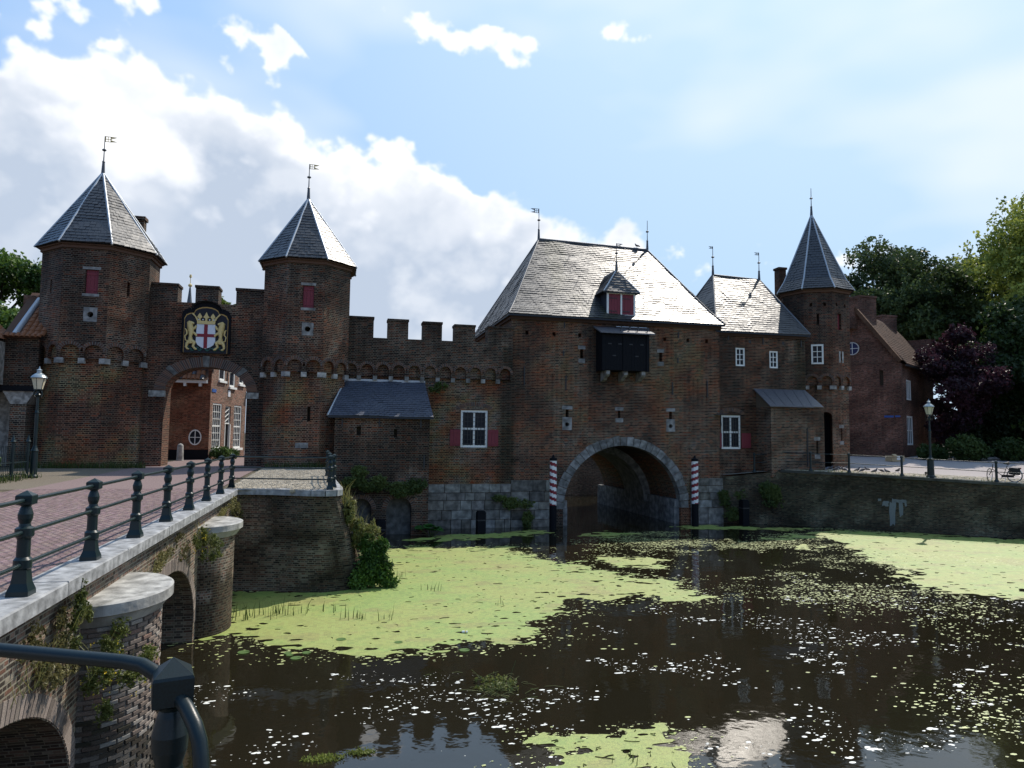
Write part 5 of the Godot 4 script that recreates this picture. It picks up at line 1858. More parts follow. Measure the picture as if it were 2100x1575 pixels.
# pantiles on the face with eave a-b and slope up; each a part, or joined where they are too small
func pantiles(parent: Node, a: Vector3, b: Vector3, up: Vector3, cols: int, rows: int, m: Material, joined := false, alt: Material = null) -> void:
	var x := (b - a) / cols
	var y := up / rows
	var nrm := x.cross(y).normalized()
	var bas := Basis(x.normalized(), y.normalized(), nrm)
	var geo := tile_geo(x.length() * 1.02, y.length() * 1.15, 0.06)
	var meshes := [geo.mesh(m), geo.mesh(m if alt == null else alt)]
	var xs := []
	var cs := []
	for i in cols:
		for j in rows:
			var xf := Transform3D(bas.rotated(nrm, rng.randfn() * 0.015), a + x * (i + 0.5) + y * (j + 0.5) + nrm * (0.02 + rng.randf() * 0.012))
			if joined:
				xs.append(xf)
				var v := 0.7 + rng.randf() * 0.6
				cs.append(Color(v, v, v))
			else:
				shared(meshes[rng.randi() % 2], "roof_tile", xf, parent)
	if joined:
		many(meshes[0], xs, cs, "roof_tiles", parent)

func build_corner_house() -> void:
	var t := thing("corner_house", "brick corner house with tall white windows seen through the road arch", "house", Vector3(-8, 0, -50))
	var u := Vector3(1, 0, 0)
	var st := sty(Color(0.85, 0.56, 0.42), Color(0.7, 0.5, 0.4), {"soot": 1.2})
	var g := Geo.new()
	var o := Vector3(-13.0, 0, -46.0)
	panel(g, o, u, 5.4, 0.7, 4.7, [], st, 0.6)
	put(g, "gable_wall", M.brick_house, t)
	var pl := Geo.new()
	pl.slab(o, u, rectp(0, -0.1, 5.4, 0.7), -0.1, 0.03)
	put(pl, "tarred_plinth", M.black_wood, t)
	# oval window
	var ow := Geo.new()
	var n := 20
	for i in n:
		var a0 := TAU * i / n
		var a1 := TAU * (i + 1) / n
		ow.slab(o + Vector3(4.63, 1.44, 0), u, PackedVector2Array([Vector2(cos(a0) * 0.3, sin(a0) * 0.4), Vector2(cos(a0) * 0.36, sin(a0) * 0.47), Vector2(cos(a1) * 0.36, sin(a1) * 0.47), Vector2(cos(a1) * 0.3, sin(a1) * 0.4)]), -0.02, 0.04)
	ow.slab(o + Vector3(4.63, 1.44, 0), u, rectp(-0.02, -0.4, 0.02, 0.4), 0.006, 0.035)
	ow.slab(o + Vector3(4.63, 1.44, 0), u, rectp(-0.3, -0.02, 0.3, 0.02), 0.006, 0.03)
	var wf := put(ow, "oval_window", M.white, t)
	var gl := Geo.new()
	var ov := PackedVector2Array()
	for i in n:
		ov.append(Vector2(cos(TAU * i / n) * 0.31, sin(TAU * i / n) * 0.41))
	gl.slab(o + Vector3(4.63, 1.44, 0), u, ov, -0.02, 0.004)
	put(gl, "pane", M.glass, wf)
	var ea := Geo.new()
	ea.slab(o, u, rectp(-0.1, 4.7, 5.2, 4.88), -0.1, 0.3)
	put(ea, "eave_board", M.white, t)
	for k in 5:
		var br := Geo.new()
		br.slab(o, u, rectp(1.35 + 0.85 * k, 4.5, 1.5 + 0.85 * k, 4.7), -0.05, 0.28)
		put(br, "eave_bracket", M.white, t)
	var rf := Geo.new()
	rf.quad(Vector3(-13.2, 4.88, -45.65), Vector3(-7.75, 4.88, -45.65), Vector3(-7.75, 7.4, -48.0), Vector3(-13.2, 7.4, -48.0))
	var roof := put(rf, "roof", M.tile_brown, t)
	pantiles(roof, Vector3(-11.1, 4.9, -45.65), Vector3(-7.95, 4.9, -45.65), Vector3(0, 2.3, -2.15), 13, 8, M.tile, false, M.tile_black)
	# street front
	var d := Vector3(0.235, 0, -0.972)
	var fo := Vector3(-7.6, 0, -46.0)
	var fs := sty(Color(1.3, 1.4, 1.4), Color(1.1, 1.16, 1.16), {"soot": 1.6})
	var h := Geo.new()
	panel(h, fo, d, 5.75, -0.1, 6.9, [rect_hole(0.4, 0.75, 1.75, 3.55, 0.14), rect_hole(2.3, 0.1, 3.2, 3.45, 0.2), rect_hole(3.75, 0.75, 5.05, 3.55, 0.14), rect_hole(1.1, 5.0, 2.05, 6.6, 0.14), rect_hole(2.75, 4.7, 3.7, 6.6, 0.14), rect_hole(4.35, 5.0, 5.2, 6.6, 0.14)], fs, 0.6)
	panel(h, Vector3(-7.78, 0, -46.0), u, 0.2, 4.7, 6.9, [], st, 0.6)
	put(h, "street_wall", M.brick_house, t)
	for q in [[0.4, 1.35], [3.75, 1.3]]:
		window(t, fo, d, q[0], 0.75, q[1], 2.8, 4, 6, 0.1, 0.1, 0.035, "sash_window", 0.5)
		plate(t, "window_sill", M.white, fo, d, rectp(q[0] - 0.08, 0.6, q[0] + q[1] + 0.08, 0.745), -0.05, 0.14)
	for q in [[1.1, 5.0, 0.95, 1.6], [2.75, 4.7, 0.95, 1.9], [4.35, 5.0, 0.85, 1.6]]:
		window(t, fo, d, q[0], q[1], q[2], q[3], 1, 2, 0.1, 0.12, 0.06, "sash_window")
		plate(t, "window_sill", M.white, fo, d, rectp(q[0] - 0.08, q[1] - 0.14, q[0] + q[2] + 0.08, q[1] - 0.004), -0.05, 0.12)
	window(t, fo, d, 2.3, 2.3, 0.9, 1.15, 1, 1, 0.14, 0.08, 0.03, "fanlight")
	var dz := Geo.new()
	for k in 3:
		dz.slab(fo, d, PackedVector2Array([Vector2(2.42, 2.42 + 0.3 * k), Vector2(2.46, 2.4 + 0.3 * k), Vector2(3.08, 2.66 + 0.3 * k), Vector2(3.04, 2.7 + 0.3 * k)]), -0.1, -0.06)
	put(dz, "fanlight_tracery", M.white, t)
	plate(t, "door", M.black_wood, fo, d, rectp(2.38, 0.05, 3.12, 2.3), -0.2, -0.12)
	plate(t, "door_jamb", M.white, fo, d, rectp(2.3, 0.05, 2.378, 2.3), -0.2, 0.02)
	plate(t, "door_jamb", M.white, fo, d, rectp(3.122, 0.05, 3.2, 2.3), -0.2, 0.02)
	plate(t, "street_sign", M.blue, fo, d, rectp(0.15, 4.2, 0.75, 4.4), 0.0, 0.03)
	plate(t, "house_plaque", M.shield, fo, d, rectp(2.6, 4.05, 2.95, 4.45), 0.0, 0.03)
	for x in [0.15, 2.35, 5.5]:
		tie(t, fo, d, x, 4.8 if x != 0.15 else 5.4, 5.6 if x != 0.15 else 6.3)
	var rr := Geo.new()
	var e := fo + d * 5.75
	rr.quad(fo + UPV * 6.9 + Vector3(0.2, 0, 0.1), e + UPV * 6.9 + Vector3(0.2, 0, 0), e + Vector3(-2, 8.0, 0), fo + Vector3(-2, 8.0, 0))
	put(rr, "upper_roof", M.tile_brown, t)
	# neighbour
	t = thing("low_house", "low house with an orange tiled roof further down the street", "house", e)
	var ls := Geo.new()
	var lo := e + Vector3(0.05, 0, 0)
	panel(ls, lo, d, 5.0, -0.1, 4.1, [rect_hole(0.5, 0.6, 1.5, 3.3, 0.12)], fs, 0.7)
	put(ls, "street_wall", M.brick_house, t)
	window(t, lo, d, 0.5, 0.6, 1.0, 2.7, 1, 2, 0.1, 0.14, 0.08, "sash_window")
	plate(t, "window_sill", M.white, lo, d, rectp(0.4, 0.46, 1.6, 0.596), -0.05, 0.14)
	plate(t, "cornice", M.white, lo, d, rectp(0, 4.1, 5.0, 4.35), -0.1, 0.2)
	var lr := Geo.new()
	var w3 := d.cross(UPV)
	lr.quad(lo + w3 * 0.25 + UPV * 4.35, lo + d * 5 + w3 * 0.25 + UPV * 4.35, lo + d * 5 - w3 * 2.2 + UPV * 6.3, lo - w3 * 2.2 + UPV * 6.3)
	var lrf := put(lr, "roof", M.tile, t)
	pantiles(lrf, lo + w3 * 0.25 + UPV * 4.37, lo + d * 5 + w3 * 0.25 + UPV * 4.37, -w3 * 2.4 + UPV * 1.95, 18, 9, M.tile, true)
	# bollard and far spire
	t = thing("stone_bollard", "worn stone bollard beyond the road arch", "bollard", Vector3(-8.8, 0.1, -44.2))
	var b := Geo.new()
	b.lathe(t.position, [Vector2(0.2, -0.2), Vector2(0.19, 0.1), Vector2(0.16, 0.85), Vector2(0.13, 0.94), Vector2(0.0, 1.0)], 14)
	put(b, "shaft", M.stone_pale, t)
	t = thing("church_spire", "thin distant church spire with gilded ball above the battlements", "spire", Vector3(-15.7, 0, -80))
	b = Geo.new()
	b.lathe(t.position, [Vector2(2.4, 0), Vector2(2.4, 8), Vector2(1.4, 11), Vector2(0.35, 14.5), Vector2(0.16, 16.2), Vector2(0.08, 17)], 8)
	put(b, "steeple", M.lead, t)
	b = Geo.new()
	b.lathe(t.position + UPV * 17, [Vector2(0, 0), Vector2(0.2, 0.12), Vector2(0.2, 0.28), Vector2(0.03, 0.42), Vector2(0.03, 1.0), Vector2(0.14, 1.1), Vector2(0.1, 1.35), Vector2(0, 1.4)], 8)
	put(b, "gilded_ball", M.gold, t)

func build_left_house() -> void:
	var t := thing("cottage", "old plastered cottage with red pantiles against the left gate tower", "house", Vector3(-17, 0, -38))
	var u := Vector3(1, 0, 0)
	var st := sty(Color(0.55, 0.5, 0.46), Color(0.42, 0.4, 0.38), {"soot": 0.4})
	var g := Geo.new()
	panel(g, Vector3(-24, 0, -36.0), u, 10.75, 3.72, 5.85, [], st, 0.5)
	panel(g, Vector3(-13.25, 0, -36.0), Vector3(0, 0, -1), 3.0, 3.72, 5.85, [], st, 0.5)
	put(g, "upper_wall", M.brick, t)
	var lo := Geo.new()
	lo.box(Vector3(-19.0, 1.8, -38.0), Vector3(12.0, 3.9, 1.0))
	put(lo, "plaster_wall", M.plaster, t)
	var pier := Geo.new()
	lo = Geo.new()
	panel(lo, Vector3(-14.25, 0, -36.0), u, 0.62, -0.1, 3.5, [], sty(Color(0.8, 0.74, 0.68), Color(0.6, 0.56, 0.52)), 0.3)  # front face coloured darker, its shade put into the tint
	panel(lo, Vector3(-13.63, 0, -36.0), Vector3(0, 0, -1), 1.5, -0.1, 3.5, [], sty(Color(1.3, 1.25, 1.15), Color(1.0, 0.95, 0.88)), 0.3)  # side face coloured paler for the sun falling on it
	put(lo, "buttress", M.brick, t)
	var cor := Geo.new()
	cor.slab(Vector3(-14.6, 0, -36.0), u, PackedVector2Array([Vector2(0.35, 2.9), Vector2(0.97, 2.9), Vector2(1.3, 3.5), Vector2(0.0, 3.5)]), -1.5, 0.03)
	put(cor, "corbel", M.plaster, t)
	var lg := Geo.new()
	lg.box(Vector3(-18.6, 3.6, -36.7), Vector3(10.7, 0.24, 1.6))
	put(lg, "timber_beam", M.black_wood, t)
	var ev := Geo.new()
	ev.quad(Vector3(-14.65, 5.95, -35.8), Vector3(-13.0, 5.95, -35.8), Vector3(-13.0, 8.4, -38.6), Vector3(-14.65, 8.4, -38.6))
	ev.box(Vector3(-18.6, 5.9, -35.95), Vector3(10.7, 0.09, 0.25))
	var rf := put(ev, "roof", M.tile_brown, t)
	pantiles(rf, Vector3(-13.98, 5.97, -35.82), Vector3(-13.0, 5.97, -35.82), Vector3(0, 2.3, -2.65), 4, 10, M.tile)
	pantiles(rf, Vector3(-14.6, 5.88, -35.72), Vector3(-13.1, 5.88, -35.72), Vector3(0, 0.16, -0.16), 7, 1, M.tile)
	var vg := Geo.new()
	vg.tube([Vector3(-14.2, 6.0, -35.85), Vector3(-14.12, 8.0, -38.1)], 0.13, 8)
	put(vg, "lead_verge", M.lead_pale, rf)
	var ch := Geo.new()
	brick_block(ch, Vector3(-14.85, 6.3, -38.9), Vector3(-14.2, 8.2, -38.2), sty(Color(0.8, 0.72, 0.66), Color(0.7, 0.64, 0.6)))
	put(ch, "chimney", M.brick_house, t)
	t = thing("outbuilding", "small outbuilding with an orange hipped tile roof left of the cottage", "building", Vector3(-15.6, 0, -35.5))
	var ob := Geo.new()
	ob.quad(Vector3(-17.5, 5.75, -34.9), Vector3(-14.5, 5.75, -34.9), Vector3(-15.6, 7.0, -36.4), Vector3(-17.5, 7.0, -36.4))
	ob.tri(Vector3(-14.5, 5.75, -34.9), Vector3(-14.5, 5.75, -37.5), Vector3(-15.6, 7.0, -36.4))
	var orf := put(ob, "roof", M.tile, t)
	pantiles(orf, Vector3(-15.6, 5.76, -34.9), Vector3(-14.55, 5.76, -34.9), Vector3(0, 0.5, -0.6), 5, 2, M.tile)
	var gu := Geo.new()
	gu.tube([Vector3(-17.5, 5.66, -34.85), Vector3(-14.5, 5.66, -34.85)], 0.07, 8)
	put(gu, "gutter", M.lead_pale, t)
	ob = Geo.new()
	ob.box(Vector3(-16.2, 4.7, -36.3), Vector3(3.2, 1.9, 2.6))
	put(ob, "wall", M.plaster, t)

func build_right_house() -> void:
	var c := Vector3(38.5, 0, -42.1)
	var gy := ground_at(c.x, c.z)
	var t := thing("quay_house", "brick house with brown tiled roof and chimneys behind the slim tower", "house", Vector3(38.5, gy, -44))
	var d := Vector3(0.829, 0, -0.558).normalized()    # long side, to the right and away
	var w3 := d.cross(UPV)                             # its outward side
	var gd := -w3                                      # gable runs away from the corner
	var st := sty(Color(0.62, 0.54, 0.52), Color(0.5, 0.46, 0.45), {"soot": 0.8})
	var g := Geo.new()
	var y0 := gy - 0.4
	var ye := 7.25
	panel(g, c, d, 9.5, y0, ye, [rect_hole(1.3, 4.7, 2.6, 6.15, 0.12), rect_hole(1.2, 1.45, 2.8, 3.55, 0.12)], st, 0.7)
	# gable, seen from the corner to the left
	var go := c + gd * 5.9
	panel(g, go, -gd, 5.9, y0, ye, [rect_hole(4.5, 5.7, 4.75, 6.8, 0.2)], st, 0.7)
	put(g, "wall", M.brick_house, t)
	var gb := Geo.new()
	var apex := c + gd * 2.95 + UPV * 11.35
	var la := go + UPV * ye
	var lb := c + UPV * ye
	for i in 10:
		var h0 := i / 10.0
		var h1 := (i + 1) / 10.0
		var q := [la.lerp(apex, h0), lb.lerp(apex, h0), lb.lerp(apex, h1), la.lerp(apex, h1)]
		var cs := []
		var us := []
		for v in q:
			cs.append(tint(v, st))
			us.append(Vector2((v - c).dot(gd), -v.y))
		gb.quadc(q, cs, us)
	put(gb, "gable", M.brick_house, t)
	var bw := Geo.new()
	panel(bw, go + d * 9.5, -d, 9.5, y0, ye, [], st, 2.0)
	panel(bw, c + d * 9.5, gd, 5.9, y0, 10.0, [], st, 2.0)
	put(bw, "back_wall", M.brick_house, t)
	# raised verge of the gable
	for s in [[lb, apex], [la, apex]]:
		var vg := Geo.new()
		var dir: Vector3 = s[1] - s[0]
		var n := 14
		for i in n:
			var p: Vector3 = s[0] + dir * ((i + 0.5) / n)
			vg.box(p - d * 0.05 + UPV * 0.12, Vector3(dir.length() / n - 0.015, 0.26, 0.4), Basis(dir.normalized(), dir.normalized().cross(d) * -1.0, d * -1.0).orthonormalized(), Color(0.8, 0.72, 0.6) * (0.8 + rng.randf() * 0.4))
		put(vg, "gable_coping", M.arch_brick, t)
	# roof
	var e0 := c + d * 0.25 + w3 * 0.3 + UPV * (ye - 0.1)
	var e1 := c + d * 9.7 + w3 * 0.3 + UPV * (ye - 0.1)
	var r0 := apex + d * 0.25 - UPV * 0.1
	var r1 := apex + d * 9.5 - UPV * 0.1
	var rf := Geo.new()
	rf.quad(e0, e1, r1, r0)
	rf.quad(go + d * 9.7 + UPV * ye, go + UPV * ye, r0, r1)
	var roof := put(rf, "roof", M.tile_brown, t)
	pantiles(roof, e0 + UPV * 0.02, e1 + UPV * 0.02, r0 - e0, 36, 20, M.tile_brown, true)
	var gu := Geo.new()
	gu.tube([e0 - UPV * 0.05, e1 - UPV * 0.05], 0.08, 8)
	put(gu, "gutter", M.iron, t)
	for q in [[apex + d * 2.2, 1.5, 1.5], [apex + d * 8.0 - UPV * 0.2, 1.4, 1.0], [apex + d * 0.0 + gd * 0.3 - UPV * 0.2, 0.6, 1.3]]:
		var ch := Geo.new()
		var p: Vector3 = q[0]
		brick_block(ch, p + Vector3(-q[1] * 0.5, -1.2, -0.4), p + Vector3(q[1] * 0.5, q[2] - 0.3, 0.4), st)
		brick_block(ch, p + Vector3(-q[1] * 0.5 - 0.05, q[2] - 0.3, -0.45), p + Vector3(q[1] * 0.5 + 0.05, q[2] - 0.15, 0.45), st)
		put(ch, "chimney", M.brick_house, t)
	window(t, c, d, 1.3, 4.7, 1.3, 1.45, 3, 1, 0.08, 0.1, 0.06)
	window(t, c, d, 1.2, 1.45, 1.6, 2.1, 3, 2, 0.08, 0.12, 0.06, "garden_door")
	# round window in the gable and street name plates
	var rw := Geo.new()
	var ro := go + Vector3(0, 8.5, 0)
	var uc := 2.7
	var n := 18
	for i in n:
		var a0 := TAU * i / n
		var a1 := TAU * (i + 1) / n
		rw.slab(ro, -gd, PackedVector2Array([Vector2(uc + cos(a0) * 0.42, sin(a0) * 0.42), Vector2(uc + cos(a0) * 0.48, sin(a0) * 0.48), Vector2(uc + cos(a1) * 0.48, sin(a1) * 0.48), Vector2(uc + cos(a1) * 0.42, sin(a1) * 0.42)]), -0.02, 0.04, Color(0.7, 0.7, 0.7))
	rw.slab(ro, -gd, rectp(uc - 0.018, -0.42, uc + 0.018, 0.42), 0.01, 0.035)
	rw.slab(ro, -gd, rectp(uc - 0.42, -0.018, uc + 0.42, 0.018), 0.01, 0.03)
	var wf := put(rw, "round_window", M.white, t)
	var gl := Geo.new()
	var ov := PackedVector2Array()
	for i in n:
		ov.append(Vector2(uc + cos(TAU * i / n) * 0.43, sin(TAU * i / n) * 0.43))
	gl.slab(ro, -gd, ov, -0.02, 0.008)
	put(gl, "pane", M.glass_blue, wf)
	plate(t, "street_sign", M.blue, go, -gd, rectp(4.75, 3.4, 5.35, 3.53), 0.0, 0.03)
	plate(t, "street_sign", M.blue, go, -gd, rectp(5.45, 3.42, 5.78, 3.53), 0.0, 0.03)

func build_quay() -> void:
	var t := thing("quay_wall", "dark wet quay wall on the right bank with flaking whitewash", "quay wall", Vector3(29, WATER, -32))
	var g := Geo.new()
	for k in QUAY.size() - 1:
		var a: Vector3 = QUAY[k]
		var b: Vector3 = QUAY[k + 1]
		var n := int(ceil(a.distance_to(b) / 0.6))
		for i in n:
			var p := a.lerp(b, float(i) / n)
			var q := a.lerp(b, float(i + 1) / n)
			for j in 6:
				var v := []
				var cs := []
				var us := []
				for e in [[p, j / 6.0], [q, j / 6.0], [q, (j + 1) / 6.0], [p, (j + 1) / 6.0]]:
					var w := Vector3(e[0].x, lerpf(-3.5, e[0].y - 0.1, e[1]), e[0].z)
					v.append(w)
					cs.append(tint(w, {"a": Color(0.36, 0.36, 0.3), "b": Color(0.22, 0.24, 0.18), "pale": Color(0.55, 0.6, 0.5), "soot": 2.0}))
					us.append(Vector2(k * 7.0 + a.distance_to(p if e[0] == p else q), -w.y))
				g.quadc(v, cs, us)
	put(g, "wall", M.brick_old, t)
	for k in range(1, QUAY.size() - 1):
		var a: Vector3 = QUAY[k]
		var b: Vector3 = QUAY[k + 1]
		var dir := (b - a).normalized()
		var out := dir.cross(UPV).normalized()
		var x := 0.0
		while x < a.distance_to(b):
			var l := minf(1.3 + rng.randf() * 0.3, a.distance_to(b) - x)
			var s := Geo.new()
			s.box(a + dir * (x + l * 0.5) - out * 0.12 - UPV * 0.06, Vector3(l - 0.012, 0.14, 0.38), Basis(dir, out.cross(dir), out).orthonormalized(), Color(0.3, 0.3, 0.27) * (0.8 + rng.randf() * 0.4))
			put(s, "coping_stone", M.stone, t)
			x += l
	# flaking whitewash
	var q2: Vector3 = QUAY[2]
	var qd := (Vector3(QUAY[3].x, 0, QUAY[3].z) - Vector3(q2.x, 0, q2.z)).normalized()
	var ww := Geo.new()
	var o := Vector3(q2.x, 0, q2.z)
	for pch in [[1.9, -2.75, 0.28, 1.3], [2.35, -2.3, 0.18, 0.85], [1.55, -1.75, 0.3, 0.25], [2.1, -1.55, 0.55, 0.16], [1.35, -1.5, 0.16, 0.12], [2.6, -1.7, 0.1, 0.3]]:
		var pts := PackedVector2Array()
		for i in 16:
			var a := TAU * i / 16
			var k := 0.75 + rng.randf() * 0.5
			pts.append(Vector2(pch[0] + pch[2] * 0.5 + clampf(cos(a) * 1.3, -1, 1) * pch[2] * 0.5 * k, pch[1] + pch[3] * 0.5 + clampf(sin(a) * 1.3, -1, 1) * pch[3] * 0.5 * k))
		ww.slab(o, qd, pts, 0.0, 0.006)
	put(ww, "whitewash", M.plaster_white, t)
	# quay railing with thin posts
	var rt := thing("railing", "thin dark iron railing along the right quay", "railing", bank(1.0, 0.3))
	var pm := Geo.new()
	pm.lathe(Vector3.ZERO, [Vector2(0.12, -0.02), Vector2(0.11, 0.06), Vector2(0.065, 0.14), Vector2(0.055, 0.95), Vector2(0.075, 0.97), Vector2(0.075, 1.05), Vector2(0.04, 1.09), Vector2(0, 1.12)], 10)
	var pmesh := pm.mesh(M.railing)
	var places := [0.55, 1.0, 1.45, 2.0, 2.33, 2.6, 2.88, 3.2, 3.5]
	var pts3 := []
	for s in places:
		var p := bank(s, 0.3)
		pts3.append(p)
		if s != 2.6:
			shared(pmesh, "post", Transform3D(Basis.IDENTITY, p), rt)
	for h in [0.99, 0.52]:
		var rg := Geo.new()
		var rp := []
		for p in pts3:
			rp.append(p + UPV * h)
		rg.tube(rp, 0.02, 7)
		put(rg, "rail", M.railing, rt)

func build_far_quay() -> void:
	var t := thing("far_quay_wall", "brick quay wall across the canal, seen through the water arch", "quay wall", Vector3(15, WATER, -58))
	var g := Geo.new()
	panel(g, Vector3(2, 0, -57.0), Vector3(1, 0, 0), 28.0, -3.4, 0.2, [], sty(Color(1.0, 0.96, 0.9), Color(0.85, 0.8, 0.76)), 1.2)
	put(g, "wall", M.brick_old, t)
	t = thing("far_house", "plain brick house beyond the water arch", "house", Vector3(15, 0, -63))
	g = Geo.new()
	brick_block(g, Vector3(4, 0, -70), Vector3(26, 6.5, -64.5), sty(Color(1.0, 0.9, 0.85), Color(0.9, 0.82, 0.78)), 1.5)
	put(g, "wall", M.brick_house, t)
	var r := Geo.new()
	r.quad(Vector3(3.7, 6.5, -64.2), Vector3(26.3, 6.5, -64.2), Vector3(26.3, 9.3, -67.2), Vector3(3.7, 9.3, -67.2))
	r.quad(Vector3(26.3, 6.5, -70.3), Vector3(3.7, 6.5, -70.3), Vector3(3.7, 9.3, -67.2), Vector3(26.3, 9.3, -67.2))
	put(r, "roof", M.tile_brown, t)
	var ss := sheet("far_bank", M.ground, [2, 30], [-57.0, -64.5, -72.0], func(_x, _z): return 0.15)

func lamp_post(label: String, at: Vector3, h: float, thick := 1.0, group := "street lamps") -> void:
	var t := thing("street_lamp", label, "street lamp", at, group)
	var g := Geo.new()
	g.lathe(at, [Vector2(0.16 * thick, -0.05), Vector2(0.16 * thick, 0.1), Vector2(0.12 * thick, 0.16), Vector2(0.11 * thick, 0.95), Vector2(0.13 * thick, 1.0), Vector2(0.085, 1.1), Vector2(0.06, 1.2), Vector2(0.06, h * 0.6), Vector2(0.075, h * 0.61), Vector2(0.05, h * 0.63), Vector2(0.042, h * 0.76), Vector2(0.1, h * 0.775), Vector2(0.05, h * 0.79), Vector2(0.04, h * 0.82)], 12)
	put(g, "column", M.railing, t)
	var br := Geo.new()
	for k in 4:
		var a := TAU * k / 4 + 0.5
		var d := Vector3(cos(a), 0, sin(a))
		br.tube([at + UPV * h * 0.765, at + d * 0.13 + UPV * h * 0.75, at + d * 0.19 + UPV * h * 0.79, at + d * 0.14 + UPV * h * 0.81], 0.014, 5)
	put(br, "scroll_bracket", M.railing, t)
	var y := h * 0.82
	var hd := Geo.new()
	hd.lathe(at, [Vector2(0.05, y - 0.04), Vector2(0.15, y), Vector2(0.15, y + 0.03)], 6, WHITE, true)
	put(hd, "lantern_base", M.railing, t)
	var gl := Geo.new()
	gl.lathe(at, [Vector2(0.14, y + 0.03), Vector2(0.235, y + 0.42)], 6, WHITE, true)
	var gn := put(gl, "lantern_glass", M.lamp_light, t)
	var rb := Geo.new()
	for k in 6:
		var a := TAU * k / 6
		var d := Vector3(sin(a), 0, cos(a))
		rb.tube([at + d * 0.142 + UPV * (y + 0.03), at + d * 0.238 + UPV * (y + 0.42)], 0.01, 5)
	put(rb, "lantern_frame", M.railing, t)
	var cp := Geo.new()
	cp.lathe(at, [Vector2(0.262, y + 0.42), Vector2(0.27, y + 0.45), Vector2(0.22, y + 0.52), Vector2(0.13, y + 0.59), Vector2(0.08, y + 0.62), Vector2(0.075, y + 0.7), Vector2(0.1, y + 0.72), Vector2(0.03, y + 0.77), Vector2(0.012, y + 0.86)], 14)
	put(cp, "lantern_cap", M.zinc_bright, t)

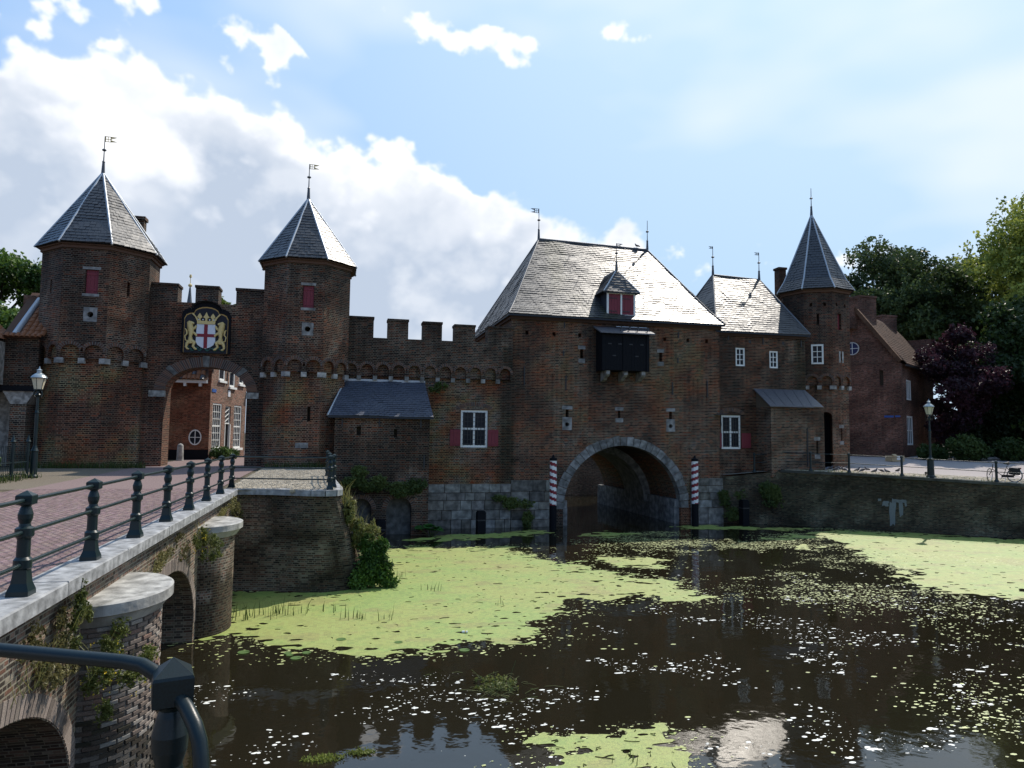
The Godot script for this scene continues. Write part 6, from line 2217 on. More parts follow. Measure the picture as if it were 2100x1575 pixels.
func build_street_things() -> void:
	lamp_post("green street lamp with cream lantern beside the iron garden fence", Vector3(-10.62, 0, -29.0), 3.9)
	var la := Vector3(30.75, 0, -31.75)
	la.y = ground_at(la.x, la.z) - 0.02
	lamp_post("dark street lamp with cream lantern on the quay railing", la, 4.1, 1.5)
	# garden fence
	var t := thing("garden_fence", "dark iron garden fence with spiked bars beside the road", "fence", Vector3(-11, 0, -28))
	var f0 := Vector3(-10.75, 0, -28.9)
	var f1 := Vector3(-11.0, 0, -24.0)
	for k in [0.02, 0.24, 0.62, 0.98]:
		var g := Geo.new()
		var p := f0.lerp(f1, k)
		g.lathe(p, [Vector2(0.06, -0.05), Vector2(0.055, 1.3), Vector2(0.09, 1.34), Vector2(0.06, 1.4), Vector2(0.05, 1.44), Vector2(0.0, 1.6)], 8)
		put(g, "fence_post", M.railing, t)
	for h in [0.2, 0.62]:
		var g := Geo.new()
		g.tube([f0 + UPV * h, f1 + UPV * h], 0.02, 6)
		put(g, "fence_rail", M.railing, t)
	for i in 42:
		var g := Geo.new()
		var p := f0.lerp(f1, (i + 0.5) / 42.0)
		g.tube([p + UPV * 0.05, p + UPV * 1.2], 0.009, 4)
		put(g, "fence_bar", M.railing, t)
	# striped poles
	for k in 2:
		var x: float = [11.05, 19.25][k]
		t = thing("striped_pole", ["red and white striped mooring pole left of the water arch, between arch and window wall", "red and white striped mooring pole at the foot of the arch near the quay"][k], "pole", Vector3(x, WATER, -36.1), "striped poles")
		var b := Geo.new()
		b.lathe(Vector3(x, 0, -36.1), [Vector2(0.19, -3.6), Vector2(0.19, -1.86)], 14)
		put(b, "dark_foot", M.black_wood, t)
		var top := 0.48
		var low := -1.855
		var wm := Geo.new()
		var rm := Geo.new()
		var n := 22
		for i in n:
			for j in 44:
				var a0 := TAU * i / n
				var a1 := TAU * (i + 1) / n
				var y0 := lerpf(low, top, j / 44.0)
				var y1 := lerpf(low, top, (j + 1) / 44.0)
				var ph := fposmod((y0 + y1) * 0.5 / 0.36 + (a0 + a1) * 0.5 / TAU * (1 if k == 0 else -1), 1.0)
				var q := []
				for e in [[a0, y0], [a1, y0], [a1, y1], [a0, y1]]:
					q.append(Vector3(x + sin(e[0]) * 0.185, e[1], -36.1 + cos(e[0]) * 0.185))
				(wm if ph < 0.5 else rm).quad(q[0], q[1], q[2], q[3])
		put(wm, "white_stripe", M.white, t)
		put(rm, "red_stripe", M.pole_red, t)
		var cp := Geo.new()
		cp.lathe(Vector3(x, 0, -36.1), [Vector2(0.2, top), Vector2(0.2, top + 0.12), Vector2(0.1, top + 0.17), Vector2(0.06, top + 0.2), Vector2(0.05, top + 0.3), Vector2(0, top + 0.33)], 14)
		put(cp, "cap", M.black_wood, t)
	for q in [[2.06, -35.6 + 1.0, -2.35, "black timber mooring post below the lean-to roof"], [7.1, -35.6, -2.1, "black timber mooring post below the cross window"], [22.4, -36.3, -1.75, "black timber mooring post below the overgrown bank"]]:
		t = thing("mooring_post", q[3], "post", Vector3(q[0], WATER, q[1]), "mooring posts")
		var b := Geo.new()
		b.box(Vector3(q[0], (q[2] - 3.6) * 0.5, q[1]), Vector3(0.42, q[2] + 3.6, 0.38), Basis(UPV, 0.1))
		b.box(Vector3(q[0], q[2] + 0.03, q[1]), Vector3(0.36, 0.06, 0.32), Basis(UPV, 0.1))
		put(b, "timber", M.black_wood, t)
		b = Geo.new()
		b.box(Vector3(q[0], q[2] - 0.4, q[1]), Vector3(0.44, 0.06, 0.4), Basis(UPV, 0.1))
		put(b, "iron_band", M.iron, t)
	# cardboard box on the far side of the quay road
	var bp := bank(2.5, 11.3)
	t = thing("cardboard_box", "open cardboard box left by the wall across the quay road", "box", bp)
	var cb := Geo.new()
	for s in [[Vector3(0, 0.2, 0.3), Vector3(1.0, 0.4, 0.02)], [Vector3(0, 0.2, -0.3), Vector3(1.0, 0.4, 0.02)], [Vector3(0.5, 0.2, 0), Vector3(0.02, 0.4, 0.58)], [Vector3(-0.5, 0.2, 0), Vector3(0.02, 0.4, 0.58)], [Vector3(0, 0.02, 0), Vector3(0.96, 0.02, 0.56)]]:
		cb.box(bp + s[0], s[1])
	put(cb, "carton", M.card, t)
	cb = Geo.new()
	cb.box(bp + Vector3(0.1, 0.24, 0.318), Vector3(0.45, 0.26, 0.01))
	put(cb, "label_print", M.white, t)
	cb = Geo.new()
	cb.box(bp + Vector3(-0.35, 0.43, 0.4), Vector3(0.3, 0.015, 0.26), Basis(Vector3(1, 0, 0), 0.5))
	put(cb, "flap", M.card, t)
	build_bicycle()
	build_pigeons()

func build_bicycle() -> void:
	var at := bank(2.93, 0.75)
	var t := thing("bicycle", "black city bicycle with dark panniers leaning on the quay railing", "bicycle", at)
	t.rotation.y = -atan2(0.603, 0.797) + 0.05
	var wheel := func(x: float, called: String, turn: float) -> Node3D:
		var w := Node3D.new()
		w.name = called
		t.add_child(w, true)
		w.position = Vector3(x, 0.35, 0)
		w.rotation.y = turn
		var ty := Geo.new()
		var ri := Geo.new()
		var sp := Geo.new()
		var ring := []
		for i in 29:
			var a := TAU * i / 28
			ring.append(Vector3(cos(a), sin(a), 0))
		var tp := []
		var rp := []
		for q in ring:
			tp.append(q * 0.335)
			rp.append(q * 0.312)
		ty.tube(tp, 0.021, 7)
		ri.tube(rp, 0.012, 6)
		for i in 18:
			var a := TAU * i / 18
			sp.tube([Vector3(0, 0, 0.03 * (1 if i % 2 else -1)), Vector3(cos(a), sin(a), 0) * 0.31], 0.0025, 4)
		own(ty, "tyre", M.rubber, w)
		own(ri, "rim", M.chrome, w)
		own(sp, "spokes", M.chrome, w)
		return w
	var rear = wheel.call(0.52, "rear_wheel", 0.0)
	var front = wheel.call(-0.58, "front_wheel", 1.0)
	var fr := Geo.new()
	var bb := Vector3(0.02, 0.3, 0)
	var seat := Vector3(0.2, 0.82, 0)
	var head := Vector3(-0.42, 0.9, 0)
	var low := Vector3(-0.46, 0.66, 0)
	for q in [[bb, seat], [bb, low], [Vector3(0.16, 0.66, 0), low + UPV * 0.1], [head, low - UPV * 0.03], [Vector3(0.52, 0.35, 0.06), bb + Vector3(0, 0, 0.03)], [Vector3(0.52, 0.35, -0.06), bb - Vector3(0, 0, 0.03)], [Vector3(0.52, 0.35, 0.06), seat - UPV * 0.1], [Vector3(0.52, 0.35, -0.06), seat - UPV * 0.1]]:
		fr.tube(q, 0.017, 7)
	fr.tube([low, Vector3(-0.58, 0.35, 0.06)], 0.014, 6)
	fr.tube([low, Vector3(-0.58, 0.35, -0.06)], 0.014, 6)
	own(fr, "frame", M.rubber, t)
	var hb := Geo.new()
	hb.tube([head, head + Vector3(0.0, 0.12, 0), head + Vector3(-0.04, 0.16, 0)], 0.014, 6)
	hb.tube([head + Vector3(0.2, 0.13, 0.3), head + Vector3(0.05, 0.16, 0.26), head + Vector3(-0.04, 0.16, 0.1), head + Vector3(-0.04, 0.16, -0.1), head + Vector3(0.05, 0.16, -0.26), head + Vector3(0.2, 0.13, -0.3)], 0.012, 6)
	own(hb, "handlebar", M.chrome, t)
	var sd := Geo.new()
	sd.vtube([Vector3(0.04, 0.96, 0), Vector3(0.16, 0.965, 0), Vector3(0.28, 0.97, 0), Vector3(0.31, 0.97, 0)], [0.025, 0.05, 0.095, 0.06], 10)
	sd.tube([seat - UPV * 0.05, Vector3(0.22, 0.95, 0)], 0.014, 6)
	own(sd, "saddle", M.rubber, t)
	for s in [-1.0, 1.0]:
		var pn := Geo.new()
		pn.box(Vector3(0.52, 0.56, 0.13 * s), Vector3(0.4, 0.34, 0.12), Basis(Vector3(0, 0, 1), -0.06))
		pn.box(Vector3(0.52, 0.52, 0.2 * s), Vector3(0.3, 0.22, 0.03))
		own(pn, "pannier", M.rubber, t)
	var rk := Geo.new()
	rk.box(Vector3(0.52, 0.75, 0), Vector3(0.46, 0.02, 0.2))
	rk.tube([Vector3(0.7, 0.74, 0), Vector3(0.78, 0.6, 0), Vector3(0.86, 0.42, 0)], 0.02, 6)
	own(rk, "luggage_rack", M.chrome, t)
	var rl := Geo.new()
	rl.lathe(Vector3(0.77, 0.72, 0), [Vector2(0, -0.05), Vector2(0.05, -0.03), Vector2(0.05, 0.03), Vector2(0, 0.05)], 10)
	own(rl, "reflector", M.pole_red, t)
	var cc := Geo.new()
	cc.box(Vector3(0.2, 0.31, 0.06), Vector3(0.55, 0.13, 0.03))
	cc.tube([bb + Vector3(0, 0, 0.09), bb + Vector3(-0.12, -0.1, 0.09), bb + Vector3(-0.12, -0.1, 0.17)], 0.012, 6)
	own(cc, "chain_case", M.rubber, t)
	var st := Geo.new()
	st.tube([bb + Vector3(0.1, -0.05, 0.05), Vector3(0.05, 0.0, 0.14)], 0.01, 5)
	own(st, "kickstand", M.chrome, t)

func pigeon(at: Vector3, turn: float, peck: bool, label: String, group: String) -> void:
	var t := thing("pigeon", label, "pigeon", at, group)
	t.rotation.y = turn
	var g := Geo.new()
	if peck:
		g.vtube([Vector3(-0.22, 0.2, 0), Vector3(-0.12, 0.18, 0), Vector3(-0.04, 0.16, 0), Vector3(0.05, 0.13, 0), Vector3(0.1, 0.1, 0), Vector3(0.13, 0.06, 0), Vector3(0.15, 0.02, 0)], [0.015, 0.045, 0.07, 0.065, 0.04, 0.028, 0.005], 9)
	else:
		g.vtube([Vector3(-0.22, 0.07, 0), Vector3(-0.12, 0.11, 0), Vector3(-0.03, 0.14, 0), Vector3(0.05, 0.16, 0), Vector3(0.08, 0.22, 0), Vector3(0.1, 0.265, 0), Vector3(0.135, 0.26, 0), Vector3(0.165, 0.25, 0)], [0.015, 0.045, 0.07, 0.065, 0.04, 0.032, 0.015, 0.003], 9)
	own(g, "body", M.pigeon, t)
	for s in [-1.0, 1.0]:
		var w := Geo.new()
		w.vtube([Vector3(-0.2, 0.1 if not peck else 0.2, 0.03 * s), Vector3(-0.08, 0.14 if not peck else 0.18, 0.06 * s), Vector3(0.04, 0.16 if not peck else 0.14, 0.05 * s)], [0.008, 0.035, 0.02], 7)
		own(w, "wing", M.iron, t)
		var l := Geo.new()
		l.tube([Vector3(0.0, 0.1, 0.025 * s), Vector3(0.01, 0.0, 0.03 * s), Vector3(0.04, 0.004, 0.03 * s)], 0.006, 5)
		own(l, "leg", M.pole_red, t)

func build_pigeons() -> void:
	var spots := [[1722, 0.62], [1738, 1.0], [1753, 0.35], [1762, 1.2], [1774, 0.8], [1776, 0.3], [1786, 0.35], [1795, 1.25], [1814, 0.7], [1820, 0.45], [1837, 1.9], [1842, 0.5], [1857, 1.0], [1864, 0.9], [1893, 2.0], [1929, 0.9]]
	for i in spots.size():
		var s: float = 1.72 + (spots[i][0] - 1722) / 208.0 * 0.8
		var p := bank(s, spots[i][1] * 1.7 + 0.5)
		pigeon(p + UPV * 0.03, rng.randf() * TAU, i % 3 == 0, "grey pigeon standing on the pale quay cobbles" if i % 3 else "grey pigeon pecking at the pale quay cobbles", "pigeons on the quay")
	pigeon(Vector3(18.6, 14.14, -42.5), 2.8, false, "lone dark bird perched on the ridge of the water gate", "")


# ---------------------------------------------------------------- on the water
func inside(pt: Vector2, poly: PackedVector2Array) -> bool:
	return Geometry2D.is_point_in_polygon(pt, poly)

# signed distance-like field of a patch of duckweed, ragged by noise
func weed_field(x: float, z: float, polys: Array) -> float:
	var best := -9.0
	var p := Vector2(x, z)
	for q in polys:
		var d := INF
		for i in q.size():
			var e := Geometry2D.get_closest_point_to_segment(p, q[i], q[(i + 1) % q.size()])
			d = minf(d, e.distance_squared_to(p))
		d = sqrt(d)
		if not Geometry2D.is_point_in_polygon(p, q):
			d = -d
		best = maxf(best, d)
	return best + fine.get_noise_2d(x * 30.0, z * 55.0) * 0.7 + nz.get_noise_2d(x * 30.0, z * 45.0) * 0.7 + fine.get_noise_2d(x * 120.0 + 50.0, z * 220.0) * 0.35 - maxf(0.0, fine.get_noise_2d(x * 55.0 - 90.0, z * 130.0) - 0.36) * 14.0

func build_duckweed() -> void:
	var patches := [
		["bright green duckweed mat spread before the abutment and the arch", 0.09, [[-3.2, -18.7, -1.77, -17.6, -0.66, -17.0, 0.2, -16.3, 1.15, -16.45, 2.36, -16.4, 4.16, -16.8, 5.3, -17.3, 5.1, -18.5, 7.3, -20.4, 8.9, -20.6, 10.1, -19.8, 11.2, -20.4, 11.4, -22.2, 10.4, -22.8, 9.6, -24.0, 9.0, -25.6, 8.2, -27.2, 7.6, -29.0, 7.4, -30.5, 4.5, -31.2, 2.0, -31.0, 0.6, -26.0, -0.5, -23.2, -3.2, -23.6], [9.6, -26.6, 11.2, -27.6, 12.6, -26.6, 12.0, -25.2, 10.4, -25.2]]],
		["broad duckweed mat lying along the right quay wall", 0.13, [[20.4, -31.2, 22.6, -32.6, 23.4, -31.6, 22.2, -30.4], [24.0, -32.6, 26.2, -34.0, 28.7, -31.9, 31.6, -29.8, 40.0, -23.0, 40.0, -16.0, 21.2, -18.0, 19.3, -19.2, 19.4, -21.2, 20.6, -22.8, 21.6, -26.0, 22.6, -28.0, 23.4, -30.4], [19.5, -28.6, 21.0, -29.2, 21.6, -28.2, 20.4, -27.6]]],
		["small duckweed patch floating near the camera", 0.045, [[2.6, -9.0, 2.9, -10.5, 3.5, -11.05, 4.3, -11.4, 5.1, -11.4, 5.6, -10.9, 5.4, -10.2, 5.2, -9.0]]],
		["narrow strips of duckweed along the stone base and under the arch", 0.13, [[3.2, -33.2, 5.0, -34.6, 8.5, -35.2, 10.5, -35.6, 10.6, -34.4, 8.4, -33.6, 5.4, -32.6], [11.8, -33.4, 13.5, -34.6, 15.0, -34.0, 13.0, -33.0], [17.5, -36.0, 20.0, -36.4, 24.0, -35.0, 25.5, -34.0, 23.0, -33.8, 20.0, -34.6], [11.4, -47.5, 15.0, -47.5, 15.0, -56.0, 11.0, -56.0]]],
	]
	var all_polys := []
	var boxes := []
	for pt in patches:
		var polys := []
		var box := Rect2()
		for raw in pt[2]:
			var q := PackedVector2Array()
			for i in range(0, raw.size(), 2):
				q.append(Vector2(raw[i], raw[i + 1]))
			polys.append(q)
			for v in q:
				box = Rect2(v, Vector2.ZERO) if box.size == Vector2.ZERO and box.position == Vector2.ZERO else box.expand(v)
		box = box.grow(0.8)
		var s: float = pt[1]   # spacing of the outline grid in metres
		var nx := int(box.size.x / s) + 1
		var nzc := int(box.size.y / s) + 1
		var field := PackedFloat32Array()
		field.resize((nx + 1) * (nzc + 1))
		for j in nzc + 1:
			for i in nx + 1:
				field[j * (nx + 1) + i] = weed_field(box.position.x + i * s, box.position.y + j * s, polys)
		var g := Geo.new()
		for j in nzc:
			for i in nx:
				var f := [field[j * (nx + 1) + i], field[j * (nx + 1) + i + 1], field[(j + 1) * (nx + 1) + i + 1], field[(j + 1) * (nx + 1) + i]]
				if f[0] <= 0 and f[1] <= 0 and f[2] <= 0 and f[3] <= 0:
					continue
				var x := box.position.x + i * s
				var z := box.position.y + j * s
				var cp := [Vector3(x, WATER + 0.008, z), Vector3(x + s, WATER + 0.008, z), Vector3(x + s, WATER + 0.008, z + s), Vector3(x, WATER + 0.008, z + s)]
				var k := clampf(0.5 + nz.get_noise_2d(x * 14.0, z * 20.0) * 1.2 + fine.get_noise_2d(x * 60.0, z * 90.0) * 0.7, 0, 1)
				var col := Color(0.78, 0.95, 0.8).lerp(Color(1.0, 0.94, 0.9), k)   # two kinds of frond, green and yellowish
				col = col.lerp(Color(0.8, 0.62, 0.75), clampf(nz.get_noise_2d(x * 30.0 + 90.0, z * 60.0) * 3.0 - 0.7, 0, 0.55))
				col *= 0.82 + rng.randf() * 0.36
				var poly := []
				for c in 4:
					var d := (c + 1) % 4
					if f[c] > 0:
						poly.append(cp[c])
					if (f[c] > 0) != (f[d] > 0):
						poly.append(cp[c].lerp(cp[d], f[c] / (f[c] - f[d])))
				for c in range(1, poly.size() - 1):
					g.tri(poly[0], poly[c + 1], poly[c], col)
		all_polys.append(polys)
		boxes.append(box)
		var o := put(g, "duckweed", M.duckweed)
		tag(o, pt[0], "duckweed", "", "stuff")
	# loose fronds and weed in the open water
	var xs := []
	var cs := []
	var fr := Geo.new()
	for k in 6:
		var a := TAU * k / 6
		var b := TAU * (k + 1) / 6
		fr.tri(Vector3.ZERO, Vector3(cos(b), 0, sin(b)), Vector3(cos(a), 0, sin(a)))
	var fm := fr.mesh(M.weed)
	var n := 0
	var tries := 0
	while n < 24000 and tries < 320000:
		tries += 1
		var x := 5.0 + rng.randf() * 24.0
		var z := -34.5 + rng.randf() * 27.0
		var d := clampf(nz.get_noise_2d(x * 7.0 + 31.0, z * 10.0) * 1.6 + fine.get_noise_2d(x * 30.0, z * 45.0) * 0.8 + 0.05, 0, 1)
		d *= smoothstep(-12.0, -26.0, z) * smoothstep(8.5, 15.0, x) * 1.3 + smoothstep(9.5, 12.0, x) * smoothstep(-13.0, -9.5, z) * 1.0 + 0.012
		if rng.randf() > d:
			continue
		var r := 0.008 + pow(rng.randf(), 3.0) * 0.032
		xs.append(Transform3D(Basis(UPV, rng.randf() * TAU).scaled(Vector3(r * (1 + rng.randf()), 1, r)), Vector3(x, WATER + 0.006 + rng.randf() * 0.004, z)))
		var v := 0.7 + rng.randf() * 0.7
		cs.append(Color(v, v, v))
		n += 1
	var lw := many(fm, xs, cs, "floating_weed", self)
	tag(lw, "loose green weed fragments scattered over the open water", "water weed")
	var edge := []
	var ec := []
	tries = 0
	while edge.size() < 5000 and tries < 60000:
		tries += 1
		var k: int = [0, 0, 1, 1, 2][tries % 5] if tries % 20 < 16 else 0
		var bx: Rect2 = boxes[k]
		var x := bx.position.x + rng.randf() * bx.size.x
		var z := bx.position.y + rng.randf() * bx.size.y
		var f := weed_field(x, z, all_polys[k])
		if f > 0.02 or rng.randf() > exp(f * (2.4 if k != 2 else 7.0)):
			continue
		var r := (0.008 + pow(rng.randf(), 3.0) * 0.035) * (0.6 if k == 2 else 1.0)
		edge.append(Transform3D(Basis(UPV, rng.randf() * TAU).scaled(Vector3(r * (1 + rng.randf()), 1, r)), Vector3(x, WATER + 0.007, z)))
		var v := 0.8 + rng.randf() * 0.5
		ec.append(Color(v, v, v))
	var ew := many(fm, edge, ec, "floating_weed", self)
	tag(ew, "stray duckweed crumbs drifting off the edges of the mats", "water weed")
	var db := Geo.new()
	for i in 900:
		var k: int = [0, 0, 1, 2][i % 4]
		var bx: Rect2 = boxes[k]
		var x := bx.position.x + rng.randf() * bx.size.x
		var z := bx.position.y + rng.randf() * bx.size.y
		if weed_field(x, z, all_polys[k]) < 0.1:
			continue
		var d := Vector3(rng.randfn(), 0, rng.randfn() * 0.6).normalized() * (0.03 + rng.randf() * rng.randf() * 0.3)
		var p := Vector3(x, WATER + 0.014, z)
		db.tube([p, p + d * 0.5 + Vector3(rng.randfn(), 0.3, rng.randfn()) * 0.02, p + d], 0.004 + rng.randf() * 0.006, 4, Color(0.1, 0.08, 0.04).lerp(Color(0.1, 0.14, 0.03), rng.randf()))
	tag(put(db, "water_litter", M.rough), "twigs, stalks and dead leaves lying on the duckweed mats", "litter", "", "stuff")
	# foam flecks
	xs = []
	cs = []
	var fo := Geo.new()
	for k in 10:
		var a := TAU * k / 10
		var b := TAU * (k + 1) / 10
		var p0 := Vector3(cos(a), 0, sin(a))
		var p1 := Vector3(cos(b), 0, sin(b))
		fo.quad(p1, p0, p0 * 0.6 + UPV * 0.3, p1 * 0.6 + UPV * 0.3)
		fo.tri(UPV * 0.4, p1 * 0.6 + UPV * 0.3, p0 * 0.6 + UPV * 0.3)
	var fom := fo.mesh(M.foam)
	n = 0
	tries = 0
	while n < 3000 and tries < 120000:
		tries += 1
		var x := -2.6 + rng.randf() * 24.0
		var z := -30.0 + rng.randf() * 20.5
		if x < 0.8 and z > -9.0:
			continue
		var d := clampf(nz.get_noise_2d(x * 26.0 - 80.0, z * 30.0) * 3.2 - 0.25, 0.01, 1) * smoothstep(-26.0, -14.0, z)
		if z < -15.2 and x < 6.5:
			d = 0.0
		if z < -19.5 and x < 11.0:
			d *= 0.15
		if rng.randf() > d:
			continue
		var r := 0.005 + pow(rng.randf(), 6.0) * 0.034
		var m := 1 if rng.randf() < 0.75 else 3
		var dir := rng.randf() * 0.6 - 0.3
		for k in m:
			xs.append(Transform3D(Basis(UPV, dir).scaled(Vector3(r * (1.0 + rng.randf() * 0.9), r * 0.35, r)), Vector3(x + k * r * 1.3, WATER + 0.002, z + rng.randfn() * r * 0.4)))
			var v := 0.85 + rng.randf() * 0.15
			cs.append(Color(v, v, v))
		n += 1
	var fl := many(fom, xs, cs, "foam", self)
	tag(fl, "white foam flecks drifting on the dark water", "foam")

func build_water_plants() -> void:
	# clumps of upright leaves in the duckweed
	var cl := [[-2.26, -20.0, 26, 0.55, "dense clump of upright water leaves beside the bridge pier"], [-1.25, -20.3, 40, 0.6, "large clump of upright water leaves in the duckweed"], [0.5, -19.5, 14, 0.5, "sparse row of upright water leaves off the abutment"], [1.35, -19.2, 8, 0.45, "few upright water leaves in open duckweed"], [3.0, -22.5, 10, 0.45, "few arrow shaped leaves with white buds in the duckweed"], [4.6, -20.2, 6, 0.4, "thin stalks near the outer duckweed edge"], [4.4, -10.2, 8, 0.22, "few green shoots in the near duckweed patch"], [2.2, -24.8, 7, 0.4, "thin stalks behind the leafy bush"]]
	for c in cl:
		var t := thing("water_leaves", c[4], "water plant", Vector3(c[0], WATER, c[1]), "water plants")
		var sp := []
		for i in c[2]:
			sp.append(Vector3(c[0] + rng.randfn() * 0.035 * c[2] ** 0.75, WATER - 0.02, c[1] + rng.randfn() * 0.12))
		blades(t, "blades", sp, c[3] * 0.75, 0.012, Color(0.05, 0.08, 0.02), Color(0.12, 0.16, 0.05), int(c[2]) + 7, 0.16)
	# lily pads
	var pads := [[-1.9, -17.0, 0.13], [-0.95, -16.75, 0.09], [-0.9, -16.6, 0.08], [-0.55, -16.7, 0.1], [-0.75, -16.35, 0.12], [2.9, -16.2, 0.12], [1.5, -17.1, 0.1], [0.2, -17.6, 0.12]]
	for p in pads:
		var g := Geo.new()
		var n := 16
		var at := Vector3(p[0], WATER + 0.014, p[1])
		for i in n - 1:
			var a := TAU * i / n
			var b := TAU * (i + 1) / n
			g.tri(at, at + Vector3(cos(b), 0.02, sin(b)) * p[2], at + Vector3(cos(a), 0.02, sin(a)) * p[2], Color(0.12, 0.2, 0.06))
		var t := thing("lily_pad", "round green lily pad floating at the duckweed edge", "lily pad", at, "lily pads")
		put(g, "pad", M.leaf, t)
	# floating tangle of water weed
	var t2 := thing("weed_tangle", "tangle of weed stems and leaves drifting in the dark water", "water plant", Vector3(3.1, WATER, -13.7))
	var sg := Geo.new()
	for i in 60:
		var p := Vector3(3.1 + rng.randfn() * 0.32, WATER + 0.01, -13.7 + rng.randfn() * 0.38)
		var d := Vector3(rng.randfn(), 0.22 * absf(rng.randfn()), rng.randfn() * 0.4).normalized() * (0.1 + rng.randf() * 0.3)
		sg.tube([p, p + d * 0.5 + UPV * 0.02, p + d], 0.006, 4, Color(0.22, 0.21, 0.1).lerp(Color(0.12, 0.16, 0.05), rng.randf()))
	put(sg, "stems", M.rough, t2)
	foliage(t2, "leaves", leaf_mesh(0.035, 5, 77), [[Vector3(3.1, WATER + 0.05, -13.8), Vector3(0.45, 0.06, 0.5), 90]], Color(0.1, 0.12, 0.03), Color(0.2, 0.22, 0.06), 5)
	var cn := thing("drink_can", "small white and yellow drink can floating in the duckweed", "can", Vector3(3.15, WATER, -17.6))
	var cg := Geo.new()
	cg.vtube([Vector3(3.08, WATER + 0.03, -17.6), Vector3(3.09, WATER + 0.03, -17.6), Vector3(3.2, WATER + 0.035, -17.55), Vector3(3.21, WATER + 0.035, -17.55)], [0.026, 0.033, 0.033, 0.026], 12)
	put(cg, "body", M.white, cn)
	cg = Geo.new()
	cg.tube([Vector3(3.15, WATER + 0.0325, -17.5725), Vector3(3.18, WATER + 0.034, -17.559)], 0.0345, 12)
	put(cg, "yellow_band", M.gold, cn)
	var gr := thing("weed_tangle", "low green algae raft drifting on the water left of the weed tangle", "water plant", Vector3(-0.1, WATER, -11.3))
	foliage(gr, "leaves", leaf_mesh(0.025, 6, 78), [[Vector3(-0.1, WATER + 0.01, -11.3), Vector3(0.32, 0.02, 0.14), 130], [Vector3(0.45, WATER + 0.01, -11.4), Vector3(0.25, 0.02, 0.1), 80]], Color(0.12, 0.14, 0.03), Color(0.24, 0.28, 0.06), 6)

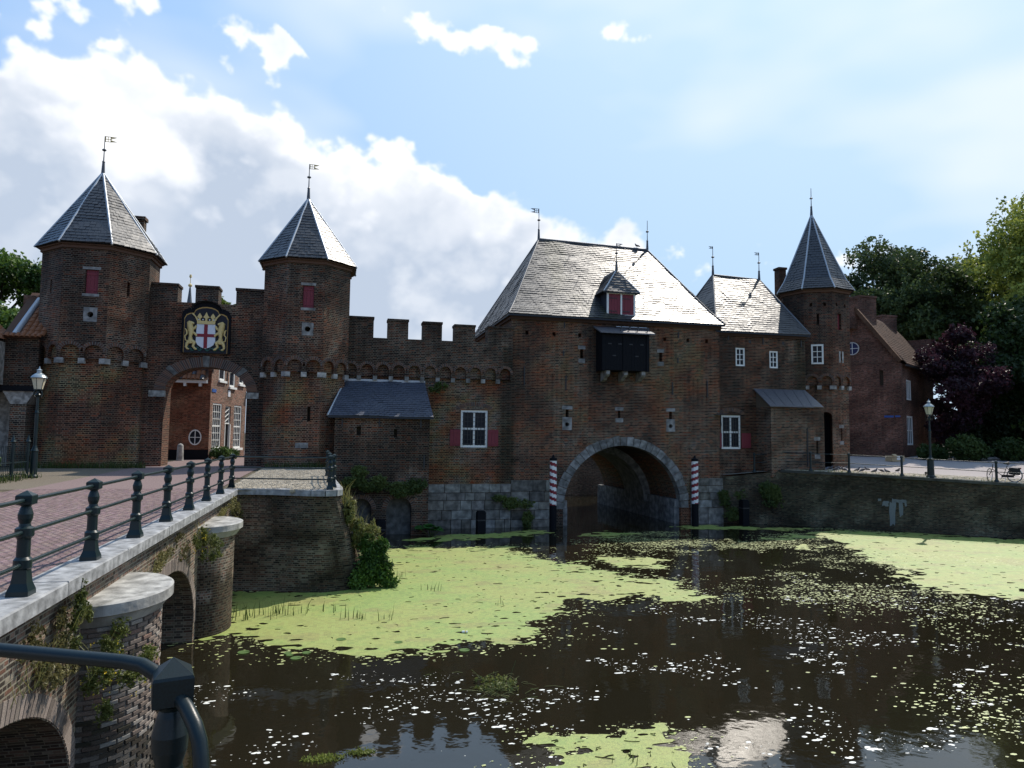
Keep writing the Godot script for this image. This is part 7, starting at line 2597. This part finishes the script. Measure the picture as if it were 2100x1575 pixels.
func build_plants() -> void:
	var small := leaf_mesh(0.05, 9, 1)
	var mid := leaf_mesh(0.11, 9, 2)
	var big := leaf_mesh(0.2, 11, 3)
	var grass := leaf_mesh(0.035, 9, 4, 4.0)
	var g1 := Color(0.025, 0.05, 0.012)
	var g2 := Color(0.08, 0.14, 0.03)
	# right bank trees
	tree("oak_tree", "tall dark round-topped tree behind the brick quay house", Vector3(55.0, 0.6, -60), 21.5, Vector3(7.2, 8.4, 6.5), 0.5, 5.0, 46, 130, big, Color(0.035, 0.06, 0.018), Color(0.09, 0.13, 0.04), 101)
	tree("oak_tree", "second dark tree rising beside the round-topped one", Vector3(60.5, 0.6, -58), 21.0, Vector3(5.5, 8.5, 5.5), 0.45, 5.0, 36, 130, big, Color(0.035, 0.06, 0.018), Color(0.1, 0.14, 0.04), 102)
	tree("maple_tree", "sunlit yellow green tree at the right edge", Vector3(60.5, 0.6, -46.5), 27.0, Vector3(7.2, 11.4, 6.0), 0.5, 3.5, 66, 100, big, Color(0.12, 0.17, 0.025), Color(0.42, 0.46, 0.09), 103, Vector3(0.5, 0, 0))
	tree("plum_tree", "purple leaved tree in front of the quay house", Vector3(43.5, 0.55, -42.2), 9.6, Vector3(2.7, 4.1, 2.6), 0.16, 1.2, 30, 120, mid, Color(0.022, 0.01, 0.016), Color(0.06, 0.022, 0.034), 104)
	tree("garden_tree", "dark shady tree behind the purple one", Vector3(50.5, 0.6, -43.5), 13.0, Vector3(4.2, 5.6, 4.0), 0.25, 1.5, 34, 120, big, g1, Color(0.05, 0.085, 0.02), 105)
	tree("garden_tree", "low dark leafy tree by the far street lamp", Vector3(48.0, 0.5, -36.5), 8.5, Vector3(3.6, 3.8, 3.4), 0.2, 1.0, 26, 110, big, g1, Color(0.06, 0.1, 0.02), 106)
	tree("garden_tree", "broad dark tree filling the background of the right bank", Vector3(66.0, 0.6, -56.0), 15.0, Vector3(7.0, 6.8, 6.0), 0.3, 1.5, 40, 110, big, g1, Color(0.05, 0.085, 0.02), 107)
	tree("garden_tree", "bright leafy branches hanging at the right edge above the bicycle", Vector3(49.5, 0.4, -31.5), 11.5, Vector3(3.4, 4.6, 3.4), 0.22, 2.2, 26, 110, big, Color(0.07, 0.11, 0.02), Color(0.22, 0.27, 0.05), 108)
	tree("garden_tree", "tree hanging over the canal beyond the water gate", Vector3(15.5, 0.2, -62.0), 9.0, Vector3(6.5, 5.0, 3.0), 0.3, 1.0, 26, 110, big, g1, Color(0.05, 0.085, 0.02), 111)
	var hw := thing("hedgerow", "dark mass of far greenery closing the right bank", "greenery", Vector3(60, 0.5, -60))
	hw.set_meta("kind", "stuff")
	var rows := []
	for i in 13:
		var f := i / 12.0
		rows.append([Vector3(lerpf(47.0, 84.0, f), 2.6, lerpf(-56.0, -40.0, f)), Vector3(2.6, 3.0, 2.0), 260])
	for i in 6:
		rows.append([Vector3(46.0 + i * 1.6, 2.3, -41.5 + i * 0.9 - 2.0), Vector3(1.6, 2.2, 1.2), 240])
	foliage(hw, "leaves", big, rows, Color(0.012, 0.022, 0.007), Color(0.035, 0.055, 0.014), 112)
	# left trees
	tree("lime_tree", "sunlit green tree behind the cottage and left tower", Vector3(-25.0, 0, -60), 13.5, Vector3(7.5, 6.2, 6.0), 0.4, 3.0, 52, 130, big, Color(0.03, 0.07, 0.012), Color(0.11, 0.19, 0.03), 109)
	tree("lime_tree", "lower green tree filling the gap left of the cottage roof", Vector3(-19.5, 0, -50), 9.0, Vector3(4.2, 4.0, 3.5), 0.25, 1.5, 30, 130, big, Color(0.03, 0.07, 0.012), Color(0.1, 0.17, 0.03), 113)
	tree("lime_tree", "tree crown just showing behind the gate battlements", Vector3(-11.2, 0, -70), 14.6, Vector3(2.2, 2.8, 2.2), 0.2, 9.0, 14, 90, big, Color(0.04, 0.08, 0.01), Color(0.12, 0.17, 0.03), 110)
	# shrubs on the right bank
	var k := 0
	for q in [[41.2, -39.6, 1.2, 1.5, "rounded evergreen shrub at the corner of the quay house"], [43.6, -38.4, 1.0, 1.3, "dense low shrub left of the hydrangea"], [45.6, -36.6, 1.2, 1.5, "dark garden shrub behind the quay road"], [39.4, -40.8, 0.7, 0.9, "small shrub under the garden door"]]:
		var y := ground_at(q[0], q[1])
		bush("garden_shrub", q[4], "shrub", Vector3(q[0], y, q[1]), [[Vector3(q[0], y + q[3] * 0.55, q[1]), Vector3(q[2], q[3] * 0.6, q[2]), 420], [Vector3(q[0] + 0.6, y + q[3] * 0.4, q[1] + 0.4), Vector3(q[2] * 0.7, q[3] * 0.4, q[2] * 0.7), 220]], mid, g1, Color(0.06, 0.1, 0.025), 200 + k, "garden shrubs")
		k += 1
	var hy := Vector3(46.6, ground_at(46.6, -34.6), -34.6)
	var hb := bush("hydrangea", "flowering pale blue shrub behind the bicycle", "shrub", hy, [[hy + UPV * 0.9, Vector3(1.4, 0.9, 1.1), 420]], mid, g1, Color(0.05, 0.085, 0.03), 220)
	foliage(hb, "flowers", leaf_mesh(0.05, 12, 9, 1.0), [[hy + UPV * 1.0, Vector3(1.5, 0.95, 1.2), 60]], Color(0.3, 0.32, 0.42), Color(0.42, 0.4, 0.46), 221, 1.2, 0.15)
	# hedge behind the garden fence
	var hg := Vector3(-12.6, 0, -27.5)
	bush("garden_hedge", "clipped green hedge behind the iron garden fence", "hedge", hg, [[hg + UPV * 0.6, Vector3(1.0, 0.65, 2.6), 900]], small, g1, g2, 230, "", 1.6)
	# bush at the foot of the abutment
	var ab := Vector3(0.95, WATER, -23.35)
	bush("leafy_bush", "bright green leafy bush growing from the foot of the abutment", "bush", ab, [[ab + Vector3(0.1, 0.55, 0.0), Vector3(0.42, 0.5, 0.36), 330], [ab + Vector3(0.3, 1.0, -0.1), Vector3(0.34, 0.42, 0.3), 200], [ab + Vector3(0.0, 1.35, -0.1), Vector3(0.22, 0.34, 0.2), 90], [ab + Vector3(-0.2, 0.3, 0.15), Vector3(0.34, 0.3, 0.3), 150], [ab + Vector3(0.55, 0.5, 0.05), Vector3(0.3, 0.4, 0.25), 120], [ab + Vector3(0.5, 1.25, -0.15), Vector3(0.2, 0.26, 0.2), 70], [ab + Vector3(0.75, 0.15, 0.1), Vector3(0.3, 0.14, 0.2), 60]], leaf_mesh(0.06, 9, 31, 1.7), Color(0.04, 0.09, 0.016), Color(0.15, 0.27, 0.05), 240)
	# tall seeding weeds down the edge of the abutment
	var wd := thing("tall_weeds", "straw coloured tall weeds down the edge of the abutment", "weeds", Vector3(0.4, -1.2, -23.4))
	var sp := []
	for i in 260:
		var t := rng.randf()
		sp.append(Vector3(lerpf(0.14, 1.1, pow(t, 1.1)) + rng.randfn() * 0.1, lerpf(-0.25, -2.3, t), lerpf(-23.0, -23.9, t) - rng.randf() * 0.5))
	blades(wd, "stalks", sp, 0.6, 0.008, Color(0.2, 0.2, 0.07), Color(0.34, 0.3, 0.13), 250, 0.35)
	foliage(wd, "leaves", grass, [[Vector3(0.35, -0.7, -23.3), Vector3(0.22, 0.5, 0.25), 130], [Vector3(0.7, -1.4, -23.5), Vector3(0.3, 0.5, 0.3), 150], [Vector3(1.1, -1.6, -23.6), Vector3(0.35, 0.6, 0.3), 140]], Color(0.13, 0.15, 0.04), Color(0.28, 0.27, 0.1), 251)
	# growth on the side of the bridge
	var tiny := leaf_mesh(0.02, 10, 33, 2.2)
	var spots := [[Vector3(-2.98, -0.62, -17.2), Vector3(0.16, 0.36, 0.5), 300, "yellow flowering weeds on the bridge wall beside the far pier", true], [Vector3(-2.75, -0.85, -17.5), Vector3(0.25, 0.3, 0.3), 180, "leafy tuft beside the far pier cap", false], [Vector3(-3.0, -0.5, -9.75), Vector3(0.12, 0.34, 0.3), 190, "weeds with pale flowers in the corner above the near pier cap", false], [Vector3(-2.85, -1.15, -10.0), Vector3(0.25, 0.4, 0.3), 330, "yellow flowering weeds hanging beside the near pier", true], [Vector3(-2.5, -1.35, -10.25), Vector3(0.3, 0.25, 0.22), 240, "feathery yellow flowering plant on the near pier bricks", true], [Vector3(-2.98, -0.5, -22.8), Vector3(0.16, 0.36, 0.5), 260, "dry weeds where the bridge meets the abutment", false], [Vector3(-3.08, -0.62, -14.4), Vector3(0.06, 0.3, 1.3), 240, "low weeds along the bridge wall between the piers", false], [Vector3(-3.08, -0.85, -9.0), Vector3(0.07, 0.5, 0.7), 330, "brownish creeper below the bridge kerb near the arch", false], [Vector3(-3.08, -0.5, -21.3), Vector3(0.06, 0.25, 0.7), 150, "low weeds under the kerb before the abutment", false]]
	for i in spots.size():
		var s: Array = spots[i]
		var dry := i in [5, 6, 7, 8]
		var b := thing("wall_weeds", s[3], "weeds", s[0] - UPV * s[1].y, "weeds on the bridge")
		var bl := []
		for _k in 7:   # a few uneven sprays instead of one ball
			var off: Vector3 = Vector3(absf(rng.randfn()) * 0.5, rng.randfn() * 0.6, rng.randfn() * 0.7) * s[1]
			bl.append([s[0] + off, s[1] * (0.25 + rng.randf() * 0.4), int(s[2] / 7.0)])
		foliage(b, "leaves", tiny, bl, Color(0.07, 0.09, 0.02) if not dry else Color(0.12, 0.11, 0.04), Color(0.24, 0.27, 0.07) if not dry else Color(0.3, 0.27, 0.11), 260 + i, 1.0, 0.8)
		var sp2 := []
		for _k in 26:
			sp2.append(s[0] + Vector3(0.02, -0.3 * s[1].y, rng.randfn() * s[1].z * 0.6))
		blades(b, "stalks", sp2, s[1].y * 1.3, 0.004, Color(0.16, 0.18, 0.05), Color(0.3, 0.28, 0.1), 265 + i, 0.5)
		if s[4]:
			foliage(b, "flowers", leaf_mesh(0.014, 5, 12, 1.0), [[s[0] + Vector3(0.08, 0, 0.05), s[1] * 1.15, 26]], Color(0.7, 0.5, 0.02), Color(0.75, 0.58, 0.03), 270 + i, 1.0, 0.2)
	# shaded growth on the annex, the stone base and the overgrown bank
	var ivy_leaf := leaf_mesh(0.032, 10, 34, 2.0)
	var ivy := [[Vector3(1.2, -0.55, -34.75), Vector3(0.9, 0.6, 0.3), 500, "hanging greenery above the left bricked arch of the annex"], [Vector3(2.9, -0.75, -34.75), Vector3(1.0, 0.55, 0.3), 520, "hanging greenery above the right bricked arch of the annex"], [Vector3(8.7, -1.7, -36.85), Vector3(0.8, 0.35, 0.3), 260, "fern tuft on the stone base beside the water gate corner"], [Vector3(9.9, -2.6, -36.95), Vector3(0.35, 0.5, 0.25), 180, "small shrub on the stones beside the striped pole"], [Vector3(22.3, -1.6, -36.9), Vector3(0.9, 0.8, 0.4), 420, "ivy covering the bank below the annex window"], [Vector3(24.0, -1.5, -36.0), Vector3(1.1, 0.9, 0.4), 480, "ivy covering the corner of the quay wall"], [Vector3(22.0, -2.5, -36.6), Vector3(0.5, 0.35, 0.3), 160, "low greenery at the water below the bank"], [Vector3(4.9, 4.3, -36.95), Vector3(0.3, 0.3, 0.15), 90, "tuft of weeds where the slate roof meets the wall"]]
	for i in ivy.size():
		var s: Array = ivy[i]
		var bl := []
		for _k in 6:
			bl.append([s[0] + Vector3(rng.randfn() * 0.6, rng.randfn() * 0.5, 0.1) * s[1], s[1] * (0.35 + rng.randf() * 0.4), int(s[2] / 4.0)])
		bush("ivy", s[3], "ivy", s[0] - UPV * s[1].y, bl, ivy_leaf, Color(0.06, 0.095, 0.025), Color(0.14, 0.18, 0.05), 280 + i, "greenery on walls", 1.5)
	# big round leaves at the water
	var bt := thing("butterbur", "plant with big round leaves at the water below the annex", "plant", Vector3(4.45, WATER, -34.5))
	for i in 16:
		var a := rng.randf() * TAU
		var r := 0.15 + rng.randf() * 0.55
		var at := Vector3(4.45 + cos(a) * r, WATER + 0.25 + rng.randf() * 0.25, -34.5 + sin(a) * r * 0.5)
		var g := Geo.new()
		var s := 0.15 + rng.randf() * 0.1
		var tl := Basis(Vector3(rng.randfn(), 0, rng.randfn()).normalized(), 0.35)
		for q in 12:
			var a0 := TAU * q / 13
			var a1 := TAU * (q + 1) / 13
			g.tri(at, at + tl * Vector3(cos(a1), 0.12, sin(a1)) * s, at + tl * Vector3(cos(a0), 0.12, sin(a0)) * s, Color(0.03, 0.1, 0.02) * (0.8 + rng.randf() * 0.5))
		g.tube([Vector3(4.45, WATER - 0.05, -34.5), at], 0.012, 5, Color(0.1, 0.13, 0.04))
		put(g, "leaf", M.leaf, bt)
	# grass along the foot of the towers
	var gs := []
	for i in 1500:
		var q := rng.randf()
		if q < 0.55:
			gs.append(Vector3(-13.6 + rng.randf() * 5.2, 0.08, -35.2 + rng.randf() * 0.45 - 0.1))
		elif q < 0.8:
			gs.append(Vector3(-3.3 + rng.randf() * 2.9, 0.1, -35.35 + rng.randf() * 0.4))
		else:
			gs.append(Vector3(-11.3 + rng.randf() * 0.9, -0.02, -24.5 - rng.randf() * 5))
	var gt := thing("grass_verge", "rough grass along the foot of the gate towers and fence", "grass", Vector3(-11, 0, -35))
	gt.set_meta("kind", "stuff")
	blades(gt, "blades", gs, 0.34, 0.012, Color(0.03, 0.05, 0.012), Color(0.09, 0.12, 0.03), 300, 0.3)
	var gq := []
	for i in 900:
		var p := bank(1.05 + rng.randf() * 2.3, 0.15 + pow(rng.randf(), 2.0) * 2.2)
		gq.append(p)
	var gt2 := thing("quay_grass", "short grass growing between the quay cobbles", "grass", bank(2.0, 0.5))
	gt2.set_meta("kind", "stuff")
	blades(gt2, "blades", gq, 0.1, 0.012, Color(0.08, 0.11, 0.03), Color(0.18, 0.2, 0.06), 301, 0.5)
	var pl := Vector3(-7.0, 0.12, -46.2)
	bush("door_plants", "low green plants at the foot of the corner house front", "plant", pl, [[pl + Vector3(0.15, 0.35, 0), Vector3(0.7, 0.38, 0.5), 260], [pl + Vector3(0.5, 0.3, -1.2), Vector3(0.5, 0.3, 0.6), 160]], small, Color(0.05, 0.1, 0.02), Color(0.14, 0.22, 0.05), 310, "", 1.4)


# ---------------------------------------------------------------- all together
func _ready() -> void:
	var cam := Camera3D.new()
	cam.name = "camera"
	add_child(cam)
	cam.fov = 56.816
	cam.near = 0.05
	cam.far = 1500.0
	cam.transform = Transform3D(Basis(UPV, deg_to_rad(-13.63)) * Basis(Vector3(1, 0, 0), deg_to_rad(4.207)) * Basis(Vector3(0, 0, 1), deg_to_rad(0.701)), Vector3(0, 1.738, 0))
	cam.current = true
	var env := Environment.new()
	env.background_mode = Environment.BG_SKY
	env.sky = make_sky()
	env.tonemap_mode = Environment.TONE_MAPPER_LINEAR
	env.tonemap_exposure = 1.0
	env.sdfgi_enabled = true
	env.ssao_enabled = true
	env.ssil_enabled = true
	var we := WorldEnvironment.new()
	we.name = "world"
	we.environment = env
	add_child(we)
	var sun := DirectionalLight3D.new()
	sun.name = "sun"
	sun.light_energy = 1.6
	sun.light_color = Color(1.0, 0.965, 0.915)
	sun.light_angular_distance = 0.5
	sun.shadow_enabled = true
	add_child(sun)
	sun.look_at_from_position(sun_dir * 50.0, Vector3.ZERO, UPV)

	rng.seed = 4711
	nz.seed = 21
	nz.frequency = 0.012
	nz.fractal_octaves = 3
	fine.seed = 22
	fine.frequency = 0.02
	fine.fractal_octaves = 3
	make_materials()
	M.arch_brick = grained(mat(Color(0.22, 0.135, 0.1), 0.9, 0.3), 3.0, 0.03, 0.6, 0.4, 41)
	M.mortar = grained(mat(Color(0.36, 0.33, 0.28), 0.95, 0.2), 2.0, 0.03, 0.6, 0.5, 42)
	M.rough = grained(mat(WHITE, 0.9, 0.3), 4.0, 0.03, 0.6, 0.5, 43)
	M.slate_blue = mat(Color(0.05, 0.06, 0.085), 0.5, 0.5)
	M.plaster_white = grained(mat(Color(0.28, 0.31, 0.31), 0.9, 0.3), 2.0, 0.03, 0.6, 0.4, 44)
	M.pole_red = mat(Color(0.2, 0.02, 0.03), 0.5, 0.4)
	M.zinc_bright = mat(Color(0.3, 0.34, 0.36), 0.3, 0.5, 0.5)
	M.glass_blue = mat(Color(0.03, 0.04, 0.1), 0.05, 0.6)
	build_ground()
	build_bridge()
	build_abutment()
	build_land_gate()
	build_curtain()
	build_guard_house()
	build_water_gate()
	build_annex()
	build_slim_tower()
	build_corner_house()
	build_left_house()
	build_right_house()
	build_quay()
	build_far_quay()
	build_paving()
	build_street_things()
	build_duckweed()
	build_plants()
	build_water_plants()
	print("built in ms: ", Time.get_ticks_msec())
